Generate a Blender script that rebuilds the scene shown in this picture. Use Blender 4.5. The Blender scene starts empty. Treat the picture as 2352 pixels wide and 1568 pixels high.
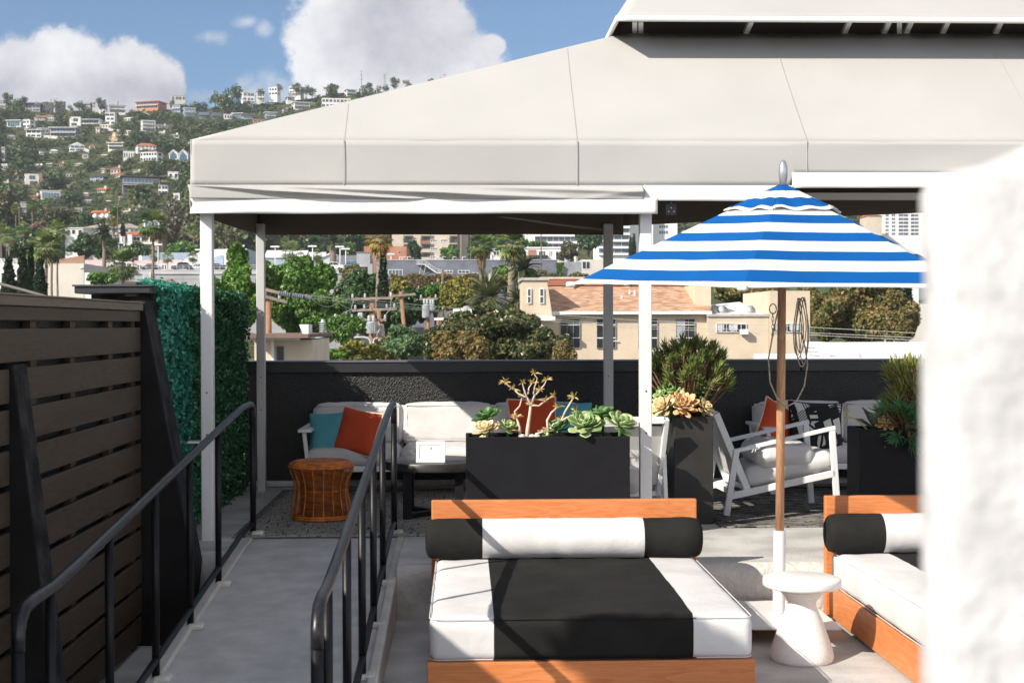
import bpy, math, random
import numpy as np
from math import sin, cos, pi, radians as R, atan2, sqrt, tan
from mathutils import Vector as V, Matrix, noise as NZ

sc = bpy.context.scene
col = sc.collection
# ------------------------------------------------------------------ camera
CAMZ = 1.75
cam_d = bpy.data.cameras.new('camera'); cam = bpy.data.objects.new('camera', cam_d); col.objects.link(cam)
cam_d.lens = 50.0; cam_d.sensor_width = 36.0; cam_d.clip_start = 0.05; cam_d.clip_end = 9000
CR = Matrix.Rotation(-R(1.946), 3, 'Z') @ Matrix.Rotation(R(90 - 0.684), 3, 'X') @ Matrix.Rotation(R(-0.12), 3, 'Z')
cam.location = (0, 0, CAMZ); cam.rotation_euler = CR.to_euler()
cam_d.dof.use_dof = True; cam_d.dof.focus_distance = 12.0; cam_d.dof.aperture_fstop = 6.6
sc.camera = cam
F = 3267.0
def ray(x, y):
    return CR @ V(((x - 1176) / F, -(y - 784) / F, -1.0))
def P(x, y, Y):
    d = ray(x, y); t = Y / d.y
    return V((d.x * t, Y, CAMZ + d.z * t))
def pix(p):
    q = CR.transposed() @ (V(p) - V((0, 0, CAMZ)))
    return 1176 + F * q.x / -q.z, 784 - F * q.y / -q.z
# ------------------------------------------------------------------ sun, sky, exposure
SUN_EL, SUN_AZ = 34.0, 232.8            # azimuth clockwise from +Y
sun_d = bpy.data.lights.new('sun', 'SUN'); sun_d.energy = 5.0; sun_d.angle = R(0.53); sun_d.color = (1, 0.93, 0.83)
sun = bpy.data.objects.new('sun', sun_d); col.objects.link(sun)
Ls = V((cos(R(SUN_EL)) * sin(R(SUN_AZ)), cos(R(SUN_EL)) * cos(R(SUN_AZ)), sin(R(SUN_EL))))
sun.rotation_euler = Ls.to_track_quat('Z', 'Y').to_euler(); sun.location = (-8, -6, 12)
sc.view_settings.view_transform = 'Standard'; sc.view_settings.look = 'None'
sc.view_settings.exposure = 0.51; sc.view_settings.gamma = 1.0
w = bpy.data.worlds.new('World'); sc.world = w; w.use_nodes = True
wt = w.node_tree; wn = wt.nodes; wl = wt.links
for n in list(wn): wn.remove(n)
def nd(nt, typ, **kw):
    n = nt.nodes.new(typ)
    for k, v in kw.items():
        if k.startswith('i_'):
            key = k[2:]
            key = int(key) if key.isdigit() else key.replace('_', ' ')
            n.inputs[key].default_value = v
        else: setattr(n, k, v)
    return n
def mth(nt, op, a, b=None, c=None, clamp=False):
    n = nt.nodes.new('ShaderNodeMath'); n.operation = op; n.use_clamp = clamp
    for i, v in enumerate((a, b, c)):
        if v is None: continue
        if hasattr(v, 'is_output'): nt.links.new(v, n.inputs[i])
        else: n.inputs[i].default_value = v
    return n.outputs[0]
def maprange(nt, v, a, b, c=0.0, d=1.0, smooth=True):
    n = nt.nodes.new('ShaderNodeMapRange'); n.interpolation_type = 'SMOOTHSTEP' if smooth else 'LINEAR'
    nt.links.new(v, n.inputs[0])
    for i, q in enumerate((a, b, c, d)): n.inputs[i + 1].default_value = q
    return n.outputs[0]
def mixc(nt, f, a, b, mode='MIX'):
    n = nt.nodes.new('ShaderNodeMix'); n.data_type = 'RGBA'; n.blend_type = mode
    for s, v in ((n.inputs[0], f), (n.inputs[6], a), (n.inputs[7], b)):
        if hasattr(v, 'is_output'): nt.links.new(v, s)
        else: s.default_value = v if not isinstance(v, tuple) or len(v) == 4 else (*v, 1)
    return n.outputs[2]
sky = nd(wt, 'ShaderNodeTexSky', sky_type='NISHITA', sun_disc=False, sun_elevation=R(SUN_EL), sun_rotation=R(SUN_AZ), altitude=100, air_density=1.0, dust_density=0.3, ozone_density=3.0)
SKY_STR = 0.065
skyc = mixc(wt, 1.0, sky.outputs[0], (SKY_STR * .88, SKY_STR * 1.04, SKY_STR * 1.20, 1), 'MULTIPLY')
tc = nd(wt, 'ShaderNodeTexCoord'); sp = nd(wt, 'ShaderNodeSeparateXYZ'); wl.new(tc.outputs['Generated'], sp.inputs[0])
gx = mth(wt, 'DIVIDE', sp.outputs[0], mth(wt, 'MAXIMUM', sp.outputs[1], 0.05))
gz = mth(wt, 'DIVIDE', sp.outputs[2], mth(wt, 'MAXIMUM', sp.outputs[1], 0.05))
comb = nd(wt, 'ShaderNodeCombineXYZ'); wl.new(gx, comb.inputs[0]); wl.new(gz, comb.inputs[1])
def wnoise(scale, detail, off=0.0, rough=0.55):
    m = nd(wt, 'ShaderNodeMapping'); m.inputs[1].default_value = (off, off * 0.7, off * 0.3); wl.new(comb.outputs[0], m.inputs[0])
    n = nd(wt, 'ShaderNodeTexNoise'); n.inputs['Scale'].default_value = scale; n.inputs['Detail'].default_value = detail; n.inputs['Roughness'].default_value = rough
    wl.new(m.outputs[0], n.inputs['Vector']); return n.outputs[0]
n1 = wnoise(14, 8, 3.1, 0.62); n2 = wnoise(42, 8, 7.7, 0.66); n3 = wnoise(15, 8, 1.3, 0.62)
def blob(x, y, rx, ry):
    a = mth(wt, 'MULTIPLY', mth(wt, 'SUBTRACT', gx, (x - 1065) / F), F / rx)
    b = mth(wt, 'MULTIPLY', mth(wt, 'SUBTRACT', gz, (745 - y) / F), F / ry)
    return mth(wt, 'SUBTRACT', 1.0, mth(wt, 'SQRT', mth(wt, 'ADD', mth(wt, 'MULTIPLY', a, a), mth(wt, 'MULTIPLY', b, b))))
def union(bl):
    o = bl[0]
    for b in bl[1:]: o = mth(wt, 'MAXIMUM', o, b)
    return o
big = union([blob(60, 200, 190, 120), blob(170, 165, 150, 105), blob(300, 185, 120, 110), blob(370, 210, 75, 100), blob(-120, 190, 240, 130), blob(160, 250, 290, 90),
             blob(840, 60, 175, 190), blob(760, 120, 110, 140), blob(960, 90, 150, 130), blob(1060, 150, 130, 90), blob(880, -60, 210, 140), blob(900, 190, 215, 75),
             blob(1130, 110, 40, 35)])
small = union([blob(580, 215, 120, 38), blob(470, 228, 110, 40), blob(640, 205, 70, 60), blob(655, 225, 90, 60), blob(487, 90, 62, 26), blob(575, 55, 45, 22), blob(610, 70, 30, 30), blob(560, 195, 45, 40)])
dn = mth(wt, 'ADD', mth(wt, 'MULTIPLY', mth(wt, 'SUBTRACT', n1, 0.5), 1.05), mth(wt, 'MULTIPLY', mth(wt, 'SUBTRACT', n2, 0.5), 0.62))
cov = maprange(wt, mth(wt, 'ADD', big, dn), 0.0, 0.27)
cov2 = mth(wt, 'MULTIPLY', maprange(wt, mth(wt, 'ADD', mth(wt, 'MULTIPLY', small, .8), mth(wt, 'MULTIPLY', dn, 1.9)), 0.15, 0.9), 0.5)
cov = mth(wt, 'MAXIMUM', cov, cov2)
grey = union([blob(960, 70, 230, 170), blob(250, 245, 420, 90), blob(60, 235, 190, 85)])
shade = mth(wt, 'ADD', mth(wt, 'MULTIPLY', maprange(wt, grey, -0.2, 0.7), 0.62), mth(wt, 'MULTIPLY', mth(wt, 'SUBTRACT', n3, 0.43), 2.3), clamp=True)
cloudc = mixc(wt, shade, (0.66, 0.66, 0.675, 1), (0.345, 0.345, 0.40, 1))
# unseen broken cloud added overhead and behind the viewer to brighten the shade
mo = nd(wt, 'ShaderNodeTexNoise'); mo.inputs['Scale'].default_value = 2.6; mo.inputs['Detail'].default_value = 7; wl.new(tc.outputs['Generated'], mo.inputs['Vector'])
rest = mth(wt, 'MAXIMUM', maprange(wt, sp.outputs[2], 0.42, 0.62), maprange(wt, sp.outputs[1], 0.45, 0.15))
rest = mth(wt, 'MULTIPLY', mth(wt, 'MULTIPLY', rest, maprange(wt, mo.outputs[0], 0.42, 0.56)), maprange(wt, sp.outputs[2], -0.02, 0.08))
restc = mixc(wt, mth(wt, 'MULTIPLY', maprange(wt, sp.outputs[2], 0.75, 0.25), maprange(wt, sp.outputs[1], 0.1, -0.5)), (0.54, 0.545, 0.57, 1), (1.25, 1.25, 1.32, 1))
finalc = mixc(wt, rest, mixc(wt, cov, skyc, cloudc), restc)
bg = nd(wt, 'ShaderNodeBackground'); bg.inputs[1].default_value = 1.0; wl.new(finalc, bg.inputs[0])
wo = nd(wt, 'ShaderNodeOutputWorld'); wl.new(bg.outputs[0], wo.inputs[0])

# ------------------------------------------------------------------ helpers
rnd = random.Random(11)
def tag(o, label=None, cat=None, group=None, kind=None):
    if label: o['label'] = label
    if cat: o['category'] = cat
    if group: o['group'] = group
    if kind: o['kind'] = kind
    return o
def thing(name, label, cat, loc=(0, 0, 0), rz=0, group=None):
    o = bpy.data.objects.new(name, None); o.empty_display_size = 0.2; col.objects.link(o)
    o.location = loc; o.rotation_euler = (0, 0, rz)
    return tag(o, label, cat, group)
def copy_tree(o, parent=None):
    c = o.copy(); col.objects.link(c)
    if parent is not None: c.parent = parent; c.matrix_parent_inverse = o.matrix_parent_inverse
    for ch in o.children: copy_tree(ch, c)
    return c
def dup(o, loc, rz=0, label=None, group=None, scale=None):
    c = copy_tree(o); c.location = loc; c.rotation_euler = (0, 0, rz)
    if scale: c.scale = (scale,) * 3 if not hasattr(scale, '__len__') else scale
    if label: c['label'] = label
    if group: c['group'] = group
    return c
def link_mesh(me, name, mats, parent=None, smooth=False, bevel=0, seg=2, world=False):
    for m in (mats if isinstance(mats, (list, tuple)) else [mats]): me.materials.append(m)
    o = bpy.data.objects.new(name, me); col.objects.link(o)
    if parent is not None:
        o.parent = parent
        if world: o.location = -V(parent.location)
    if smooth: me.polygons.foreach_set('use_smooth', [True] * len(me.polygons))
    if bevel:
        b = o.modifiers.new('bevel', 'BEVEL'); b.width = bevel; b.segments = seg; b.limit_method = 'ANGLE'; b.angle_limit = R(40)
    return o
class MB:
    def __init__(s): s.v = []; s.f = []; s.m = []; s.T = None
    def add(s, vs, fs, m=0):
        b = len(s.v)
        s.v += [tuple(s.T @ V(p)) if s.T is not None else tuple(p) for p in vs]
        s.f += [tuple(b + i for i in f) for f in fs]; s.m += ([m] * len(fs) if not isinstance(m, list) else m)
    def box(s, x0, x1, y0, y1, z0, z1, m=0):
        s.add([(x0, y0, z0), (x1, y0, z0), (x1, y1, z0), (x0, y1, z0), (x0, y0, z1), (x1, y0, z1), (x1, y1, z1), (x0, y1, z1)],
              [(0, 3, 2, 1), (4, 5, 6, 7), (0, 1, 5, 4), (1, 2, 6, 5), (2, 3, 7, 6), (3, 0, 4, 7)], m)
    def bar(s, p, q, w, h, up=(0, 0, 1), m=0):
        p, q = V(p), V(q); d = (q - p).normalized(); u = V(up)
        if abs(d.dot(u.normalized())) > 0.98: u = V((0, 1, 0))
        a = d.cross(u).normalized(); b = a.cross(d).normalized()
        a *= w / 2; b *= h / 2
        s.add([p - a - b, p + a - b, p + a + b, p - a + b, q - a - b, q + a - b, q + a + b, q - a + b],
              [(3, 2, 1, 0), (4, 5, 6, 7), (0, 1, 5, 4), (1, 2, 6, 5), (2, 3, 7, 6), (3, 0, 4, 7)], m)
    def tube(s, path, r, n=8, m=0, cap=True):
        path = [V(p) for p in path]; k = len(path)
        rs = list(r) if hasattr(r, '__len__') else [r] * k
        vs = []; a = None
        for i, p in enumerate(path):
            d = (path[min(i + 1, k - 1)] - path[max(i - 1, 0)])
            d = d.normalized() if d.length > 1e-9 else V((0, 0, 1))
            if a is None:
                u = V((0, 0, 1)) if abs(d.z) < 0.9 else V((1, 0, 0)); a = d.cross(u).normalized()
            else:
                a = (a - d * a.dot(d))
                a = a.normalized() if a.length > 1e-6 else d.orthogonal().normalized()
            b = d.cross(a)
            for j in range(n):
                t = 2 * pi * j / n; vs.append(p + (a * cos(t) + b * sin(t)) * rs[i])
        fs = [(i * n + j, i * n + (j + 1) % n, (i + 1) * n + (j + 1) % n, (i + 1) * n + j) for i in range(k - 1) for j in range(n)]
        if cap: fs += [tuple(range(n - 1, -1, -1)), tuple((k - 1) * n + j for j in range(n))]
        s.add(vs, fs, m)
    def loop(s, path, r, n=6, m=0):
        path = [V(p) for p in path]; k = len(path); vs = []
        for i, p in enumerate(path):
            d = (path[(i + 1) % k] - path[i - 1]).normalized(); u = V((0, 0, 1)) if abs(d.z) < 0.95 else V((1, 0, 0))
            a = d.cross(u).normalized(); b = d.cross(a)
            for j in range(n):
                t = 2 * pi * j / n; vs.append(p + (a * cos(t) + b * sin(t)) * r)
        s.add(vs, [(i * n + j, i * n + (j + 1) % n, ((i + 1) % k) * n + (j + 1) % n, ((i + 1) % k) * n + j) for i in range(k) for j in range(n)], m)
    def lathe(s, prof, c=(0, 0, 0), n=32, m=0, axis='z'):
        vs = []
        for r, z in prof:
            for j in range(n):
                t = 2 * pi * j / n; x, y = r * cos(t), r * sin(t)
                q = (x, y, z) if axis == 'z' else ((z, x, y) if axis == 'x' else (x, z, y))
                vs.append((c[0] + q[0], c[1] + q[1], c[2] + q[2]))
        k = len(prof)
        fs = [(i * n + j, i * n + (j + 1) % n, (i + 1) * n + (j + 1) % n, (i + 1) * n + j) for i in range(k - 1) for j in range(n)]
        ms = [m(0.5 * (prof[i][1] + prof[i + 1][1])) if callable(m) else m for i in range(k - 1) for j in range(n)]
        fs += [tuple(range(n - 1, -1, -1)), tuple((k - 1) * n + j for j in range(n))]; ms += [ms[0], ms[-1]]
        s.add(vs, fs, ms)
    def prism(s, poly, axis, a, b, m=0):
        def q(u, v, t): return (t, u, v) if axis == 'x' else ((u, t, v) if axis == 'y' else (u, v, t))
        k = len(poly); vs = [q(u, v, a) for u, v in poly] + [q(u, v, b) for u, v in poly]
        s.add(vs, [tuple(range(k - 1, -1, -1)), tuple(range(k, 2 * k))] + [(i, (i + 1) % k, k + (i + 1) % k, k + i) for i in range(k)], m)
    def quad(s, a, b, c, d, m=0): s.add([a, b, c, d], [(0, 1, 2, 3)], m)
    def rbox(s, sx, sy, sz, r, n=(10, 10, 4), puff=0.0, wr=0.0, m=0, cutx=(), seed=0):
        """soft box centred on the origin: rounded edges, bulging faces, wrinkles; extra grid lines at cutx"""
        h = (sx / 2, sy / 2, sz / 2); r = min(r, min(h) * 0.98)
        def lines(hh, k, cut=()):
            L = [-hh, -hh + r * 0.3, -hh + r * 0.65, -hh + r]; inner = [(-hh + r) + (2 * hh - 2 * r) * i / k for i in range(1, k)]
            L += inner + [hh - r, hh - r * 0.65, hh - r * 0.3, hh]
            for c in cut: L = [q for q in L if abs(q - c) > 0.012] + [c]
            return sorted(L)
        X, Y, Z = lines(h[0], n[0], cutx), lines(h[1], n[1]), lines(h[2], n[2])
        key = {}; vs = []
        def vid(p):
            k = tuple(round(c, 5) for c in p)
            if k in key: return key[k]
            q = V(p); inn = V([max(-(h[i] - r), min(h[i] - r, q[i])) for i in range(3)]); d = q - inn
            if d.length > 1e-9: out = inn + d.normalized() * r if max(abs(d[i]) for i in range(3)) > r * 0.999 else inn + d
            else: out = q
            if d.length > 1e-9: nrm = d.normalized()
            else: nrm = V((0, 0, 1))
            u = [max(0.0, 1 - (q[i] / h[i]) ** 2) for i in range(3)]
            if puff:
                out.z += (puff * u[0] ** 0.6 * u[1] ** 0.6) * (1 if q.z > 0 else -1) * (abs(q.z) / h[2])
                out.x += puff * 0.5 * u[1] * u[2] * (1 if q.x > 0 else -1) * (abs(q.x) / h[0]); out.y += puff * 0.5 * u[0] * u[2] * (1 if q.y > 0 else -1) * (abs(q.y) / h[1])
            if wr:
                out += nrm * wr * (NZ.fractal(V((out.x * 7 + seed, out.y * 7, out.z * 11)), 1.0, 2.0, 3))
            key[k] = len(vs); vs.append(out); return key[k]
        fs = []; ms = []
        def grid(A, B, fn):
            for i in range(len(A) - 1):
                for j in range(len(B) - 1):
                    pts = [fn(A[i], B[j]), fn(A[i + 1], B[j]), fn(A[i + 1], B[j + 1]), fn(A[i], B[j + 1])]
                    fs.append(tuple(vid(p) for p in pts)); cx = sum(p[0] for p in pts) / 4
                    ms.append(m(cx) if callable(m) else m)
        grid(X, Y, lambda a, b: (a, b, h[2])); grid(Y, X, lambda b, a: (a, b, -h[2]))
        grid(X, Z, lambda a, b: (a, -h[1], b)); grid(Z, X, lambda b, a: (a, h[1], b))
        grid(Z, Y, lambda b, a: (-h[0], a, b)); grid(Y, Z, lambda a, b: (h[0], a, b))
        s.add(vs, fs, ms)
    def build(s, name, mats, parent=None, smooth=False, bevel=0, seg=2, world=False):
        me = bpy.data.meshes.new(name); me.from_pydata(s.v, [], s.f); me.polygons.foreach_set('material_index', s.m); me.update()
        return link_mesh(me, name, mats, parent, smooth, bevel, seg, world)
def solo(name, mb, mats, label, cat, group=None, kind=None, **kw):
    return tag(mb.build(name, mats, **kw), label, cat, group, kind)

# ------------------------------------------------------------------ materials
MC = {}
def M(name, c=(0.5, 0.5, 0.5), rough=0.6, var=0.10, vs=3.0, bump=0.0, bs=60.0, spec=0.4, metal=0.0, sheen=0.0, dirt=0.0, stretch=(1, 1, 1), rnd_obj=0.0):
    if name in MC: return MC[name]
    m = bpy.data.materials.new(name); m.use_nodes = True; MC[name] = m
    nt = m.node_tree; b = nt.nodes['Principled BSDF']
    b.inputs['Roughness'].default_value = rough; b.inputs['Specular IOR Level'].default_value = spec; b.inputs['Metallic'].default_value = metal
    if sheen: b.inputs['Sheen Weight'].default_value = sheen
    t = nd(nt, 'ShaderNodeTexCoord'); mp = nd(nt, 'ShaderNodeMapping'); mp.inputs[3].default_value = stretch; nt.links.new(t.outputs['Object'], mp.inputs[0])
    n = nd(nt, 'ShaderNodeTexNoise'); n.inputs['Scale'].default_value = vs; n.inputs['Detail'].default_value = 6; nt.links.new(mp.outputs[0], n.inputs['Vector'])
    lo = tuple(max(0, x * (1 - var * 1.6)) for x in c); hi = tuple(min(1, x * (1 + var * 1.3)) for x in c)
    cc = mixc(nt, maprange(nt, n.outputs[0], 0.3, 0.7), (*lo, 1), (*hi, 1))
    if dirt:
        d = nd(nt, 'ShaderNodeTexNoise'); d.inputs['Scale'].default_value = vs * 0.37; d.inputs['Detail'].default_value = 8; d.inputs['Roughness'].default_value = 0.7; nt.links.new(mp.outputs[0], d.inputs['Vector'])
        cc = mixc(nt, mth(nt, 'MULTIPLY', maprange(nt, d.outputs[0], 0.48, 0.72), dirt), cc, (*tuple(x * 0.45 for x in c), 1))
    if rnd_obj:
        oi = nd(nt, 'ShaderNodeObjectInfo'); hs = nd(nt, 'ShaderNodeHueSaturation'); nt.links.new(cc, hs.inputs['Color'])
        nt.links.new(maprange(nt, oi.outputs['Random'], 0, 1, 1 - rnd_obj, 1 + rnd_obj, False), hs.inputs['Value']); cc = hs.outputs[0]
    nt.links.new(cc, b.inputs['Base Color'])
    if bump:
        k = nd(nt, 'ShaderNodeTexNoise'); k.inputs['Scale'].default_value = bs; k.inputs['Detail'].default_value = 5; nt.links.new(mp.outputs[0], k.inputs['Vector'])
        bu = nd(nt, 'ShaderNodeBump'); bu.inputs['Strength'].default_value = 1.0; bu.inputs['Distance'].default_value = bump; nt.links.new(k.outputs[0], bu.inputs['Height']); nt.links.new(bu.outputs[0], b.inputs['Normal'])
    return m
def weave(name, c, bump=0.0006, scale=700, rough=0.85, var=0.06, vs=3, stretch=(1, 1, 1), wr=0.010):
    if name in MC: return MC[name]
    m = M(name, c, rough, var, vs, 0, spec=0.15); nt = m.node_tree; b = nt.nodes['Principled BSDF']
    t = nd(nt, 'ShaderNodeTexCoord'); k = nd(nt, 'ShaderNodeTexNoise'); k.inputs['Scale'].default_value = scale; k.inputs['Detail'].default_value = 2
    mp = nd(nt, 'ShaderNodeMapping'); mp.inputs[3].default_value = stretch; nt.links.new(t.outputs['Object'], mp.inputs[0]); nt.links.new(mp.outputs[0], k.inputs['Vector'])
    k2 = nd(nt, 'ShaderNodeTexNoise'); k2.inputs['Scale'].default_value = 6; k2.inputs['Detail'].default_value = 4; k2.inputs['Distortion'].default_value = 1.0; nt.links.new(t.outputs['Object'], k2.inputs['Vector'])
    bu = nd(nt, 'ShaderNodeBump'); bu.inputs['Distance'].default_value = bump; nt.links.new(k.outputs[0], bu.inputs['Height'])
    bu2 = nd(nt, 'ShaderNodeBump'); bu2.inputs['Distance'].default_value = wr; bu2.inputs['Strength'].default_value = 0.5; nt.links.new(k2.outputs[0], bu2.inputs['Height']); nt.links.new(bu.outputs[0], bu2.inputs['Normal'])
    nt.links.new(bu2.outputs[0], b.inputs['Normal'])
    # thread-level colour
    base = b.inputs['Base Color'].links[0].from_socket
    nt.links.new(mixc(nt, mth(nt, 'MULTIPLY', k.outputs[0], 0.28), base, (*tuple(x * 0.6 for x in c), 1)), b.inputs['Base Color'])
    return m
def wood(name, c0, c1, axis='x', scale=1.0, rough=0.45):
    if name in MC: return MC[name]
    m = bpy.data.materials.new(name); m.use_nodes = True; MC[name] = m; nt = m.node_tree; b = nt.nodes['Principled BSDF']
    t = nd(nt, 'ShaderNodeTexCoord'); mp = nd(nt, 'ShaderNodeMapping'); s = [9 * scale] * 3; s['xyz'.index(axis)] = 0.9 * scale; mp.inputs[3].default_value = s; nt.links.new(t.outputs['Object'], mp.inputs[0])
    n = nd(nt, 'ShaderNodeTexNoise'); n.inputs['Scale'].default_value = 1.0; n.inputs['Detail'].default_value = 3; n.inputs['Distortion'].default_value = 0.6; nt.links.new(mp.outputs[0], n.inputs['Vector'])
    bands = mth(nt, 'FRACT', mth(nt, 'MULTIPLY', n.outputs[0], 11.0))
    f2 = nd(nt, 'ShaderNodeTexNoise'); f2.inputs['Scale'].default_value = 14; f2.inputs['Detail'].default_value = 4; nt.links.new(mp.outputs[0], f2.inputs['Vector'])
    fac = mth(nt, 'ADD', mth(nt, 'MULTIPLY', maprange(nt, bands, 0.0, 1.0), 0.55), mth(nt, 'MULTIPLY', maprange(nt, f2.outputs[0], 0.3, 0.7), 0.4), clamp=True)
    nt.links.new(mixc(nt, fac, (*c0, 1), (*c1, 1)), b.inputs['Base Color']); b.inputs['Roughness'].default_value = rough; b.inputs['Specular IOR Level'].default_value = 0.35
    bu = nd(nt, 'ShaderNodeBump'); bu.inputs['Distance'].default_value = 0.0006; nt.links.new(f2.outputs[0], bu.inputs['Height']); nt.links.new(bu.outputs[0], b.inputs['Normal'])
    return m
def leafmat(name, cols, trans=0.25, rough=0.5, spec=0.3, rnd_obj=0.25):
    if name in MC: return MC[name]
    m = bpy.data.materials.new(name); m.use_nodes = True; MC[name] = m; nt = m.node_tree; b = nt.nodes['Principled BSDF']; out = nt.nodes['Material Output']
    a = nd(nt, 'ShaderNodeAttribute', attribute_name='tone'); r = nd(nt, 'ShaderNodeValToRGB'); el = r.color_ramp.elements
    while len(el) < len(cols): el.new(0.5)
    for i, c in enumerate(cols): el[i].position = i / (len(cols) - 1); el[i].color = (*c, 1)
    nt.links.new(a.outputs['Fac'], r.inputs[0])
    oi = nd(nt, 'ShaderNodeObjectInfo'); hs = nd(nt, 'ShaderNodeHueSaturation'); nt.links.new(r.outputs[0], hs.inputs['Color'])
    nt.links.new(maprange(nt, oi.outputs['Random'], 0, 1, 1 - rnd_obj, 1 + rnd_obj, False), hs.inputs['Value'])
    nt.links.new(maprange(nt, oi.outputs['Random'], 0, 1, 0.5 + rnd_obj * 0.08, 0.5 - rnd_obj * 0.08, False), hs.inputs['Hue'])
    nt.links.new(hs.outputs[0], b.inputs['Base Color']); b.inputs['Roughness'].default_value = rough; b.inputs['Specular IOR Level'].default_value = spec
    tr = nd(nt, 'ShaderNodeBsdfTranslucent'); nt.links.new(hs.outputs[0], tr.inputs[0]); mx = nd(nt, 'ShaderNodeMixShader'); mx.inputs[0].default_value = trans
    nt.links.new(b.outputs[0], mx.inputs[1]); nt.links.new(tr.outputs[0], mx.inputs[2]); nt.links.new(mx.outputs[0], out.inputs[0])
    return m
def raw_mesh(name, verts, quads, tone=None):
    me = bpy.data.meshes.new(name); nv = len(verts); nq = len(quads)
    me.vertices.add(nv); me.vertices.foreach_set('co', np.asarray(verts, np.float32).ravel())
    k = quads.shape[1]
    me.loops.add(nq * k); me.loops.foreach_set('vertex_index', np.asarray(quads, np.int32).ravel())
    me.polygons.add(nq); me.polygons.foreach_set('loop_start', np.arange(0, nq * k, k, dtype=np.int32)); me.polygons.foreach_set('loop_total', np.full(nq, k, np.int32))
    me.update(calc_edges=True)
    if tone is not None:
        at = me.attributes.new('tone', 'FLOAT', 'POINT'); at.data.foreach_set('value', np.asarray(tone, np.float32))
    return me
def leaves(n, blobs, size, seed, elong=1.5, thick=0.25, up=0.35, clump=0.35):
    """n leaf quads through the volume of ellipsoid blobs (cx,cy,cz,rx,ry,rz); returns verts, quads, tone"""
    g = np.random.default_rng(seed); B = np.array(blobs, float)
    wgt = (B[:, 3] * B[:, 4] + B[:, 4] * B[:, 5] + B[:, 3] * B[:, 5]); wgt /= wgt.sum()
    k = g.choice(len(B), n, p=wgt); d = g.normal(size=(n, 3)); d /= np.linalg.norm(d, axis=1)[:, None]
    # lumpy surface: clumps of leaves stand out from the blob
    nc = 26; cd = g.normal(size=(len(B), nc, 3)); cd /= np.linalg.norm(cd, axis=2)[:, :, None]; ct = g.random((len(B), nc))
    dots = np.einsum('nij,nj->ni', cd[k], d); near = dots.argmax(1); md = dots.max(1)
    rad = 1 - np.abs(g.normal(size=n)) * thick + clump * (md - 0.86)
    pos = B[k, :3] + d * B[k, 3:] * rad[:, None]
    nrm = d * 0.55 + g.normal(size=(n, 3)) * 0.6; nrm[:, 2] += up; nrm /= np.linalg.norm(nrm, axis=1)[:, None]
    t = g.normal(size=(n, 3)); t -= nrm * (t * nrm).sum(1)[:, None]; t /= np.linalg.norm(t, axis=1)[:, None]; b = np.cross(nrm, t)
    s = size * g.uniform(0.55, 1.35, n)[:, None]
    v = np.stack([pos - t * s * elong * 0.5, pos - b * s * 0.5 + nrm * s * 0.12, pos + t * s * elong * 0.5, pos + b * s * 0.5 + nrm * s * 0.12], 1).reshape(-1, 3)
    q = np.arange(n * 4).reshape(n, 4)
    tone = np.clip(0.55 * g.random(n) + 0.45 * ct[k, near], 0, 1)
    return v, q, np.repeat(tone, 4)
def crown_blobs(seed, n=7, rx=1, rz=1, flat=0.0, extra=0):
    g = random.Random(seed); L = [(0, 0, 0, 0.66 * rx, 0.66 * rx, 0.70 * rz)]
    for i in range(extra):
        d = V((g.gauss(0, 1), g.gauss(0, 1), g.gauss(.25, .9))).normalized(); q = g.uniform(.12, .26); k = g.uniform(.72, 1.0)
        L.append((d.x * k * rx, d.y * k * rx, d.z * k * rz, q * rx, q * rx, q * rz * g.uniform(.7, 1.3)))
    for i in range(n):
        a = 2 * pi * i / n + g.uniform(-.4, .4); rr = g.uniform(0.42, 0.68); z = g.uniform(-0.45, 0.55); q = g.uniform(0.32, 0.5)
        L.append((rr * cos(a) * rx, rr * sin(a) * rx, z * rz, q * rx, q * rx, q * rz * g.uniform(0.8, 1.1)))
    L.append((g.uniform(-.2, .2) * rx, g.uniform(-.2, .2) * rx, 0.6 * rz, 0.4 * rx, 0.4 * rx, 0.42 * rz))
    return L
def trunk_mb(h, r, lean=0.0, forks=3, seed=0, reach=1.0):
    g = random.Random(seed); mb = MB(); top = V((lean, 0, h))
    mb.tube([(0, 0, -1.0), (lean * .2, 0, h * .35), (lean * .6, 0.03, h * .7), top], [r * 1.25, r, r * .85, r * .6], 8)
    for i in range(forks):
        a = 2 * pi * i / forks + g.uniform(-.5, .5); e = top + V((cos(a) * reach * .55, sin(a) * reach * .55, reach * g.uniform(.35, .8)))
        mb.tube([top - V((0, 0, h * .12)), top + (e - top) * .5 + V((0, 0, .08 * reach)), e], [r * .55, r * .38, r * .15], 6)
    return mb
# ------------------------------------------------------------------ terrace materials
m_conc = M('deck_coating', (0.50, 0.485, 0.46), 0.8, 0.12, 3.1, 0.006, 120, 0.25, dirt=0.30)
m_ramp = M('ramp_coating', (0.50, 0.49, 0.475), 0.75, 0.09, 5.2, 0.006, 150, 0.3, dirt=0.24)
m_stucco = M('pale_stucco', (0.58, 0.555, 0.51), 0.85, 0.06, 4, 0.012, 30, 0.25, dirt=0.2)
m_white = M('white_paint', (0.70, 0.695, 0.685), 0.38, 0.02, 3, 0.0004, 60, 0.45, dirt=0.05)
m_black = M('black_stucco', (0.0055, 0.0052, 0.0055), 0.36, 0.2, 6, 0.012, 85, 0.62)
m_blackd = M('black_stucco_worn', (0.014, 0.0128, 0.0128), 0.75, 1.0, 8, 0.010, 40, 0.25)
m_blkmet = M('black_cap_metal', (0.022, 0.023, 0.026), 0.42, 0.1, 5, 0.0005, 30, 0.5)
m_rail = M('black_rail_paint', (0.007, 0.007, 0.008), 0.42, 0.2, 20, 0.0006, 60, 0.25)
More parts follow.
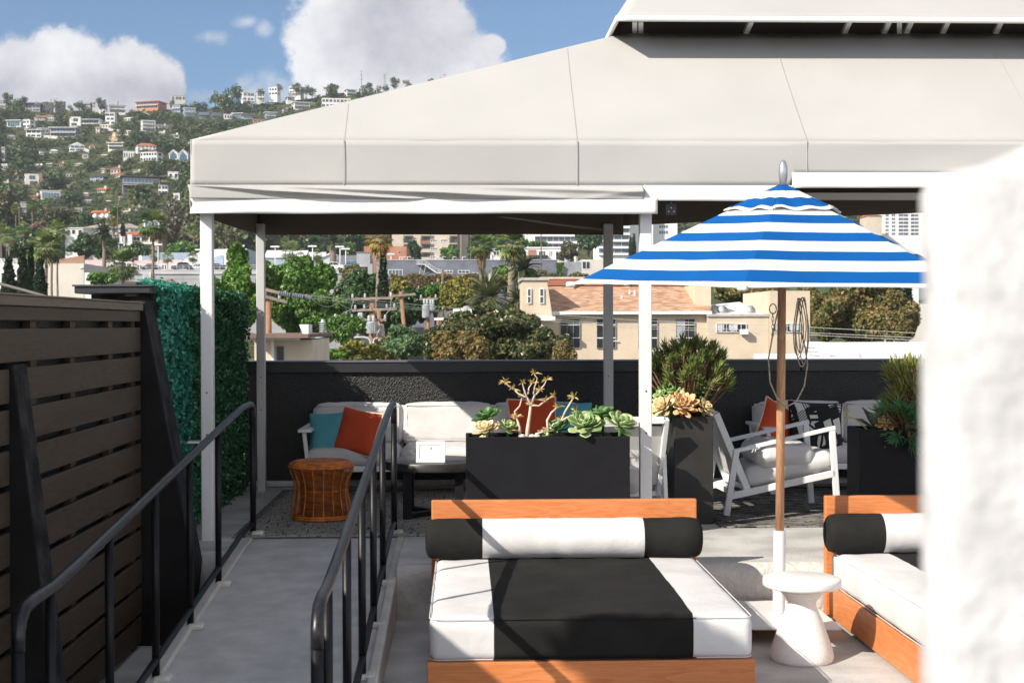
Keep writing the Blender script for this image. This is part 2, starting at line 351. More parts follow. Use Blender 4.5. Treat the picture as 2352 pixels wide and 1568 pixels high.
m_railtop = M('worn_rail_paint', (0.013, 0.013, 0.015), 0.36, 0.45, 25, 0.0006, 60, 0.5)
m_cedar = wood('orange_cedar', (0.50, 0.155, 0.045), (0.62, 0.235, 0.085), 'x')
m_cedary = wood('orange_cedar_side', (0.50, 0.155, 0.045), (0.62, 0.235, 0.085), 'y')
m_pole = wood('weathered_pole_wood', (0.36, 0.175, 0.085), (0.52, 0.30, 0.165), 'z', 1.6)
m_slat = wood('dark_stained_board', (0.042, 0.028, 0.017), (0.074, 0.052, 0.033), 'y', 1.0, 0.55)
m_fab = weave('canopy_canvas', (0.418, 0.411, 0.394), 0.0004, 420, 0.9, 0.03, 1.2, (1, 1, 0.25), .003)
m_band = weave('white_canopy_band', (0.70, 0.69, 0.665), 0.0004, 420, 0.85, 0.02, 1.2, wr=.003)
m_cloth = weave('white_cushion_cloth', (0.63, 0.615, 0.605), 0.0005, 800)
m_dark = weave('charcoal_cushion_cloth', (0.017, 0.0165, 0.0155), 0.0005, 900, 0.9, 0.15, 5)
m_teal = weave('teal_linen', (0.12, 0.40, 0.46), 0.0006, 500)
m_red = weave('rust_red_linen', (0.60, 0.085, 0.032), 0.0006, 500)
m_pipe = weave('cream_piping', (0.72, 0.60, 0.50), 0.0003, 600)
m_blue = weave('blue_awning_stripe', (0.001, 0.085, 0.30), 0.0003, 600, 0.8, 0.05)
m_ublk = M('planter_fibre_black', (0.0085, 0.0085, 0.0105), 0.62, 0.08, 7, 0.0008, 120, 0.2, dirt=0.0)
m_plg = M('planter_grey', (0.022, 0.021, 0.0195), 0.6, 0.12, 5, 0.0008, 120, 0.35)
m_soil = M('potting_soil', (0.05, 0.035, 0.025), 0.95, 0.4, 30, 0.01, 60)
m_alu = M('brushed_aluminium', (0.42, 0.43, 0.45), 0.34, 0.03, 20, metal=0.75)
m_rattan = M('orange_rattan', (0.55, 0.16, 0.026), 0.45, 0.22, 18, 0.001, 200, 0.4)
m_tbl = M('black_table_top', (0.030, 0.027, 0.025), 0.38, 0.2, 6, 0.0004, 60, 0.5, stretch=(1, 8, 8))
# ------------------------------------------------------------------ decks (setting)
def struct(name, mb, mats, **kw): return tag(mb.build(name, mats, **kw), kind='structure')
UZ = 0.32
mb = MB(); r_ = 0.085; yf = 8.42
arc = [(yf + r_ - r_ * sin(t), UZ - r_ + r_ * cos(t)) for t in [0, .26, .52, .79, 1.05, 1.31, pi / 2]]
NX = 90; poly = [(13.0, -0.6), (13.0, UZ)] + [(9.6, UZ), (9.0, UZ)] + arc + [(yf + .012, 0.14), (yf, -0.6)]
xs = [-0.40 + (8.4) * i / NX for i in range(NX + 1)]
vs = []; k = len(poly)
for x in xs:
    for (y, z) in poly:
        o_ = 0.008 * NZ.noise(V((x * 2.2, y * 2, z * 3))) if y < 8.8 else 0
        vs.append((x, y + o_, z + (0.004 * NZ.noise(V((x * 1.5, y, 0))) if y < 9 else 0)))
fs = [(i * k + j, i * k + (j + 1) % k, (i + 1) * k + (j + 1) % k, (i + 1) * k + j) for i in range(NX) for j in range(k)]
ms = [1 if j >= 5 else 0 for i in range(NX) for j in range(k)] + [0, 0]
fs += [tuple(range(k - 1, -1, -1)), tuple(NX * k + j for j in range(k))]; mb.add(vs, fs, ms)
up = struct('upper_deck', mb, [m_conc, M('rough_riser_stucco', (0.52, 0.50, 0.465), 0.9, 0.08, 4, 0.014, 26, 0.2, dirt=0.25)], smooth=True)
es = up.modifiers.new('split', 'EDGE_SPLIT'); es.split_angle = R(40)
mb = MB(); mb.box(-2.4, -1.50, 9.05, 13.0, -0.6, UZ - 0.004); struct('side_deck', mb, m_conc, bevel=0.02)
mb = MB(); mb.box(-0.40, 9.0, -3.0, 8.6, -0.6, 0.0); struct('lower_deck', mb, m_conc)
mb = MB(); mb.box(-6.0, -1.50, -3.0, 9.04, -0.7, -0.2); struct('side_walkway', mb, m_conc)
mb = MB(); mb.prism([(-3.0, -0.6), (13.0, -0.6), (13.0, UZ - 0.003), (9.72, UZ - 0.003), (9.35, 0.305), (5.3, -0.012), (-3.0, -0.012)], 'x', -1.499, -0.402); struct('ramp', mb, m_ramp)
def rampz(y): return min(UZ, max(-0.01, -0.012 + (y - 5.3) * 0.317 / 4.05))
for nm, xa, xb in (('ramp_kerb', -0.455, -0.401), ('ramp_kerb', -1.515, -1.42)):
    mb = MB(); pr = []
    for y in (3.0, 5.3, 7.0, 8.35): pr.append((y, rampz(y) + 0.022))
    pr += [(9.3, rampz(9.3) + 0.014), (9.7, UZ + 0.003)]
    mb.prism([(3.0, -0.3)] + [(9.7, -0.3)] + pr[::-1], 'x', xa, xb); struct(nm, mb, m_stucco, bevel=0.012, seg=3)
mb = MB(); mb.box(-9, 14, -9, 12.98, -9.0, -0.62); struct('building_base', mb, m_stucco)
mb = MB(); mb.box(-1.9, 8.0, 12.60, 12.69, UZ + 0.001, UZ + 0.05); struct('wall_plinth', mb, m_stucco, bevel=0.015)
# ------------------------------------------------------------------ black parapet wall behind the lounge
t = thing('parapet_wall', 'long black stucco parapet wall with metal cap behind the sofas', 'wall', (1.5, 12.8, UZ))
zt = P(1000, 828, 12.68).z
mb = MB(); mb.box(-1.95, 8.0, 12.70, 12.92, -0.6, zt - 0.10); mb.build('stucco_body', m_black, t, world=True)
mb = MB(); mb.box(-1.95, 3.02, 12.665, 12.95, zt - 0.105, zt - 0.012); mb.box(3.03, 8.0, 12.665, 12.95, zt - 0.105, zt - 0.012); mb.build('metal_cap', m_blkmet, t, world=True, bevel=0.006)
mb = MB(); mb.box(-1.95, 8.0, 12.655, 12.96, zt - 0.0119, zt); mb.build('cap_edge', M('cap_grey_edge', (0.12, 0.125, 0.14), 0.4, 0.05), t, world=True)
# ------------------------------------------------------------------ slat fence on the left
FX = -1.955
t = thing('slat_fence', 'dark stained horizontal board fence with beige cap and leaning black buttresses', 'fence', (FX, 7, -0.2))
def fz(y): return P(331, y, 8.7).z
rows = [(714.5, 738.5)] + [(752 + 66.2 * i, 807.5 + 66.2 * i) for i in range(13)]
for i, (a, b) in enumerate(rows):
    z1, z0 = fz(a), fz(b)
    if z0 < -0.19: z0 = -0.19
    if z1 - z0 < 0.03: continue
    segs = [(-1.1, 8.68)] if i < 2 else [(-1.1, 6.19), (6.41, 8.68)]
    for y0, y1 in segs:
        mb = MB(); mb.box(FX - 0.022, FX + rnd.uniform(-.001, .001), y0, y1, z0, z1); mb.build('board', m_slat, t, world=True, bevel=0.004)
for i, y in enumerate((4.1, 4.7, 5.45, 6.05, 6.62, 7.28, 8.05, 8.6)):
    mb = MB(); mb.box(FX - 0.065, FX - 0.026, y - 0.045, y + 0.045, -0.2, fz(714)); mb.build('batten', m_slat, t, world=True)
mb = MB(); mb.box(FX - 0.10, FX + 0.014, -1.1, 8.70, fz(713.8), fz(697)); mb.build('cap_rail', wood('cap_board', (0.13, 0.105, 0.075), (0.165, 0.135, 0.10), 'y', 1, .55), t, world=True, bevel=0.004)
mb = MB(); mb.box(FX - 0.11, FX + 0.022, -1.1, 8.70, fz(697) + .001, fz(694)); mb.build('cap_flashing', M('cap_lip', (.2, .175, .14), .5), t, world=True)
mb = MB(); mb.box(FX - 0.25, FX - 0.07, -1.1, 8.95, -0.6, fz(712)); mb.build('backing_wall', m_black, t, world=True)
for yb, zt_, zb, xb in ((8.70, 1.90, 0.28, -1.645), (6.20, 1.58, -0.15, -1.735)):
    th = 0.29 if yb > 8 else 0.19
    x0_ = FX + 0.015
    mb = MB(); mb.prism([(FX - 0.069, -0.22 if yb < 8 else -0.2), (xb - 0.05, -0.22 if yb < 8 else -0.2), (xb, zb), (x0_, zt_), (FX - 0.069, zt_)], 'y', yb, yb + th, 0)
    mb.m[-3] = 1; mb.m[-4] = 1
    mb.build('buttress', [M('smooth_black_render', (0.0065, 0.0062, 0.0065), 0.7, 0.3, 5, 0.002, 60, 0.25), m_blackd], t, world=True, bevel=0.008)
# black pier with cap behind the fence end
t = thing('stucco_pier', 'black stucco pier with wide metal cap where board fence meets hedge', 'pier', (-2.15, 8.95, -0.2))
za, zb = P(330, 653, 8.8).z, P(330, 674, 8.8).z
mb = MB(); mb.box(-2.33, -1.955, 8.99, 9.28, -0.2, zb); mb.build('pier_body', m_blackd, t, world=True)
mb = MB(); mb.box(-2.40, -1.935, 8.86, 9.36, zb + .002, za - .012); mb.build('pier_cap', m_blkmet, t, world=True, bevel=0.006)
mb = MB(); mb.box(-2.41, -1.925, 8.85, 9.37, za - .011, za); mb.build('cap_plate', M('pier_plate', (.05, .05, .055), .45), t, world=True)
# ------------------------------------------------------------------ artificial hedge panel
t = thing('hedge_panel', 'teal and green artificial boxwood hedge covering the wall beside canopy posts', 'hedge', (-1.95, 10.9, UZ))
mb = MB(); mb.box(-2.05, -1.945, 9.00, 12.62, -0.15, 1.97); mb.build('panel_backing', M('hedge_backing', (.012, .03, .02), .9), t, world=True)
g = np.random.default_rng(5); n = 30000
y = g.uniform(8.97, 12.62, n); z = g.uniform(-0.1, 1.99, n); x = -1.93 + np.abs(g.normal(size=n)) * 0.018 + 0.016 * np.sin(y * 23 + 2 * np.sin(z * 4)) + 0.012 * np.sin(z * 31 + y * 7)
nt_ = int(n * .16); z[:nt_] = 1.985 + np.abs(g.normal(size=nt_)) * 0.02; x[:nt_] = g.uniform(-2.06, -1.90, nt_)
d = np.stack([np.abs(g.normal(size=n)) * .9, g.normal(size=n), g.normal(size=n) * .8], 1); d[:nt_, 2] += 1.3; d /= np.linalg.norm(d, axis=1)[:, None]
tv = g.normal(size=(n, 3)); tv -= d * (tv * d).sum(1)[:, None]; tv /= np.linalg.norm(tv, axis=1)[:, None]; bv = np.cross(d, tv); s = g.uniform(.014, .026, n)[:, None]
p = np.stack([x, y, z], 1); vv = np.stack([p - tv * s * .8, p - bv * s * .5 + d * s * .25, p + tv * s * .8, p + bv * s * .5 + d * s * .25], 1).reshape(-1, 3)
teal = np.clip((10.1 - y) / 0.5 + .5 + .3 * g.normal(size=n) * .5, 0, 1) * 0.72 + 0.25 * g.random(n)
me = raw_mesh('leaf_cover', vv - np.array(t.location), np.arange(n * 4).reshape(n, 4), np.repeat(teal, 4))
link_mesh(me, 'leaf_cover', leafmat('hedge_leaf', [(.035, .11, .045), (.045, .17, .075), (.035, .22, .13), (.06, .34, .25)], .15, .32, .5, 0), t)
mb = MB(); mb.box(-2.10, -2.03, 8.9, 12.7, 1.93, 2.02); mb.build('top_batten', M('grey_batten', (.09, .075, .07), .8), t, world=True)
# ------------------------------------------------------------------ hand rails along the ramp
def railing(X, label):
    t = thing('ramp_railing', label, 'railing', (X, 7.2, 0), 0, 'railings on both sides of the ramp')
    ys = [9.73, 8.36, 7.50, 6.66, 5.80, 4.98]
    def tz(y): return 1.215 if y > 9.26 else (0.835 if y < 5.02 else 0.835 + (y - 5.02) * (1.215 - 0.835) / (9.26 - 5.02))
    pth = [(X, 4.62, -0.2), (X, 4.62, .70), (X, 4.625, .76), (X, 4.65, .80), (X, 4.70, .828), (X, 4.78, .836), (X, 5.0, .837), (X, 5.06, .842)]
    pth += [(X, y, tz(y)) for y in (5.3, 6.0, 7.0, 8.0, 9.0, 9.2)] + [(X, 9.28, 1.212), (X, 9.6, 1.216), (X, 9.67, 1.211), (X, 9.71, 1.19), (X, 9.728, 1.15), (X, 9.73, 1.08)]
    mb = MB(); mb.tube(pth[1:], 0.0215, 14); mb.build('handrail', m_railtop, t, True, world=True)
    mb = MB(); mb.tube([(X, 4.62, -0.02), (X, 4.62, .70)], 0.0205, 12); mb.build('post', m_rail, t, True, world=True)
    for y in ys:
        mb = MB(); mb.tube([(X, y, rampz(y) - 0.02), (X, y, (tz(y) - .012) if y < 9.7 else 1.085)], 0.0185 if y < 9.7 else .0205, 12); mb.build('post', m_rail, t, True, world=True)
    mb = MB(); mb.tube([(X, 4.62, rampz(4.62) + .09), (X, 5.3, rampz(5.3) + .09), (X, 7, rampz(7) + .10), (X, 9.08, 0.39), (X, 9.16, .397), (X, 9.73, .398)], 0.017, 12); mb.build('lower_rail', m_rail, t, True, world=True)
    for y in ys:
        mb = MB(); mb.rbox(.085, .09, .035, .016, (2, 2, 1), 0, .006, seed=y); o = mb.build('mortar_foot', m_stucco, t, True); o.location = V((X + (.02 if X > -1 else .03), y, rampz(y) + .012)) - V(t.location)
    return t
railing(-1.437, 'worn black tubular ramp railing on the side next to the dark board fence')
railing(-0.478, 'worn black tubular ramp railing on the side next to the daybed')
# ------------------------------------------------------------------ canopy pavilion
CY0, CY1, CX0, CX1 = 9.42, 12.44, P(437, 330, 9.42).x, 6.2
t = canopy = thing('canopy_pavilion', 'large pale grey canvas canopy on white posts with a raised upper tier', 'canopy', (1.2, 10.7, UZ))
zE = P(437, 321, CY0).z
def zf(y, Y=CY0): return P(1000, y, Y).z
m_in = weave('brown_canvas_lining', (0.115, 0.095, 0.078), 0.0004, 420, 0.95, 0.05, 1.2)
def sheet(name, fn, nu, nv, mat, parent=t, th=0.006, out=(0, -1, .3)):
    vs = [fn(i / nu, j / nv) for i in range(nu + 1) for j in range(nv + 1)]
    fs = [(i * (nv + 1) + j, (i + 1) * (nv + 1) + j, (i + 1) * (nv + 1) + j + 1, i * (nv + 1) + j + 1) for i in range(nu) for j in range(nv)]
    q = [V(vs[i]) for i in fs[len(fs) // 2]]; q2 = [V(vs[i]) for i in fs[-1]]
    if ((q[1] - q[0]).cross(q[3] - q[0]) + (q[2] - q[1]).cross(q[3] - q[2])).dot(V(out)) < 0: fs = [f[::-1] for f in fs]
    mb = MB(); mb.add(vs, fs); o = mb.build(name, [mat, m_in], parent, True, world=True)
    s = o.modifiers.new('th', 'SOLIDIFY'); s.thickness = th; s.offset = -1; s.material_offset = 1; s.use_quality_normals = True; return o
def lerp(a, b, u): return a + (b - a) * u
xa, xb, xc = P(1510, 470, CY0).x, P(1478, 440, CY0).x, P(1819, 410, CY0).x
# flat front fascia
def fas(u, v):
    x = lerp(CX0, CX1, u); zb = zf(426) if x < xc else zf(396); z = lerp(zE, zb, v)
    return (x, CY0 + .004 * NZ.noise(V((x * 2, z * 3, 1))) + .012 * sin(pi * v) * NZ.noise(V((x * .8, 2, 5))), z)
o = sheet('front_valance', fas, 240, 8, m_fab)
# loose slack cloth under it, hanging in soft folds
def slack(u, v):
    x = lerp(CX0, xb, u); z = lerp(zf(425), zf(457), v)
    dx = min(1, (x - CX0) / .5); bul = .006 * sin(pi * v) + .012 * v
    for x0_, x1_, sl, am, wd in ((0, 1.25, .62, .040, .13), (.55, 2.2, .42, .030, .15), (1.35, 1.9, 1.3, .014, .2), (1.9, 3.6, .34, .020, .18), (2.6, 3.1, -1.4, .010, .2)):
        q = x - CX0 - x0_
        if 0 < q < x1_ - x0_ + .3: k_ = sin(pi * min(1, q / (x1_ - x0_ + .3))) ** .6; bul += am * k_ * math.exp(-((v - ((.12 + sl * q) if sl > 0 else (.95 + sl * q))) / wd) ** 2)
    bul += .006 * NZ.noise(V((x * 2.3 + z * 9, z * 7, 2)))
    return (x - 0.02 * (1 - dx) * (1 - v), CY0 - bul - .002, z + (.02 * (1 - dx) * sin(3 * v)))
sheet('slack_fold', slack, 220, 16, m_fab)
def band(x0, x1, ya, yb, off, seed):
    def fn(u, v):
        x = lerp(x0, x1, u); z = lerp(zf(ya), zf(yb) + .004 * NZ.noise(V((x * 1.3, seed, 0))), v)
        e = min(1, (x - CX0) / .7); return (x, CY0 - off + .010 * v * NZ.noise(V((x * 2.2, v * 1.5, seed))) + (.022 * (1 - e) * sin(4 * v + 3 * e)), z)
    return fn
sheet('hem_band', band(CX0, xa, 455, 491, .012, 1), 120, 6, m_band)
sheet('hem_band', band(xb, xc + .01, 425, 461, .008, 2), 40, 6, m_band)
sheet('hem_band', band(xc, CX1, 395, 431, .008, 3), 60, 6, m_band)
# side and rear valances
zs = zf(491); zr = P(900, 539, CY1).z
sheet('side_valance', lambda u, v: (CX0 + .02 * NZ.noise(V((u * 5, v * 2, 7))) * v, lerp(CY0, CY1, u), lerp(zE, lerp(zs, zr, u), v)), 30, 8, m_fab, out=(-1, 0, 0))
xr0 = P(1432, 530, CY1).x
def rear(u, v):
    x = lerp(CX0, xr0, u); return (x, CY1 + .03 * v * NZ.noise(V((x * 1.6, v * 2 + x * .6, 4))), lerp(zE, zr + .006 * NZ.noise(V((x, 1, 0))), v))
sheet('rear_valance', rear, 90, 8, m_fab, out=(0, 1, 0))
zr2 = P(1432, 518, CY1).z; zr3 = P(2150, 487, CY1).z
sheet('rear_valance', lambda u, v: (lerp(xr0, CX1, u), CY1 + .02 * v * NZ.noise(V((u * 9, v, 4))), lerp(zE, lerp(zr2, zr3, min(1, u * 1.7)), v)), 60, 6, m_fab, out=(0, 1, 0))
# lower roof
H = P(1432, 77, 10.5); HB = V((H.x, 11.05, H.z)); A = V((CX0, CY0, zE)); B = V((CX0, CY1, zE))
def bil(a, b, c, d, sag, seed, tp=1.0):
    def fn(u, v):
        p = a.lerp(b, u).lerp(d.lerp(c, u), v); q = 4 * u * (1 - u) * 4 * v * (1 - v)
        p.z -= sag * (4 * v * (1 - v)) * min(1, 6 * u + .0); p.y += .0; p.z += .004 * NZ.noise(V((p.x * 1.2, p.y * 2, seed))); return p
    return fn
zt2 = P(1700, 72, 10.5).z
sheet('lower_roof', bil(A, V((CX1, CY0, zE)), V((CX1, 10.5, zt2)), H, .015, 1), 120, 16, m_fab, out=(0, 0, 1))
sheet('lower_roof', bil(A, B, HB, H, .01, 2), 20, 30, m_fab, out=(0, 0, 1))
sheet('lower_roof', bil(B, V((CX1, CY1, zE)), V((CX1, 11.05, zt2)), HB, .015, 3), 60, 10, m_fab, out=(0, 0, 1))
# upper tier
E = P(1416, 37, 10.05); Rg = P(1466, -40, 10.8); zE2 = E.z; zlow = P(1416, 50, 10.05).z
sheet('upper_roof', lambda u, v: V((E.x, 10.05, zE2)).lerp(V((CX1, 10.05, zE2)), u).lerp(Rg.lerp(V((CX1, 10.8, Rg.z)), u), v), 60, 8, m_fab, out=(0, 0, 1))
sheet('upper_roof', lambda u, v: V((E.x, 10.05, zE2)).lerp(V((E.x, 11.55, zE2)), u).lerp(Rg, v), 12, 8, m_fab, out=(0, 0, 1))
sheet('upper_roof', lambda u, v: V((E.x, 11.55, zE2)).lerp(V((CX1, 11.55, zE2)), u).lerp(Rg.lerp(V((CX1, 10.8, Rg.z)), u), v), 40, 8, m_fab, out=(0, 0, 1))
sheet('upper_hem', lambda u, v: (lerp(E.x, CX1, u), 10.045 - .01 * sin(pi * v), lerp(zE2 + .002, zlow, v)), 60, 4, m_band, th=.02)
sheet('upper_hem', lambda u, v: (E.x - .004, lerp(10.045, 11.555, u), lerp(zE2 + .002, zlow, v)), 10, 3, m_band, th=.02, out=(-1, 0, 0))
for i, x in enumerate((1458, 1472, 1726, 1952, 2043, 2066, 2094, 2178, 2300)):
    mb = MB(); mb.bar(P(x, 47, 10.18), P(x - (14 if i not in (0, 1, 5) else 0), 78, 10.62), .035, .035); mb.build('strut', m_white, t, world=True)
mb = MB(); mb.bar(V((E.x + .2, 10.62, H.z - .02)), V((CX1, 10.62, H.z - .02)), .05, .05); mb.bar(V((E.x + .25, 10.62, H.z - .02)), V((E.x + .25, 10.95, H.z - .02)), .05, .05); mb.build('ridge_frame', m_white, t, world=True)
# posts, beams, shelf, bracket
def pxz(x, Y): return P(x, 745, Y).x
PF, PR = 9.56, 12.34
for nm, x, Y, w_ in (('post', 476.5, PF, .080), ('post', 1482, PF, .080), ('post', 599.5, PR, .072), ('post', 1397, PR, .080)):
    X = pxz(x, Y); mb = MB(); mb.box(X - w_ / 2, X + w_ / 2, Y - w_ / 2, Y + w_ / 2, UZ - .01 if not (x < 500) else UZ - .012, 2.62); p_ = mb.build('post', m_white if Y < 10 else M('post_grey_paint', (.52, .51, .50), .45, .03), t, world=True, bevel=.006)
    bl = MB()
    for zz in (1.02, 1.30): bl.lathe([(.006, -.0405), (.006, -.043)], (X, Y, zz), 8, axis='y')
    b_ = bl.build('bolt_hole', M('bolt_dark', (.02, .02, .02), .5), p_); b_.location = (0, 0, 0)
    if w_ != .08: b_.location = (0, .004, 0)
mb = MB(); X = pxz(1482, PF)
for X2, Y in ((4.2, PF), (4.2, PR)):
    mb = MB(); mb.box(X2 - .04, X2 + .04, Y - .04, Y + .04, UZ - .01, 2.62); mb.build('post', m_white, t, world=True, bevel=.006)
xl = pxz(476.5, PF)
for a, b in (((xl, PF, 2.86), (CX1, PF, 2.86)), ((xl, PR, 2.86), (CX1, PR, 2.86)), ((xl, PF, 2.86), (xl, PR, 2.86)), ((1.216, PF, 2.86), (1.216, PR, 2.86)), ((4.2, PF, 2.86), (4.2, PR, 2.86))):
    mb = MB(); mb.bar(V(a), V(b), .06, .06); mb.build('beam', m_white, t, world=True)
q = P(1541, 476, 9.5); mb = MB(); mb.box(q.x - .035, q.x + .035, 9.49, 9.51, q.z - .05, q.z + .16)
for dx, dz in ((0, .03), (0, -.005), (-.018, -.03), (.018, -.03)): mb.lathe([(.006, -.011), (.004, -.016)], (q.x + dx, 9.5, q.z + dz), 8, 1, 'y')
mb.build('bracket', [m_blkmet, m_alu], t, world=True)
q = P(449, 1010, PF); mb = MB(); mb.box(q.x - .045, xl - .04, PF - .06, PF + .05, q.z - .02, q.z - .005); mb.build('shelf_bracket', m_white, t, world=True, bevel=.003)
# stitched seams in the canvas
m_seam = M('seam_thread', (.395, .38, .355), .9, .05)
for x in (790, 1325, 1853, 2400):
    X = P(x, 380, CY0).x; zb = zf(456) if x < 1400 else (zf(426) if x < 1800 else zf(396))
    mb = MB(); mb.tube([(X, CY0 - .007, zE), (X, CY0 - .0075, lerp(zE, zf(426), .5)), (X, CY0 - .008, max(zb, zf(426)))], .0028, 6)
    pts = []
    for k in range(33):
        Yk = lerp(CY0, 10.5, k / 32); v = k / 32; e = lerp(CX0, H.x, v); u = (X - e) / (CX1 - e)
        if u < .002: break
        pts.append(V((X, Yk - .004, lerp(zE, lerp(H.z, zt2, u), v) - .015 * 4 * v * (1 - v) * min(1, 6 * u) + .006)))
    hx = [p_ for p_ in pts]
    mb.tube(hx, .0011, 6); mb.build('seam', m_seam, t, world=True)
# ------------------------------------------------------------------ daybeds
def stripes(cx): return 1 if -0.45 < cx < 0.47 else 0
bed = thing('daybed', 'striped daybed with cedar headboard and bolster in front of the long planter', 'daybed', (0.585, 7.4, 0), 0, 'cedar daybeds with striped mattresses')
mb = MB(); mb.box(-.755, .755, -.90, -.865, .02, .205); mb.build('front_board', m_cedar, bed, bevel=.004)
for sx in (-1, 1):
    mb = MB(); mb.box(min(sx * .755, sx * .722), max(sx * .755, sx * .722), -.864, .86, .02, .205); mb.build('side_board', m_cedary, bed, bevel=.004)
mb = MB(); mb.box(-.72, .72, -.86, .86, .12, .175); mb.build('slat_base', m_cedary, bed)
mb = MB(); mb.box(-.775, .775, .865, .915, .02, .728); mb.build('headboard', m_cedar, bed, bevel=.007, seg=2)
mb = MB(); mb.rbox(1.495, 1.76, .205, .045, (22, 24, 4), .012, .006, stripes, (-.45, .47), 3)
o = mb.build('mattress', [m_cloth, m_dark], bed, True); o.location = (0, -.02, .307)
mb = MB(); hx, hy, rc = .7455, .878, .05
for zz in (.092, -.092):
    pts = []
    for (sx, sy, a0) in ((1, -1, -pi / 2), (1, 1, 0), (-1, 1, pi / 2), (-1, -1, pi)):
        for q in range(5): a_ = a0 + q / 4 * pi / 2; pts.append(V((sx * (hx - rc) + rc * cos(a_), sy * (hy - rc) + rc * sin(a_), zz)))
    full = []
    for p0, p1 in zip(pts, pts[1:] + pts[:1]):
        n_ = max(1, int((p1 - p0).length / .03)); full += [p0.lerp(p1, q / n_) + V((0, 0, .002 * NZ.noise(p0.lerp(p1, q / n_) * 6))) for q in range(n_)]
    mb.loop(full, .0027, 6)
mb.m = [1 if -.45 < sum(mb.v[i][0] for i in f) / len(f) < .47 else 0 for f in mb.f]
mb.build('piping', [m_cloth, m_dark], o, True)
mb = MB(); L = .79; rr = .117
prof = [(.004, -L), (.06, -L - .004), (.085, -L + .002), (.102, -L + .012), (.112, -L + .03), (rr, -L + .06)] + [(rr + .0008 * sin(i * 2.1) + .001 * sin(i * .7), x) for i, x in enumerate(list(np.linspace(-L + .1, -.469, 6)) + list(np.linspace(-.465, .452, 26)) + list(np.linspace(.456, L - .1, 6)))] + [(rr, L - .06), (.112, L - .03), (.102, L - .012), (.085, L - .002), (.06, L + .004), (.004, L)]
mb.lathe(prof, (0, 0, 0), 40, lambda x: 0 if -.467 < x < .454 else 1, 'x')
for i, v_ in enumerate(mb.v):
    x_, y_, z_ = v_; k_ = .0035 * NZ.noise(V((x_ * 14, y_ * 3, z_ * 3))) + .003 * NZ.noise(V((x_ * 5, y_ * 9, z_ * 9 + 4))); rad = sqrt(y_ * y_ + z_ * z_) or 1
    mb.v[i] = (x_, y_ * (1 + k_ / rad * .9), max(z_ * (1 + k_ / rad * .9), -.105))
o = mb.build('bolster', [m_cloth, m_dark], bed, True); o.location = (-.012, .742, .522)
mb = MB(); mb.box(-.7, .7, -.8, -.6, 0, .06); mb.box(-.7, .7, .6, .8, 0, .06); mb.build('foot_rail', m_cedar, bed)
dup(bed, (0.585 + 2.335, 7.5, 0), 0, 'striped daybed with cedar frame beside the white side table, partly behind the white pillar')
# ------------------------------------------------------------------ side table
m_terr = M('terrazzo', (0.74, 0.715, 0.68), .6, .03, 5, .0006, 160, .3)
nt = m_terr.node_tree; b_ = nt.nodes['Principled BSDF']; base = b_.inputs['Base Color'].links[0].from_socket
tcn = nd(nt, 'ShaderNodeTexCoord')
for sc_, thr, cc in ((90, .20, (.16, .14, .13, 1)), (150, .16, (.42, .33, .27, 1)), (60, .11, (.30, .29, .30, 1))):
    vo = nd(nt, 'ShaderNodeTexVoronoi'); vo.inputs['Scale'].default_value = sc_; nt.links.new(tcn.outputs['Object'], vo.inputs['Vector'])
    sep = nd(nt, 'ShaderNodeSeparateColor'); nt.links.new(vo.outputs['Color'], sep.inputs[0])
    msk = mth(nt, 'MULTIPLY', mth(nt, 'LESS_THAN', vo.outputs['Distance'], thr), mth(nt, 'GREATER_THAN', sep.outputs[0], .62)); base = mixc(nt, mth(nt, 'MULTIPLY', msk, .75), base, cc)
nt.links.new(base, b_.inputs['Base Color'])
st = thing('side_table', 'white terrazzo hourglass side table standing between the two daybeds', 'side table', (1.758, 7.34, 0))
mb = MB(); mb.lathe([(.002, .381), (.186, .381), (.198, .386), (.202, .396), (.202, .418), (.199, .428), (.193, .431), (.002, .432)], (0, 0, 0), 56); mb.build('table_top', m_terr, st, True).modifiers.new('e', 'EDGE_SPLIT').split_angle = R(50)
mb = MB(); mb.lathe([(.002, .0), (.157, .0), (.162, .012), (.163, .03), (.155, .07), (.132, .14), (.108, .205), (.085, .26), (.0715, .288), (.074, .305), (.088, .33), (.112, .357), (.146, .379)], (0, 0, 0), 56); mb.build('pedestal', m_terr, st, True)
# ------------------------------------------------------------------ umbrella
UX, UY = 1.79, 8.03
um = thing('patio_umbrella', 'blue and white striped patio umbrella on a wooden pole', 'umbrella', (UX, UY, 0)); um.rotation_euler = (0, R(.55), 0)
apz = 2.537; Rr = 1.23
ang = [R(-90 - 21.5 + 60 * i) for i in range(6)]
def upt(i, u, dz=0, R_=Rr, top=apz, drop=.568):
    a = ang[i % 6]; return V((cos(a) * R_ * u, sin(a) * R_ * u, top - drop * u + dz + .038 * sin(a) * R_ * u))
bands = [0, .10, .22, .315, .40, .49, .575, .67, .755, .85, .95, 1.0]
def gore(mb, i, us, mats, upf, sag, ruffle=0):
    N = 14; vs = []
    for u in us:
        for j in range(N + 1):
            w_ = j / N; p_ = upf(i, u).lerp(upf(i + 1, u), w_); p_.z -= sag * u * 4 * w_ * (1 - w_) * (-.6 if u > .97 else .55)
            if ruffle: p_ += V((p_.x, p_.y, 0)).normalized() * ruffle * u * u * NZ.noise(p_ * 9) * .7; p_.z += ruffle * u * u * (NZ.noise(p_ * 6 + V((3, 1, 2))) + .5 * sin(w_ * 2 * pi * 2 + i))
            else: p_.z += .004 * NZ.noise(p_ * 5) * u
            vs.append(p_)
    n1_ = N + 1
    mb.add(vs, [(r * n1_ + j, r * n1_ + j + 1, (r + 1) * n1_ + j + 1, (r + 1) * n1_ + j) for r in range(len(us) - 1) for j in range(N)], [mats[r] for r in range(len(us) - 1) for j in range(N)])
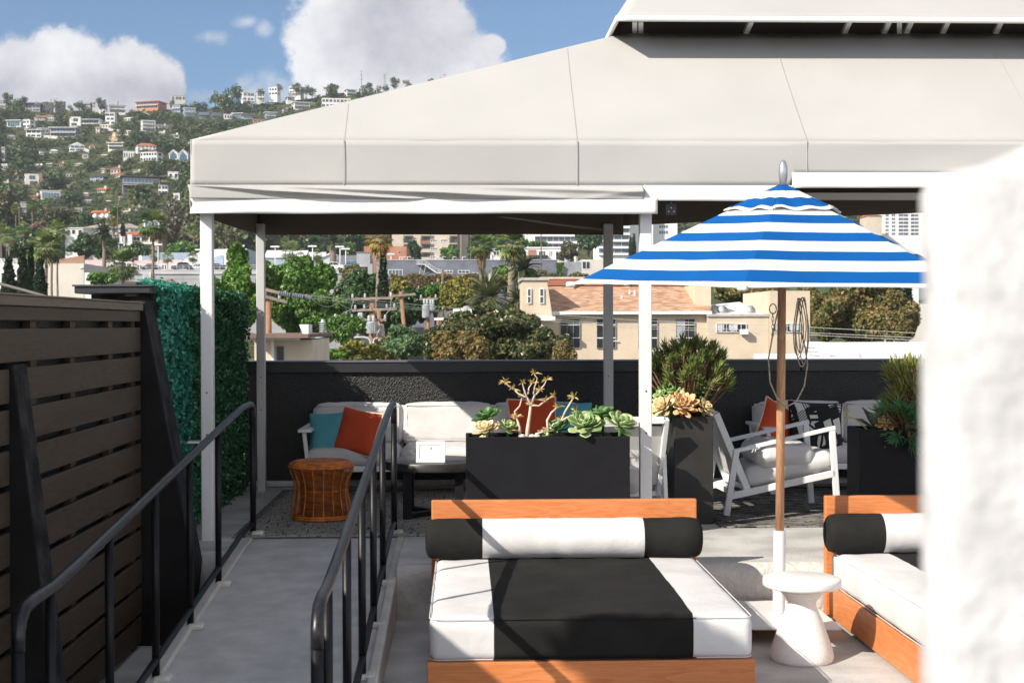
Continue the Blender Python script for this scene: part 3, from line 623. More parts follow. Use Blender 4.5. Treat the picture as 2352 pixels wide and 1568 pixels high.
def isblue(u): return any(a < u < b for a, b in ((.315, .40), (.49, .575), (.67, .755), (.85, .95)))
us = sorted(set(bands + [.14, .18, .27, .36, .445, .53, .62, .71, .80, .90, .975]))[1:]
mb = MB()
for i in range(6): gore(mb, i, us, [1 if isblue((us[r] + us[r + 1]) / 2) else 0 for r in range(len(us) - 1)], upt, .012)
o = mb.build('canopy_cloth', [m_band, m_blue], um, True); s_ = o.modifiers.new('th', 'SOLIDIFY'); s_.thickness = .004; s_.offset = 1
o.modifiers.new('e', 'EDGE_SPLIT').split_angle = R(18)
cu = [.06, .2, .32, .45, .58, .7, .82, .9, 1.0]
def cupt(i, u): return upt(i, u, 0.014, .352, apz, .158)
mb = MB()
for i in range(6): gore(mb, i, cu, [1, 1, 0, 0, 1, 1, 1, 0], cupt, .0, .015)
o = mb.build('vent_cap', [m_band, m_blue], um, True); s_ = o.modifiers.new('th', 'SOLIDIFY'); s_.thickness = .004; s_.offset = 1
mb = MB(); mb.lathe([(.012, 2.535), (.018, 2.545), (.022, 2.56), (.026, 2.60), (.026, 2.62), (.022, 2.65), (.013, 2.672), (.004, 2.68)], (0, 0, 0), 24); mb.build('finial', m_alu, um, True)
mb = MB(); mb.tube([(0, 0, .5), (0, 0, 1.5), (0, 0, 2.54)], [.0245, .0245, .022], 20); mb.build('pole', m_pole, um, True)
mb = MB(); mb.tube([(0, 0, .11), (0, 0, .575)], .0345, 24); mb.build('sleeve', m_white, um, True).modifiers.new('e', 'EDGE_SPLIT').split_angle = R(40)
for i in range(6):
    mb = MB(); [mb.bar(upt(i, .04 + .118 * q, -.028), upt(i, .158 + .118 * q, -.028), .016, .022) for q in range(8)]; r0 = mb.build('rib', m_pole, um); mb = MB(); mb.bar(upt(i, .5, -.045), V((cos(ang[i]) * .05, sin(ang[i]) * .05, 2.08)), .014, .02); mb.build('strut', m_pole, r0)
    p_ = upt(i, 1.0); mb = MB(); mb.rbox(.05, .05, .03, .012, (2, 2, 1)); o = mb.build('rib_pocket', m_band, um, True); o.location = p_ + V((0, 0, -.004)); o.rotation_euler = (0, 0, ang[i])
mb = MB(); mb.lathe([(.03, 2.05), (.055, 2.06), (.055, 2.10), (.03, 2.12)], (0, 0, 0), 20); mb.build('runner', m_pole, um, True)
mb = MB(); mb.box(-.39, .26, -.385, .355, .088, .108); base_ = mb.build('base_plate', m_white, um, bevel=.006)
for x_, y_ in ((.18, -.31), (-.31, -.31), (.18, .28), (-.31, .28)):
    mb = MB(); mb.box(-.02, .02, -.028, .028, .076, .087); mb.box(-.022, -.017, -.02, .03, .03, .075); mb.box(.017, .022, -.02, .03, .03, .075)
    mb.lathe([(.004, -.013), (.030, -.013), (.033, -.008), (.033, .008), (.030, .013), (.004, .013)], (0, .01, .034), 20, 1, 'x'); o = mb.build('caster', [m_alu, M('grey_tyre', (.45, .45, .46), .6)], base_, True); o.location = (x_, y_, 0); o.modifiers.new('e', 'EDGE_SPLIT').split_angle = R(35)
m_rope = M('grey_brown_rope', (.36, .30, .24), .9, .2, 60, .001, 300)
mb = MB(); rg = random.Random(4)
for q in range(5):
    h = .30 + .10 * rg.random(); wd = .02 + .025 * rg.random(); cx = .085 + .012 * q * .6; pts = []
    for j in range(26):
        a = 2 * pi * j / 26; pts.append((cx + wd * sin(a) * (1 - .55 * max(0, cos(a))), -.03 - .006 * q + .008 * sin(2 * a + q), 1.70 + .17 * 1 + (h / 2) * cos(a) - h * .42))
    mb.loop(pts, .0032, 6)
mb.build('rope_coil', m_rope, um, True)
mb = MB(); mb.tube([(-.02, -.028, 1.86), (-.055, -.03, 1.70), (-.08, -.03, 1.55), (-.07, -.032, 1.42), (-.03, -.034, 1.33), (.03, -.034, 1.285), (.08, -.034, 1.31), (.125, -.034, 1.40), (.142, -.034, 1.52), (.128, -.034, 1.62), (.105, -.034, 1.70)], .0045, 6); mb.build('rope_loop', m_rope, um, True)
mb = MB()
for q in range(6): mb.loop([(-.055 + .006 * cos(a) * (q % 2), -.02 + .006 * cos(a) * ((q + 1) % 2), 1.80 - q * .022 + .014 * sin(a)) for a in np.linspace(0, 2 * pi, 9)[:-1]], .002, 5)
mb.loop([(-.055 + .02 * cos(a), -.02, 1.835 + .028 * sin(a)) for a in np.linspace(0, 2 * pi, 15)[:-1]], .0035, 6)
mb.build('chain', M('rusty_chain', (.22, .14, .10), .6, .3, 90), um, True)
# ------------------------------------------------------------------ white pillar close to the camera
mb = MB(); X0 = P(2099, 900, .84).x; N1, N2 = 40, 60
mb.rbox(.22, .04, 2.0, .014, (10, 3, 60), 0, .003, 0, (), 9)
for i, v_ in enumerate(mb.v):
    x_, y_, z_ = v_; top = max(0, (z_ - .9) / .1); mb.v[i] = (x_, y_, z_ + (.20 * min(.30, max(0, (x_ + .11))) + (.012 * min(1, max(0, x_ + .08) / .05)) - .012) * min(1, max(0, (z_ + 1))))
zt = P(2140, 352, .80).z
m_pil = M('white_rough_stucco', (.52, .516, .512), .9, .07, 26, .008, 30, .15)
o = solo('stucco_pillar', mb, m_pil, 'white rough stucco pillar close up at the edge of the view', 'pillar', smooth=True); o.location = (X0 + .11, .80 + .02, zt - 1.0)

# ------------------------------------------------------------------ lounge furniture
def T(loc, rx=0, ry=0, rz=0): return Matrix.Translation(loc) @ Matrix.Rotation(rz, 4, 'Z') @ Matrix.Rotation(ry, 4, 'Y') @ Matrix.Rotation(rx, 4, 'X')
m_frame = M('white_powder_coat', (0.76, 0.765, 0.77), .4, .02, 5, spec=.45)
def sofa(label, loc, group):
    t = thing('sofa', label, 'sofa', loc, 0, group); W_ = 2.47
    mb = MB(); mb.box(-W_ / 2 + .05, W_ / 2 - .05, -.40, -.36, .215, .262); mb.box(-W_ / 2 + .05, W_ / 2 - .05, .30, .34, .215, .262)
    for x in (-W_ / 2 + .05, -.41, .41, W_ / 2 - .09): mb.box(x, x + .04, -.359, .299, .218, .258)
    mb.build('base_frame', m_frame, t, bevel=.004)
    for sx in (-1, 1):
        mb = MB(); X = sx * (W_ / 2 - .01); mb.box(min(X, X - sx * .11), max(X, X - sx * .11), -.44, .36, .545, .57)
        mb.bar((X - sx * .045, -.38, .545), (X - sx * .075, -.36, .262), .03, .055, (0, 1, 0)); mb.bar((X - sx * .045, .32, .545), (X - sx * .075, .32, .262), .03, .055, (0, 1, 0))
        mb.build('armrest', m_frame, t, bevel=.004)
        for y in (-.375, .32): mb = MB(); mb.box(X - sx * .085 - .02, X - sx * .085 + .02, y - .02, y + .02, 0, .214); mb.build('leg', m_frame, t, bevel=.003)
    mb = MB(); mb.bar((-W_ / 2 + .1, .40, .695), (W_ / 2 - .1, .40, .695), .035, .05); mb.bar((-W_ / 2 + .1, .37, .42), (W_ / 2 - .1, .37, .42), .03, .05)
    for x in (-W_ / 2 + .1, -.41, .41, W_ / 2 - .1): mb.bar((x, .33, .25), (x, .402, .70), .04, .03, (0, 1, 0))
    mb.build('back_frame', m_frame, t, bevel=.004)
    for i in range(3):
        cx = (i - 1) * .775
        mb = MB(); mb.rbox(.77, .74, .14, .06, (8, 8, 2), .014, .006, seed=i); o = mb.build('seat_cushion', m_cloth, t, True); o.location = (cx, -.02, .333)
        mb = MB(); mb.rbox(.77 if i != 1 else .785, .17, .345, .055, (10, 3, 7), .024, .010, seed=i + 9); o = mb.build('back_cushion', m_cloth, t, True); o.location = (cx * 1.005, .25 + (.0 if i == 1 else -.012), .562); o.rotation_euler = (R(-11), 0, 0)
        mb = MB(); hx, hz = .355, .150; pts = [(sx_ * hx, -.082, sz_ * hz) for sx_, sz_ in ((-1, -1), (1, -1), (1, 1), (-1, 1))]
        mb.loop([V(pts[k]).lerp(V(pts[(k + 1) % 4]), q / 6) for k in range(4) for q in range(6)], .0045, 5); mb.build('piping', m_cloth, o, True)
    return t
sg = 'long white sofas along the black wall'
sofa('long white sofa along the black wall behind the rattan stool and round table', (-.14, 12.18, UZ), sg)
sofa('white sofa by the black wall behind the white armchair, holding a patterned pillow', (3.72, 12.18, UZ), sg)
def pillow(name, label, loc, rot, size, thick, mat, pipe=None, seed=0, group=None, cat='pillow'):
    t = thing(name, label, cat, loc, 0, group); t.rotation_euler = rot
    n = 18; a = size / 2; vs = []; idx = {}
    def pt(u, v, s):
        e = 1 - .075 * (1 - v * v) if True else 1
        x = u * a * (1 - .07 * (1 - v * v)); z = v * a * (1 - .07 * (1 - u * u))
        y = s * thick / 2 * max(0, (1 - u ** 4) * (1 - v ** 4)) ** .55
        y += (.012 * NZ.fractal(V((x * 6 + seed, z * 6, s * 2)), 1, 2, 3) + .018 * NZ.noise(V((x * 3 + seed, z * 4 + 3, s)))) * min(1, 3 * (1 - max(abs(u), abs(v))))
        return (x, y, z)
    fs = []
    for s in (-1, 1):
        for i in range(n + 1):
            for j in range(n + 1):
                u, v = sin((i / n - .5) * pi), sin((j / n - .5) * pi); k = (i, j) if (i in (0, n) or j in (0, n)) else (i, j, s)
                if k not in idx: idx[k] = len(vs); vs.append(pt(u, v, s))
        def q(i, j): return idx[(i, j)] if (i in (0, n) or j in (0, n)) else idx[(i, j, s)]
        for i in range(n):
            for j in range(n):
                f = (q(i, j), q(i + 1, j), q(i + 1, j + 1), q(i, j + 1)); fs.append(f if s < 0 else f[::-1])
    mb = MB(); mb.add(vs, fs); mb.build('pillow_cover', mat, t, True)
    mb = MB(); bd = [(i, 0) for i in range(n)] + [(n, j) for j in range(n)] + [(i, n) for i in range(n, 0, -1)] + [(0, j) for j in range(n, 0, -1)]
    mb.loop([vs[idx[k]] for k in bd], .0095, 6); mb.build('piping', pipe or mat, t, True)
    return t
pl = lambda x, y, Y: P(x, y, Y)
pg_ = 'scatter pillows on the sofas'
pillow('scatter_pillow', 'teal linen pillow leaning at the left end of the sofa behind a red pillow', pl(757, 997, 11.98), (R(-14), R(-4), R(-18)), .36, .13, m_teal, m_teal, 1, pg_)
pillow('scatter_pillow', 'rust red pillow with cream piping leaning on a teal pillow above the rattan stool', pl(822, 991, 11.86), (R(-18), R(9), R(-26)), .375, .14, m_red, m_pipe, 2, pg_)
pillow('scatter_pillow', 'rust red pillow with piping seen behind the dry branching succulent', pl(1224, 970, 11.92), (R(-12), R(-2), R(6)), .41, .14, m_red, m_pipe, 3, pg_)
pillow('scatter_pillow', 'teal linen pillow at the sofa end behind the planter of rosettes', pl(1305, 978, 12.02), (R(-10), R(3), R(10)), .40, .13, m_teal, m_teal, 4, pg_)
pillow('scatter_pillow', 'rust red pillow half hidden by the umbrella pole', pl(1785, 975, 11.95), (R(-14), R(28), R(20)), .36, .13, m_red, m_pipe, 5, pg_)
m_pat = M('patterned_cloth', (.012, .012, .013), .85, .1); nt = m_pat.node_tree; b_ = nt.nodes['Principled BSDF']; tcn = nd(nt, 'ShaderNodeTexCoord')
sp_ = nd(nt, 'ShaderNodeSeparateXYZ'); nt.links.new(tcn.outputs['Object'], sp_.inputs[0]); acc = None
rp = random.Random(8)
vo = nd(nt, 'ShaderNodeTexVoronoi', distance='MANHATTAN'); vo.voronoi_dimensions = '2D'; vo.inputs['Scale'].default_value = 11; vo.inputs['Randomness'].default_value = .9
mp = nd(nt, 'ShaderNodeMapping'); mp.inputs[3].default_value = (1.0, .72, 1); mp.inputs[2].default_value = (0, 0, R(25)); cb_ = nd(nt, 'ShaderNodeCombineXYZ'); nt.links.new(sp_.outputs[0], cb_.inputs[0]); nt.links.new(sp_.outputs[2], cb_.inputs[1]); nt.links.new(cb_.outputs[0], mp.inputs[0]); nt.links.new(mp.outputs[0], vo.inputs['Vector'])
sc2 = nd(nt, 'ShaderNodeSeparateColor'); nt.links.new(vo.outputs['Color'], sc2.inputs[0])
wv = mth(nt, 'GREATER_THAN', mth(nt, 'FRACT', mth(nt, 'MULTIPLY', mth(nt, 'ADD', mth(nt, 'MULTIPLY', sp_.outputs[0], mth(nt, 'SUBTRACT', sc2.outputs[1], .5)), mth(nt, 'MULTIPLY', sp_.outputs[2], mth(nt, 'SUBTRACT', sc2.outputs[2], .3))), 95.0)), .45)
solid = mth(nt, 'LESS_THAN', vo.outputs['Distance'], .52)
msk = mth(nt, 'MULTIPLY', solid, mth(nt, 'MAXIMUM', mth(nt, 'GREATER_THAN', sc2.outputs[0], .60), mth(nt, 'MULTIPLY', mth(nt, 'GREATER_THAN', sc2.outputs[0], .30), wv)))
nt.links.new(mixc(nt, msk, (.012, .012, .013, 1), (.62, .61, .58, 1)), b_.inputs['Base Color'])
pillow('scatter_pillow', 'black pillow with white abstract shapes on the sofa behind the armchair', pl(1874, 985, 11.9), (R(-15), R(3), R(4)), .46, .15, m_pat, m_dark, 6, pg_)
# ---- rugs
m_rug = M('flecked_rug', (.30, .28, .255), .95, .08, 3, .003, 160, .1); nt = m_rug.node_tree; b_ = nt.nodes['Principled BSDF']; base = b_.inputs['Base Color'].links[0].from_socket
tcn = nd(nt, 'ShaderNodeTexCoord'); n_ = []
for s_, thr in (((60, 7, 1), .60), ((9, 50, 1), .63)):
    mp = nd(nt, 'ShaderNodeMapping'); mp.inputs[3].default_value = s_; nt.links.new(tcn.outputs['Object'], mp.inputs[0]); q = nd(nt, 'ShaderNodeTexNoise'); q.inputs['Scale'].default_value = 1.6; q.inputs['Detail'].default_value = 3; nt.links.new(mp.outputs[0], q.inputs['Vector']); n_.append(maprange(nt, q.outputs[0], thr - .02, thr + .03))
nt.links.new(mixc(nt, mth(nt, 'MAXIMUM', n_[0], n_[1]), base, (.03, .028, .027, 1)), b_.inputs['Base Color'])
m_rug2 = M('dark_streaked_rug', (.26, .245, .22), .95, .08, 3, .003, 160, .1); nt = m_rug2.node_tree; b_ = nt.nodes['Principled BSDF']; base = b_.inputs['Base Color'].links[0].from_socket
tcn = nd(nt, 'ShaderNodeTexCoord'); n_ = []
for s_, thr in (((5, 40, 1), .53), ((14, 60, 1), .58)):
    mp = nd(nt, 'ShaderNodeMapping'); mp.inputs[3].default_value = s_; nt.links.new(tcn.outputs['Object'], mp.inputs[0]); q = nd(nt, 'ShaderNodeTexNoise'); q.inputs['Scale'].default_value = 1.4; q.inputs['Detail'].default_value = 6; q.inputs['Distortion'].default_value = .6; nt.links.new(mp.outputs[0], q.inputs['Vector']); n_.append(maprange(nt, q.outputs[0], thr - .03, thr + .03))
nt.links.new(mixc(nt, mth(nt, 'MAXIMUM', n_[0], n_[1]), base, (.018, .017, .018, 1)), b_.inputs['Base Color'])
def rug(label, x0, x1, y0, y1, mat, seed, skew=0):
    mb = MB(); N = 24; vs = []
    for i in range(N + 1):
        for j in range(N + 1):
            x = lerp(x0, x1, i / N); y = lerp(y0, y1, j / N) + skew * (i / N); e = min(j, 3) / 3
            vs.append((x, y, UZ + .009 + (1 - e) * .010 * max(0, NZ.noise(V((x * 2.3, seed, 0)))) + .002 * NZ.noise(V((x * 3, y * 3, seed)))))
    mb.add(vs, [(i * (N + 1) + j, (i + 1) * (N + 1) + j, (i + 1) * (N + 1) + j + 1, i * (N + 1) + j + 1) for i in range(N) for j in range(N)])
    o = solo('rug', mb, mat, label, 'rug', 'outdoor rugs on the upper deck', smooth=True); s_ = o.modifiers.new('t', 'SOLIDIFY'); s_.thickness = .008; s_.offset = -1; return o
rug('pale grey flecked rug under the rattan stool and round table', -1.56, .95, 9.60, 12.3, m_rug, 1)
rug('dark streaked rug under the white armchair', 1.80, 4.6, 9.90, 12.3, m_rug2, 2, .04)
# ---- rattan stool
t = thing('rattan_stool', 'orange rattan hourglass stool on the grey rug beside the ramp railing', 'stool', (P(739, 1195, 10.5).x, 10.48, UZ + .01))
prs = [(0, .195), (.02, .214), (.05, .218), (.10, .208), (.16, .197), (.21, .192), (.26, .197), (.31, .211), (.345, .226), (.372, .236), (.395, .232), (.408, .215)]
def srad(z):
    for (a, ra), (b, rb) in zip(prs, prs[1:]):
        if a <= z <= b: u = (z - a) / (b - a); u = u * u * (3 - 2 * u) * .35 + u * .65; return ra + (rb - ra) * u
    return prs[-1][1]
mb = MB()
for k in range(46):
    z = .012 + k * .0085
    if z > .39: break
    r0 = srad(z); mb.loop([(r0 * cos(a), r0 * sin(a), z + .0012 * sin(5 * a + k)) for a in np.linspace(0, 2 * pi, 37)[:-1]], .0016, 4)
mb.build('woven_hoops', m_rattan, t, True)
mb = MB()
for k in range(18):
    a = 2 * pi * k / 18; mb.tube([((srad(z) + .002) * cos(a), (srad(z) + .002) * sin(a), z) for z in np.linspace(0, .408, 15)], .0042, 6)
mb.build('ribs', m_rattan, t, True)
mb = MB()
for z, r0, rr in ((.012, .208, .011), (.028, .214, .008), (.215, .193, .004), (.385, .235, .010), (.400, .228, .010), (.412, .212, .009), (.420, .192, .008)):
    mb.loop([(r0 * cos(a), r0 * sin(a), z) for a in np.linspace(0, 2 * pi, 41)[:-1]], rr, 8)
mb.build('rims', m_rattan, t, True)
mb = MB()
for k in range(15): mb.loop([((.185 - k * .0125) * cos(a), (.185 - k * .0125) * sin(a), .419 - .002 * k) for a in np.linspace(0, 2 * pi, 33)[:-1]], .0058, 5)
for k in range(18): a = 2 * pi * k / 18; mb.tube([(.19 * cos(a), .19 * sin(a), .424), (.01 * cos(a), .01 * sin(a), .394)], .0035, 5)
mb.build('woven_seat', m_rattan, t, True)
mb = MB(); mb.lathe([(.16, .02), (.15, .2), (.17, .36)], (0, 0, 0), 24); mb.build('inner_drum', M('rattan_inner', (.10, .03, .008), .8), t, True)
# ---- coffee table
tc_ = thing('coffee_table', 'round black low table between the sofa and the long planter', 'table', (-.225, 10.66, UZ + .01))
mb = MB(); mb.lathe([(.002, .345), (.365, .345), (.372, .352), (.372, .400), (.368, .407), (.362, .409), (.002, .41)], (0, 0, 0), 64); mb.build('table_top', m_tbl, tc_, True).modifiers.new('e', 'EDGE_SPLIT').split_angle = R(40)
for sx, sy in ((-1, -1), (1, -1), (-1, 1), (1, 1)):
    mb = MB(); mb.box(sx * .19 - .032, sx * .19 + .032, sy * .25 - .02, sy * .25 + .02, 0, .344); mb.build('leg', m_ublk, tc_, bevel=.003)
mb = MB(); mb.bar((-.19, -.229, .02), (.02, .0, .02), .05, .035); mb.bar((.19, -.229, .02), (.02, 0, .02), .05, .035); mb.bar((-.19, .229, .02), (.0, .02, .02), .05, .035); mb.bar((.19, .229, .02), (0.0, .02, .02), .05, .035); mb.build('cross_base', m_ublk, tc_)
# ---- menu frame
zt_ = UZ + .42; q0 = P(989, 1058, 10.44)
t = thing('sign_frame', 'white photo frame sign standing on the round black table', 'frame', (q0.x, 10.44, zt_), R(4)); t.rotation_euler = (R(-12), 0, R(-5))
mb = MB(); mb.box(-.107, .107, -.008, .008, 0, .024); mb.box(-.107, .107, -.008, .008, .131, .155); mb.box(-.107, -.083, -.008, .008, .0241, .1309); mb.box(.083, .107, -.008, .008, .0241, .1309); mb.build('frame_rim', M('gloss_white', (.84, .84, .83), .25, .01), t, bevel=.002)
mb = MB(); mb.box(-.0829, .0829, -.001, .003, .0241, .1309); mb.build('paper', M('paper', (.80, .80, .80), .6, .01), t)
def text(body, size, loc, parent, mat, name='lettering', rot=(pi / 2, 0, 0), ext=.0004):
    cu = bpy.data.curves.new('txt', 'FONT'); cu.body = body; cu.size = size; cu.align_x = 'CENTER'; cu.extrude = ext
    o = bpy.data.objects.new('txt', cu); col.objects.link(o); dg = bpy.context.evaluated_depsgraph_get(); me = bpy.data.meshes.new_from_object(o.evaluated_get(dg)); bpy.data.objects.remove(o); me.name = name
    p_ = link_mesh(me, name, mat, parent); p_.location = loc; p_.rotation_euler = rot; return p_
m_ink = M('pale_ink', (.45, .46, .47), .7, .02)
text('purp', .028, (0, -.0018, .040), t, m_ink); text('.... .....', .016, (0, -.0018, .113), t, m_ink)
mb = MB(); mb.bar((0, .012, .12), (0, .07, .012), .05, .004, (1, 0, 0)); mb.build('stand', M('frame_stand', (.1, .1, .1), .6), t)
# ---- armchairs
def armchair(label, loc, rz):
    t = thing('armchair', label, 'armchair', loc, rz, 'white lounge armchairs'); Wd = .70
    for s, nm in ((-1, 'side_frame'), (1, 'side_frame')):
        y = s * (Wd / 2 - .015); mb = MB()
        mb.bar((.0, y, 0), (.075, y, .475), .030, .045, (1, 0, 0))            # rear leg
        mb.bar((.845, y, 0), (.800, y, .63), .030, .046, (1, 0, 0))           # front leg
        mb.bar((.055, y, .475), (.825, y, .645), .034, .030)                   # arm
        mb.bar((.035, y, .145), (.825, y, .305), .030, .050)                   # seat rail
        mb.build(nm, m_frame, t, bevel=.004)
    mb = MB()
    for y in (-.315, .315): mb.bar((-.075, y, .755), (.165, y, .185), .036, .05, (1, 0, 0))
    mb.bar((-.072, -.297, .745), (-.072, .297, .745), .04, .05); mb.bar((.155, -.297, .205), (.155, .297, .205), .04, .04)
    mb.build('back_frame', m_frame, t, bevel=.004)
    mb = MB(); mb.bar((-.045, 0, .70), (.135, 0, .27), .594, .012, (1, 0, .4)); mb.build('back_panel', M('pale_sling', (.60, .59, .57), .8, .04, 9), t)
    mb = MB(); mb.bar((.82, -.32, .29), (.82, .32, .29), .03, .045); mb.bar((.09, -.32, .15), (.09, .32, .15), .03, .04)
    for x in (.25, .4, .55, .7): mb.bar((x, -.33, .165 + .2 * (x - .1)), (x, .33, .165 + .2 * (x - .1)), .04, .012)
    mb.build('seat_frame', m_frame, t)
    mb = MB(); mb.rbox(.70, .62, .15, .065, (9, 8, 2), .016, .007, seed=3); o = mb.build('seat_cushion', m_cloth, t, True); o.location = (.495, 0, .335); o.rotation_euler = (0, R(-11.5), 0)
    return t
ch = armchair('white metal armchair with an open side frame and a loose cushion on its seat', (P(1664, 1190, 10.45).x, 10.80, UZ + .012), R(3))
ch2 = dup(ch, (1.10, 9.98, UZ + .012), R(97), 'white armchair seen from behind between the white post and the tall planter')
mb = MB(); mb.rbox(.56, .20, .44, .09, (9, 4, 8), .03, .012, seed=12); o = mb.build('back_cushion', m_cloth, ch2, True); o.location = (.13, 0, .51); o.rotation_euler = (0, R(-22), R(90))
t = thing('loose_cushion', 'white cushion flopped on the seat of the open armchair', 'cushion', (P(1783, 1040, 10.75).x, 10.72, P(1783, 1040, 10.72).z)); mb = MB(); mb.rbox(.46, .48, .17, .08, (10, 10, 4), .026, .014, seed=21); mb.build('cushion_cover', m_cloth, t, True); t.rotation_euler = (R(3), R(2), R(8))
# second armchair frame further back (only legs show between the planter and the first chair)
# ------------------------------------------------------------------ planters
def planter(name, label, x0, x1, y0, y1, z1, mat, group, taper=0.0, sidemat=None):
    cx, cy = (x0 + x1) / 2, (y0 + y1) / 2; t = thing(name, label, 'planter', (cx, cy, UZ), 0, group); a, b = (x1 - x0) / 2, (y1 - y0) / 2; h = z1 - UZ; w_ = .022
    mb = MB(); k = 1 - taper
    def ring(a_, b_, z): return [(-a_, -b_, z), (a_, -b_, z), (a_, b_, z), (-a_, b_, z)]
    vs = ring(a, b, 0) + ring(a * k, b * k, h) + ring(a * k - w_, b * k - w_, h) + ring(a * k - w_, b * k - w_, h - .10)
    fs = [(3, 2, 1, 0)] + [(r * 4 + i, r * 4 + (i + 1) % 4, (r + 1) * 4 + (i + 1) % 4, (r + 1) * 4 + i) for r in range(3) for i in range(4)]
    mb.add(vs, fs); mb.build('box', mat, t, bevel=.005)
    mb = MB(); N = 10; aa, bb = a * k - w_ - .001, b * k - w_ - .001
    mb.add([(lerp(-aa, aa, i / N), lerp(-bb, bb, j / N), h - .045 + .014 * NZ.noise(V((i * .9, j * .9, cx)))) for i in range(N + 1) for j in range(N + 1)], [(i * (N + 1) + j, (i + 1) * (N + 1) + j, (i + 1) * (N + 1) + j + 1, i * (N + 1) + j + 1) for i in range(N) for j in range(N)]); mb.build('soil', m_soil, t, True)
    return t
pgp = 'dark planters on the upper deck'
PLY = 9.36
p1 = planter('planter_box', 'long low black planter behind the daybed headboard', P(1070, 1003, PLY).x, P(1447, 1003, PLY).x, PLY, 9.76, P(1250, 1003, PLY).z, m_ublk, pgp)
p2 = planter('planter_box', 'tall dark grey planter between the two white armchairs', P(1548, 960, 10.1).x, P(1639, 960, 10.1).x, 10.1, 10.50, P(1590, 957, 10.1).z, m_plg, pgp, .02)
p3 = planter('planter_box', 'wide black planter behind the second daybed headboard', P(1975, 985, 9.4).x, P(1975, 985, 9.4).x + 1.09, 9.40, 9.72, P(1990, 985, 9.4).z, m_ublk, pgp)
# ------------------------------------------------------------------ succulents
def rosette(mb, c, r, n, seed, tilt=(0, 0), cup=.55, wide=.42, tone0=.2, tone1=.9, tones=None):
    g = random.Random(seed); Mx = Matrix.Translation(c) @ Matrix.Rotation(tilt[0], 4, 'X') @ Matrix.Rotation(tilt[1], 4, 'Y')
    for i in range(n):
        f = (i + .5) / n; a = i * 2.39996 + g.uniform(-.15, .15); el = lerp(1.35, .12 - .5 * (1 - cup) * f, f ** .8) + g.uniform(-.1, .1); L = r * (.35 + .65 * f ** .6) * g.uniform(.88, 1.1); wd = L * wide
        d = V((cos(a) * cos(el), sin(a) * cos(el), sin(el))); sd = V((-sin(a), cos(a), 0)); up_ = d.cross(sd) * -1
        if up_.z < 0: up_ = -up_
        prof = [(0, .18, 0), (.3, .38, -.02), (.6, .82, .0), (.82, 1.0, .05), (.95, .72, .10), (1.03, .12, .13)]; vs = []
        for (s_, w_, b_) in prof:
            ce = d * (L * s_) + up_ * (L * b_); e = up_ * (wd * .16 * w_)
            vs += [Mx @ (ce - sd * wd * .5 * w_ + e), Mx @ ce, Mx @ (ce + sd * wd * .5 * w_ + e)]
        b0 = len(mb.v); mb.v += [tuple(v) for v in vs]
        for k in range(5):
            for j in range(2): mb.f.append((b0 + k * 3 + j, b0 + k * 3 + j + 1, b0 + (k + 1) * 3 + j + 1, b0 + (k + 1) * 3 + j)); mb.m.append(0)
        tn = lerp(tone0, tone1, g.random())
        for k in range(6):
            for j in range(3): tones.append(min(1, tn + (.22 if (j != 1 and k > 1) or k > 4 else 0)))
def plant_obj(fn, name, label, mat, cat='succulent', group=None, loc=None, stem=None):
    mb = MB(); tones = []; fn(mb, tones); me = bpy.data.meshes.new(name); loc = V(loc); me.from_pydata([tuple(V(v) - loc) for v in mb.v], [], mb.f); me.update()
    at = me.attributes.new('tone', 'FLOAT', 'POINT'); at.data.foreach_set('value', np.array(tones, np.float32))
    o = link_mesh(me, name, mat, None, True); o.location = loc; s_ = o.modifiers.new('th', 'SOLIDIFY'); s_.thickness = .0035; tag(o, label, cat, group); return o
m_aeo = leafmat('aeonium_green', [(.065, .155, .045), (.13, .26, .075), (.27, .40, .15), (.50, .58, .28)], .10, .42, .4, .1)
m_aed = leafmat('aeonium_dark_green', [(.025, .085, .022), (.045, .14, .035), (.08, .20, .055), (.20, .32, .12)], .10, .42, .4, .1)
m_cream = leafmat('withered_rosette', [(.42, .20, .075), (.62, .42, .20), (.72, .60, .34), (.75, .66, .42)], .10, .5, .3, .05)
m_peach = leafmat('peach_rosette', [(.50, .20, .06), (.64, .33, .14), (.72, .48, .22), (.72, .58, .34)], .10, .5, .3, .05)
gs = 'rosette succulents in the planters'
zp1 = P(1250, 1003, PLY).z; zp2 = P(1590, 957, 10.1).z
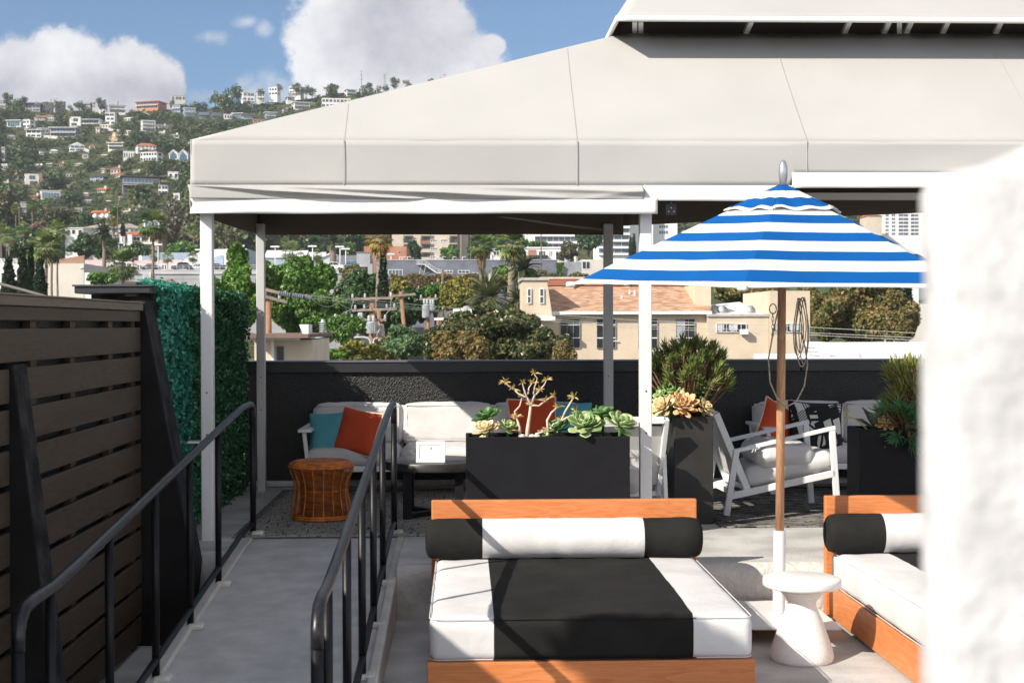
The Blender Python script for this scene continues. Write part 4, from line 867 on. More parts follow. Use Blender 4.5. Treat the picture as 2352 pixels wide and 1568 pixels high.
specs = [ # x,y,Y,r,n,tilt,mat,label
 (1122, 962, 9.62, .115, 26, (.15, -.2), m_aed, 'dark green rosette at the left end of the long planter, behind the withered one'),
 (1165, 985, 9.55, .095, 24, (.25, .35), m_aeo, 'small green rosette between the withered rosette and the bare branches'),
 (1116, 990, 9.45, .10, 30, (.45, -.25), m_cream, 'withered cream rosette at the left end of the long planter'),
 (1285, 988, 9.52, .115, 28, (.2, -.35), m_aed, 'dark green rosette just right of the bare branches'),
 (1343, 980, 9.46, .145, 38, (.55, .0), m_aeo, 'big pale green rosette facing the front in the middle of the planter'),
 (1385, 962, 9.62, .14, 30, (.1, .0), m_aed, 'tall dark green rosette behind the two pale rosettes'),
 (1424, 978, 9.47, .13, 32, (.4, .3), m_aeo, 'pale green rosette at the right end of the long planter beside the post'),
 (1255, 995, 9.58, .06, 20, (.3, 0), m_cream, 'tiny pale rosette at the foot of the bare branches'),
 (1541, 905, 10.22, .115, 26, (.3, -.1), m_aeo, 'pale green rosette on top of the tall planter, above the peach one'),
 (1566, 932, 10.12, .135, 46, (.75, .05), m_peach, 'large peach coloured rosette on the front edge of the tall planter'),
 (1524, 938, 10.10, .11, 26, (.7, -.6), m_cream, 'drooping cream and green rosette at the left edge of the tall planter'),
 (1519, 915, 10.2, .085, 22, (.3, -.6), m_aeo, 'small green rosette left of the peach rosette'),
 (1610, 905, 10.3, .095, 24, (.3, .3), m_aed, 'dark green rosette right of the peach rosette under the bush'),
 (1617, 938, 10.15, .085, 22, (.7, .6), m_cream, 'small cream rosette at the right edge of the tall planter'),
 (2056, 962, 9.44, .10, 22, (.7, -.3), leafmat('bronze_rosette', [(.10, .06, .02), (.20, .13, .045), (.27, .17, .07)], .1, .5), 'bronze rosette hanging over the edge of the wide planter'),
 (2032, 975, 9.44, .075, 20, (.8, -.4), m_peach, 'small tan rosette at the left corner of the wide planter'),
]
for i, (x, y, Y, r, n, tl, mt, lb) in enumerate(specs):
    c = P(x, y, Y)
    def fn(mb, tones, c=c, r=r, n=n, tl=tl, i=i, x=x):
        rosette(mb, c, r, n, i + 1, tl, wide=.52 if mt not in (m_peach,) else .34, tones=tones)
        base = V((c.x, c.y + .03, (zp1 if x < 1460 else zp2 if x < 1700 else 1.06) - .05))
        k0 = len(mb.v); mb.tube([base, c - V((0, 0, .01))], .012, 6); tones += [.1] * (len(mb.v) - k0)
    plant_obj(fn, 'rosette_succulent', lb, mt, 'succulent', gs, c)
# bare branching succulent
m_bone = M('pale_bark', (.62, .50, .40), .8, .12, 25, .002, 120)
m_sprig = leafmat('dry_sprig', [(.42, .27, .07), (.58, .43, .13), (.62, .52, .22)], .2)
t = thing('branching_succulent', 'nearly bare pale branching succulent in the long planter before the red pillow', 'plant', (P(1205, 1003, 9.5).x, 9.5, zp1 - .04))
mb = MB(); tips = []
def br(pts, r0, Y=9.5): q = [P(x, y, Y + .02 * (k % 2)) - V(t.location) for k, (x, y) in enumerate(pts)]; mb.tube(q, [r0 * (1 - .5 * k / max(1, len(q) - 1)) for k in range(len(q))], 8); return q[-1]
for pts, r0, Y in [([(1210, 1012), (1212, 985), (1216, 958), (1219, 930)], .016, 9.5), ([(1195, 1012), (1193, 980), (1186, 958)], .012, 9.52), ([(1186, 958), (1182, 945), (1194, 932), (1199, 912)], .008, 9.52), ([(1219, 930), (1210, 912), (1192, 905), (1178, 893)], .009, 9.5), ([(1178, 893), (1168, 886), (1160, 878)], .006, 9.5), ([(1219, 930), (1228, 908), (1240, 896)], .009, 9.5), ([(1240, 896), (1250, 884), (1256, 872)], .006, 9.5), ([(1240, 930), (1255, 918), (1272, 909)], .006, 9.5), ([(1219, 930), (1238, 932), (1252, 920)], .008, 9.5),
    ([(1210, 912), (1204, 895), (1200, 880)], .007, 9.48), ([(1225, 905), (1228, 888), (1232, 878), (1234, 868), (1229, 862), (1227, 858)], .005, 9.5), ([(1213, 905), (1215, 890), (1222, 880)], .006, 9.53), ([(1256, 1010), (1259, 990), (1272, 975), (1290, 965)], .013, 9.5), ([(1259, 990), (1257, 965), (1266, 948), (1280, 935)], .010, 9.5), ([(1290, 965), (1305, 958), (1318, 953), (1322, 945)], .009, 9.5), ([(1290, 965), (1298, 945), (1310, 925), (1318, 912)], .008, 9.5), ([(1225, 1012), (1232, 996), (1246, 992), (1259, 988)], .010, 9.5), ([(1180, 960), (1186, 958)], .01, 9.52)]: tips.append(br(pts, r0, Y))
for x in (1200, 1222, 1234): mb.lathe([(.004, -.02), (.02, -.012), (.024, 0), (.018, .014), (.004, .02)], tuple(P(x, 1003, 9.47) - V(t.location)), 10)
mb.build('branches', m_bone, t, True)
mb = MB(); tones = []; g = random.Random(3)
for tp in tips:
    for k in range(17):
        a = g.uniform(0, 6.28); L = g.uniform(.02, .062); e = g.uniform(-.2, 1.3); d = V((cos(a) * cos(e), sin(a) * cos(e), sin(e))); sd = d.orthogonal().normalized() * L * .10
        mb.add([tp, tp + d * L * .5 + sd, tp + d * L + V((0, 0, -.01)), tp + d * L * .5 - sd], [(0, 1, 2, 3)]); tones += [g.random()] * 4
me = bpy.data.meshes.new('sprigs'); me.from_pydata(mb.v, [], mb.f); me.update(); me.attributes.new('tone', 'FLOAT', 'POINT').data.foreach_set('value', np.array(tones, np.float32)); link_mesh(me, 'sprigs', m_sprig, t)
# needle-leaved succulent bushes
def pencil_bush(label, root, clusters, mat, seed, nl=26, L=.075, sub='leaf_tufts'):
    g = random.Random(seed); t = thing('needle_bush', label, 'plant', root, 0, 'needle leaved succulent bushes'); mb = MB(); lf = MB(); tones = []
    for c in clusters:
        c = V(c); b = V((c.x * .12, c.y * .12, 0)); m1 = b.lerp(c, .35) + V((c.x * .1, c.y * .1, .02)); m2 = b.lerp(c, .72) + V((g.uniform(-.02, .02), g.uniform(-.02, .02), .01))
        mb.tube([b, m1, m2, c], [.011, .008, .006, .005], 6); dirn = (c - m2).normalized(); tn = g.random()
        for k in range(nl):
            f = k / nl; a = k * 2.4 + g.uniform(-.2, .2); e = lerp(.15, 1.35, f) + g.uniform(-.15, .15); o1 = dirn.orthogonal().normalized(); o2 = dirn.cross(o1); rad = o1 * cos(a) + o2 * sin(a)
            d = (rad * cos(e) + dirn * sin(e)).normalized(); l = L * g.uniform(.75, 1.15); p0 = c - dirn * .035 * (1 - f); sd = d.cross(dirn)
            sd = (sd.normalized() if sd.length > 1e-3 else o1) * .0055; mid = p0 + d * l * .55; end = p0 + d * l + dirn * l * .22
            nn = d.cross(sd).normalized() * .003
            lf.add([p0 - sd * .6, p0 + sd * .6, mid + sd, end, mid - sd, mid + nn], [(0, 1, 5), (1, 2, 5), (2, 3, 5), (3, 4, 5), (4, 0, 5)]); tones += [min(1, .75 * tn + .35 * g.random())] * 6
    mb.build('stems', M('brown_stem', (.17, .095, .05), .85, .2, 30), t, True)
    me = bpy.data.meshes.new(sub); me.from_pydata(lf.v, [], lf.f); me.update(); me.attributes.new('tone', 'FLOAT', 'POINT').data.foreach_set('value', np.array(tones, np.float32)); link_mesh(me, sub, mat, t)
    return t
m_pen = leafmat('pencil_leaf', [(.05, .10, .025), (.11, .18, .045), (.20, .25, .07), (.32, .33, .12)], .12, .45, .35, .05)
m_penb = leafmat('pencil_leaf_blue', [(.03, .12, .05), (.07, .21, .085), (.13, .30, .12)], .12, .45, .35, .05)
m_peny = leafmat('pencil_leaf_yellow', [(.13, .16, .038), (.24, .255, .065), (.39, .385, .13)], .12, .45, .35, .05)
g = random.Random(6); root = V((P(1578, 960, 10.42).x, 10.36, zp2 - .05)); cl = []
while len(cl) < 120:
    d = V((g.gauss(0, 1), g.gauss(0, .8), g.gauss(.35, .8))).normalized()
    if d.z < -.15: continue
    rr = g.uniform(.72, 1.0); c = V((d.x * .335 * rr, d.y * .26 * rr, .30 + d.z * .31 * rr)); 
    if c.z > .12: cl.append(c)
pencil_bush('large rounded green needle leaved bush growing from the tall planter', root, cl, m_pen, 7, 24, .062)
# front post side tuft
root = V((P(2085, 985, 9.52).x, 9.52, 1.02)); cl = []
for k in range(70): a = g.uniform(0, 6.28); h = g.uniform(.05, .47); w_ = .20 * (1 - .55 * abs(h - .15) / .4); cl.append((w_ * cos(a) * g.uniform(.4, 1), .12 * sin(a), h))
pencil_bush('tall yellow green needle leaved plant in the wide planter', root, cl, m_peny, 9, 20, .085)
root = V((P(2075, 992, 9.45).x, 9.44, 1.03)); cl = []
for k in range(42): a = g.uniform(0, 6.28); cl.append((.20 * cos(a) * g.uniform(.3, 1), -.05 + .10 * sin(a), g.uniform(-.10, .17)))
pencil_bush('blue green needle leaved plant spilling over the front of the wide planter', root, cl, m_penb, 10, 22, .075)
# agave and flower stalk at the corner of the wide planter
t = thing('agave_plant', 'grey green broad pointed succulent with a pale flower stalk at the planter corner', 'plant', (P(2010, 985, 9.5).x, 9.5, 1.03)); mb = MB(); g = random.Random(2)
for k in range(9):
    a = -2.6 + k * .62; e = .45 + .25 * (k % 3); L = .19; d = V((cos(a) * cos(e), sin(a) * cos(e) * .6, sin(e))); sd = V((-sin(a), cos(a), 0)) * .024; u_ = V((0, 0, .018))
    mb.add([(0, 0, 0), d * L * .4 + sd + u_ * .6, d * L * .75 + sd * .8 + u_, d * L, d * L * .75 - sd * .8 + u_, d * L * .4 - sd + u_ * .6, d * L * .5], [(0, 1, 6), (1, 2, 6), (2, 3, 6), (3, 4, 6), (4, 5, 6), (5, 0, 6)])
o = mb.build('leaves', M('agave_leaf', (.10, .13, .085), .5, .2, 30), t); s_ = o.modifiers.new('t', 'SOLIDIFY'); s_.thickness = .006
mb = MB(); p0 = V((-.05, -.02, 0)); p1_ = P(1945, 955, 9.48) - V(t.location); p2_ = P(1942, 935, 9.48) - V(t.location); mb.tube([p0, p0.lerp(p1_, .6) + V((0, 0, .02)), p1_, p2_], [.006, .005, .004, .003], 6)
for k in range(34):
    c = p1_.lerp(p2_, g.uniform(-.3, 1.1)); d = V((g.gauss(0, 1), g.gauss(0, 1), g.gauss(.3, 1))).normalized() * g.uniform(.015, .032); sd = d.orthogonal().normalized() * .004; mb.add([c, c + d * .6 + sd, c + d, c + d * .6 - sd], [(0, 1, 2, 3)])
mb.build('flower_stalk', M('flower_stalk_yellow', (.42, .36, .12), .7, .2, 60), t)
# ------------------------------------------------------------------ terrain
RIDGE = [(-400, 262), (-100, 250), (0, 246), (60, 250), (150, 262), (250, 264), (310, 258), (335, 250), (400, 252), (440, 254), (500, 248), (560, 246), (620, 240), (680, 232), (720, 226), (760, 216), (800, 212), (860, 210), (900, 212), (960, 203), (1100, 198), (1400, 205), (2000, 225), (2800, 262)]
YR = 1100.0
RT = [(P(x, y, YR).x / YR, P(x, y, YR).z) for x, y in RIDGE]
def ridge_z(u):
    if u <= RT[0][0]: return RT[0][1]
    for (a, za), (b, zb) in zip(RT, RT[1:]):
        if u <= b: return za + (zb - za) * (u - a) / (b - a)
    return RT[-1][1]
def sstep(a, b, x): t_ = max(0, min(1, (x - a) / (b - a))); return t_ * t_ * (3 - 2 * t_)
def terr(X, Y):
    if Y < 60: return -7.4
    u = X / Y; zr = ridge_z(u); tt = (Y - 230) / (YR - 230); pw = 1.22 + 1.15 * sstep(-.16, -.04, u)
    if tt <= 0: return -7.4 + .4 * NZ.noise(V((X * .02, Y * .02, 0)))
    if tt <= 1:
        z = -7.4 + (zr + 7.4) * tt ** pw; a = sin(pi * tt ** 1.2) if tt < 1 else 0
        rid = NZ.fractal(V((u * 9 + tt * 1.1, tt * 1.3, 3.3)), 1.0, 2.0, 4)
        return z + a * (13 * rid + 3.5 * NZ.noise(V((X * .012, Y * .012, 5))))
    return zr - (Y - YR) * .22
def hit(x, y, Y0=255.0):
    d = ray(x, y); Y = Y0
    while Y < YR + 5:
        p_ = V((d.x / d.y * Y, Y, CAMZ + d.z / d.y * Y))
        if p_.z < terr(p_.x, Y): return p_
        Y += 3.0
    return None
# base ground reaching the horizon
mb = MB(); N = 48; mb.add([(0, 0, -9.02)] + [(6000 * cos(2 * pi * i / N), 6000 * sin(2 * pi * i / N), -9.02) for i in range(N)], [(0, 1 + i, 1 + (i + 1) % N) for i in range(N)]); struct('ground', mb, M('town_ground', (.10, .10, .085), .95, .3, .05))
us_ = np.linspace(-.62, .80, 190); Ys_ = list(np.linspace(58, 230, 10)) + list(np.linspace(240, YR, 110)) + [YR + 15, YR + 60, YR + 200]
vs = np.array([(u * Y, Y, terr(u * Y, Y)) for u in us_ for Y in Ys_]); ny = len(Ys_)
qs = np.array([(i * ny + j, (i + 1) * ny + j, (i + 1) * ny + j + 1, i * ny + j + 1) for i in range(len(us_) - 1) for j in range(ny - 1)])
me = raw_mesh('hillside', vs, qs)
m_hill = M('hill_scrub', (.105, .105, .045), .95, .3, .02, 1.2, .22, .05); nt = m_hill.node_tree; b_ = nt.nodes['Principled BSDF']; base = b_.inputs['Base Color'].links[0].from_socket; tcn = nd(nt, 'ShaderNodeTexCoord')
def hn(s, a, b, d=6):
    q = nd(nt, 'ShaderNodeTexNoise'); q.inputs['Scale'].default_value = s; q.inputs['Detail'].default_value = d; q.inputs['Roughness'].default_value = .65; nt.links.new(tcn.outputs['Object'], q.inputs['Vector']); return maprange(nt, q.outputs[0], a, b)
base = mixc(nt, hn(.013, .52, .62), base, (.23, .185, .095, 1)); base = mixc(nt, hn(.09, .42, .56), base, (.055, .07, .032, 1)); base = mixc(nt, hn(.33, .45, .60), base, (.040, .052, .026, 1)); base = mixc(nt, hn(.6, .62, .70), base, (.26, .215, .12, 1)); base = mixc(nt, hn(.021, .66, .70), base, (.36, .25, .15, 1))
nt.links.new(base, b_.inputs['Base Color'])
o = link_mesh(me, 'hillside', m_hill, None, True); tag(o, kind='structure')
# bare earth cuts on the slope
m_earth = M('bare_earth', (.40, .29, .17), .95, .15, .15, .3, .8)
# ------------------------------------------------------------------ houses on the hillside
WALLS = dict(w=(.74, .73, .70), c=(.62, .55, .43), g=(.30, .30, .31), d=(.085, .085, .095), p=(.60, .40, .33), b=(.25, .32, .38), o=(.50, .17, .075), t=(.22, .15, .10), l=(.48, .47, .45), e=(.50, .47, .42))
def wm(k): return M('house_wall_' + k, WALLS[k], .8, .05, .3, dirt=.15)
m_glass = M('dark_glass', (.02, .027, .035), .08, .1, .5, spec=.8)
m_glassb = M('blue_glass', (.06, .13, .18), .08, .1, .5, spec=.8)
m_wfr = M('white_window_frame', (.72, .72, .72), .5, .02)
ROOFS = dict(w=(.70, .70, .69), g=(.24, .235, .23), d=(.06, .06, .07), o=(.42, .135, .06), t=(.27, .14, .085), b=(.34, .29, .25))
def rm(k): return M('house_roof_' + k, ROOFS.get(k) or WALLS[k], .85, .15, .4)
HBOX = []
def window(parent, x0, x1, z0, z1, y, glass=None, mull=0, fr=.08, name='window', nrm=-1, frm=None):
    mb = MB(); y1 = y + nrm * .05; a, b = min(y, y1), max(y, y1)
    mb.box(x0, x1, a, b, z0, z1, 0)
    y2 = y + nrm * .09; a2, b2 = min(y, y2), max(y, y2)
    for (p0, p1, q0, q1) in ((x0 - fr, x0, z0 - fr, z1 + fr), (x1, x1 + fr, z0 - fr, z1 + fr), (x0, x1, z0 - fr, z0), (x0, x1, z1, z1 + fr)): mb.box(p0, p1, a2, b2, q0, q1, 1)
    for k in range(mull): xm = lerp(x0, x1, (k + 1) / (mull + 1)); mb.box(xm - fr * .4, xm + fr * .4, a2, b2, z0, z1, 1)
    return mb.build(name, [glass or m_glass, frm or m_wfr], parent)
def house(x0, y0, x1, y1, wk, roof, rk, floors, nwin, label, style='punch', yaw=None, Y=None, depth=None, glass=None, group='houses on the hillside', name='hillside_house', dropz=5.0, cat='house'):
    xm = (x0 + x1) / 2
    if Y is None:
        h_ = hit(xm, y1); Y = h_.y if h_ is not None else YR - 10
    HBOX.append((x0 - 2, y0 - 3, x1 + 2, y1 + 1, Y)); b = P(xm, y1, Y); s = Y / F; w_ = (x1 - x0) * s; h = (y1 - y0) * s
    g = random.Random(int(x0 * 7 + y0)); 
    if yaw is None: yaw = g.choice([-18, -10, 8, 14, 20, 0])
    D = depth or max(6.5, min(14, w_ * .6)); c_, s_ = cos(R(yaw)), abs(sin(R(yaw))); w_ = max(w_ * .5, (w_ - D * s_ * .8) / c_)
    t = thing(name, label, cat, b, R(yaw), group); hw = w_ / 2; rh = 0
    if roof in ('gable', 'gable_side', 'hip'): rh = min(h * .38, w_ * .28)
    hb = h - rh; mb = MB(); mb.box(-hw, hw, 0, D, -dropz, hb); mb.build('wall', wm(wk), t)
    mb = MB(); ov = .5
    if roof == 'flat': mb.box(-hw - .25, hw + .25, -.25, D + .25, hb + .001, hb + .30)
    elif roof == 'slab': mb.box(-hw - .9, hw + .9, -1.3, D + .5, hb + .001, hb + .35)
    elif roof == 'parapet': mb.box(-hw - .06, hw + .06, -.06, D + .06, hb - .10, hb + .25)
    elif roof == 'gable': mb.prism([(-hw - ov, hb - .15), (hw + ov, hb - .15), (hw + ov, hb + .05), (0, hb + rh), (-hw - ov, hb + .05)], 'y', -ov, D + ov)
    elif roof == 'gable_side': mb.prism([(-ov, hb - .15), (D + ov, hb - .15), (D + ov, hb + .05), (D / 2, hb + rh), (-ov, hb + .05)], 'x', -hw - ov, hw + ov)
    elif roof == 'hip': a = min(hw * .55, D * .5); mb.add([(-hw - ov, -ov, hb), (hw + ov, -ov, hb), (hw + ov, D + ov, hb), (-hw - ov, D + ov, hb), (-hw + a, D / 2, hb + rh), (hw - a, D / 2, hb + rh)], [(3, 2, 1, 0), (0, 1, 5, 4), (1, 2, 5), (2, 3, 4, 5), (3, 0, 4)])
    rf = mb.build('roof', rm(rk), t)
    if roof in ('hip', 'gable_side') and g.random() < .6: cm = MB(); cm.box(hw * .3, hw * .3 + .9, D * .3, D * .3 + .9, hb, hb + rh + .9); cm.build('chimney', wm(wk), rf)
    fh = hb / floors
    for f in range(floors):
        z0 = f * fh
        if style == 'band': 
            window(t, -hw + .5, hw - .5, z0 + fh * .22, z0 + fh * .82, 0, glass, max(2, nwin), .10)
            if f: mb = MB(); mb.box(-hw - .1, hw + .1, -1.3, -.001, z0 - .12, z0 + .12); mb.box(-hw - .1, hw + .1, -1.3, -1.24, z0 + .9, z0 + .98); mb.build('balcony', wm('w' if wk != 'd' else 'd'), t)
        else:
            for k in range(nwin):
                cx = lerp(-hw, hw, (k + .5) / nwin) + g.uniform(-.1, .1) * w_ / nwin; ww = w_ / nwin * (.27 if style == 'punch' else .40) * g.uniform(.75, 1.1); zz = (.25, .80) if style != 'punch' or g.random() < .6 else (.1, .78)
                window(t, cx - ww, cx + ww, z0 + fh * zz[0], z0 + fh * zz[1], 0, glass, 1 if ww > .8 else 0, .09)
    if yaw > 6 or yaw < -6:
        sx = hw if yaw < 0 else -hw; mb = MB(); y_a, y_b = D * .25, D * .7; e = .05 if sx > 0 else -.05
        for f in range(floors): mb.box(min(sx, sx + e), max(sx, sx + e), y_a, y_b, f * fh + fh * .3, f * fh + fh * .78)
        mb.build('side_window', glass or m_glass, t)
    if style == 'stilt' or g.random() < .25:
        mb = MB(); mb.box(-hw, hw, -2.0, -.001, -.25, -.02)
        for k in range(4): xx = lerp(-hw + .2, hw - .2, k / 3); mb.box(xx - .12, xx + .12, -1.95, -1.7, -5, -.26)
        mb.box(-hw, hw, -2.0, -1.95, .8, .88); mb.build('deck', wm('l'), t)
    return t
def z1c(x0, y0, x1, y1): return x0 * .35, 156.8 + y0 * .35, x1 * .35, 156.8 + y1 * .35
def z2c(x0, y0, x1, y1): return 470.4 + x0 * .35, 156.8 + y0 * .35, 470.4 + x1 * .35, 156.8 + y1 * .35
HL = [
 (0, 215, 40, 265, 'l', 'flat', 'g', 2, 3, 'grey house at the far left end of the ridge', 'wide'), (165, 222, 260, 285, 'g', 'gable_side', 'd', 2, 4, 'dark grey ridge house with a pale retaining base, beside the round tree', 'wide'),
 (278, 228, 355, 282, 'd', 'flat', 'd', 2, 4, 'dark ridge house just left of the spiky ridge palm', 'wide'), (362, 222, 435, 272, 'd', 'flat', 'd', 2, 4, 'dark ridge house just right of the spiky ridge palm', 'band'),
 (520, 218, 598, 265, 'l', 'gable_side', 'g', 2, 3, 'grey ridge house with a pitched roof, left of the white ridge houses', 'wide'), (600, 220, 632, 258, 'w', 'gable', 'w', 2, 2, 'narrow pale gabled house on the ridge', 'punch'),
 (645, 240, 700, 278, 'w', 'flat', 'w', 1, 2, 'white box house on the ridge with one big window', 'wide'), (715, 245, 826, 295, 'w', 'flat', 'g', 2, 6, 'wide white ridge house with a curved row of tall windows', 'band'),
 (875, 222, 1055, 268, 'o', 'slab', 'o', 2, 8, 'long terracotta house under construction on the ridge', 'band'), (1125, 180, 1218, 215, 'e', 'flat', 'l', 1, 4, 'beige flat roofed house on top of the bare knoll', 'wide'),
 (1428, 182, 1505, 222, 'w', 'gable_side', 'w', 1, 3, 'white house in front of the big dark ridge trees', 'wide'), (1120, 240, 1190, 290, 'b', 'flat', 'd', 2, 3, 'blue glazed house below the beige knoll house', 'band'),
 (1205, 262, 1290, 320, 'b', 'flat', 'w', 2, 4, 'blue grey house with white fascia below the knoll', 'band'), (1300, 288, 1380, 335, 'd', 'flat', 'd', 2, 4, 'dark blue shaded house right of the blue grey house', 'band'), (1385, 290, 1460, 340, 'd', 'flat', 'd', 2, 3, 'darkest shaded house on the ridge slope beside white houses', 'band'),
 (1465, 304, 1528, 335, 'w', 'flat', 'w', 1, 3, 'white house at the edge of the shaded slope', 'wide'), (1520, 298, 1600, 330, 'b', 'slab', 'w', 1, 4, 'glass walled house with white roof edge right of the shaded slope', 'band'), (1590, 308, 1665, 336, 'b', 'slab', 'g', 1, 4, 'low blue glass house with overhanging roof near the canopy edge', 'band'),
 (238, 308, 300, 348, 'c', 'gable_side', 'p' if False else 't', 2, 3, 'cream two storey house with a brownish roof, left half of a pair', 'wide'), (302, 308, 358, 348, 'c', 'flat', 't', 2, 3, 'cream two storey house, right half of a pair', 'wide'),
 (40, 345, 140, 390, 'w', 'slab', 'w', 1, 4, 'white terrace house with blue glazing at far left', 'band'), (142, 340, 205, 395, 'w', 'flat', 'w', 2, 2, 'white angular house among trees at far left', 'wide'), (455, 322, 530, 385, 'w', 'parapet', 'w', 2, 1, 'white angular two storey house above the grassy spur', 'punch'),
 (530, 338, 650, 366, 'w', 'slab', 'w', 1, 6, 'low white house with a long wavy flat roof', 'band'), (692, 294, 752, 372, 'w', 'flat', 'w', 3, 2, 'tall narrow white three storey cube house', 'wide'), (812, 320, 860, 348, 'w', 'gable_side', 'w', 1, 2, 'small house with a bright white pitched roof', 'punch'),
 (928, 346, 1025, 415, 'w', 'flat', 'w', 3, 4, 'white three storey house with balconies on a tall base', 'band'), (1032, 368, 1110, 396, 'c', 'gable_side', 'g', 1, 3, 'low cream house beside the three storey white house', 'punch'),
 (172, 406, 268, 455, 'w', 'slab', 'w', 2, 3, 'white modern house with red brown panels at left', 'wide'), (330, 392, 495, 455, 'g', 'slab', 'w', 2, 7, 'very wide grey house with a long flat roof', 'band'), (240, 395, 325, 430, 'l', 'flat', 'w', 1, 3, 'pale house tucked left of the very wide grey house', 'wide'),
 (620, 385, 660, 432, 'c', 'gable', 'c' if False else 'b', 2, 1, 'cream tower like house above the rocky slide', 'punch'), (655, 372, 725, 412, 'c', 'parapet', 'w', 2, 4, 'cream crenellated house above the rocky slide', 'punch'), (775, 412, 840, 442, 'c', 'flat', 'w', 1, 3, 'small cream house right of the rocky slide', 'punch'),
 (455, 486, 558, 545, 'w', 'gable', 'l' if False else 'w', 2, 3, 'white gable fronted house in the middle of the dark trees', 'wide'), (710, 492, 805, 535, 'w', 'slab', 'w', 2, 5, 'white flat roofed house with a long balcony', 'band'),
 (895, 488, 1030, 540, 'w', 'hip', 'o', 2, 5, 'white villa with an orange tiled roof', 'punch'), (805, 548, 890, 590, 'w', 'parapet', 'w', 1, 5, 'white villa with small roof turrets left of the stepped row', 'punch'), (908, 550, 1042, 612, 'w', 'parapet', 't', 2, 6, 'stepped white villa row with dark window bays', 'wide'),
 (0, 520, 42, 630, 'g', 'flat', 'g', 4, 2, 'tall grey block at the left frame edge below bare earth', 'wide'), (0, 632, 60, 672, 'l', 'flat', 'w', 1, 3, 'pale long house at the left frame edge under the tall grey block', 'wide'),
 (655, 655, 700, 690, 'c', 'gable', 'b', 1, 2, 'small cream cottage left of the salmon cottage', 'punch'), (720, 645, 795, 690, 'p', 'hip', 't', 1, 3, 'salmon pink cottage in the middle of the trees', 'punch'), (757, 690, 806, 718, 'w', 'gable', 'o', 1, 2, 'white cottage with a reddish gable below the salmon cottage', 'punch'),
 (578, 692, 690, 745, 'b', 'gable', 'd', 2, 3, 'dark slate roofed house deep among the trees', 'punch'), (795, 715, 1060, 768, 'd', 'slab', 'd', 1, 9, 'long black modern house with a glass front', 'band'),
 (160, 697, 262, 768, 'w', 'parapet', 'w', 2, 1, 'bright white cubic house with a brick end wall', 'punch'), (265, 806, 402, 868, 'w', 'flat', 'w', 1, 5, 'white framed box house with a blue glass front', 'band'), (1035, 768, 1105, 832, 'w', 'flat', 'g', 2, 3, 'white two storey house near the canopy corner', 'wide'),
 (125, 880, 180, 978, 'l', 'flat', 'g', 3, 3, 'grey three storey apartments at left among the palms', 'band'), (0, 740, 62, 800, 'c', 'hip', 'b', 2, 3, 'cream house at the left edge left of the white cube', 'punch'), (1232, 488, 1262, 502, 'w', 'flat', 'w', 1, 1, 'small white roof peeping out at the canopy corner', 'punch'),
 (310, 905, 440, 960, 'c', 'slab', 'd', 1, 5, 'low house with flat dark roof above the hip roofed building', 'wide'), (600, 930, 720, 985, 'p', 'gable_side', 'o', 1, 3, 'salmon gabled house right of the hip roofed building', 'punch'),
]
for h_ in HL:
    lb = h_[9]; gl = m_glassb if ('blue' in lb or 'glass' in lb) else None
    house(*z1c(*h_[:4]), h_[4], h_[5], h_[6], h_[7], h_[8], lb, h_[10], glass=gl)
HL2 = [(245, 160, 330, 218, 'w', 'flat', 'w', 2, 3, 'white modern house with cantilevered deck right of the big ridge trees', 'stilt'), (338, 152, 396, 195, 'w', 'slab', 'w', 1, 3, 'white framed glass house standing on stilts', 'stilt'), (412, 128, 482, 180, 'w', 'flat', 'w', 2, 3, 'white house on the ridge under a tall dark tree', 'wide'),
 (315, 335, 398, 362, 'o', 'flat', 't', 1, 3, 'low terracotta house touching the canopy edge', 'wide'), (395, 292, 470, 335, 'b', 'slab', 'w', 2, 4, 'glass and white house near the canopy edge', 'band'), (535, 190, 605, 216, 'w', 'slab', 'w', 1, 3, 'white flat roofed house above the two storey white house', 'band'), (580, 226, 697, 272, 'w', 'slab', 'w', 2, 5, 'white two storey house with a wide deck roof', 'band'),
 (765, 200, 962, 262, 'w', 'parapet', 'w', 2, 8, 'long white apartment building above the canopy edge', 'wide'), (925, 142, 1000, 186, 'w', 'slab', 'w', 2, 3, 'stacked white box house near the radio mast', 'band'), (545, 122, 635, 165, 'w', 'flat', 'w', 2, 4, 'white ridge house beside the fan of dark trees', 'wide'), (1105, 136, 1136, 172, 'w', 'flat', 'w', 1, 1, 'small white ridge house right of the radio mast', 'punch'), (1190, 148, 1260, 172, 'l', 'flat', 'w', 1, 3, 'pale ridge house at the canopy edge', 'wide')]
for h_ in HL2: house(*z2c(*h_[:4]), h_[4], h_[5], h_[6], h_[7], h_[8], h_[9], h_[10], glass=m_glassb if 'glass' in h_[9] else None)
gh = random.Random(31); nh = 0
while nh < 34:
    x = gh.uniform(4, 430); y = gh.uniform(275, 520); w_ = gh.uniform(11, 24); hh = w_ * gh.uniform(.42, .75)
    if x > 400 and y > 300: continue
    if any(a - 4 < x + w_ and x - 4 < c and b_ - 4 < y and y - hh < d_ + 4 for a, b_, c, d_, _ in HBOX): continue
    hp = hit(x + w_ / 2, y)
    if hp is None: continue
    house(x, y - hh, x + w_, y, gh.choice('wwwcel'), gh.choice(['flat', 'slab', 'hip', 'gable_side']), gh.choice('wwgbo'), gh.choice([1, 1, 2]), gh.choice([2, 3, 4]), 'small pale house half hidden among the hillside trees', gh.choice(['wide', 'band', 'punch']), group='small pale houses half hidden on the hillside'); nh += 1
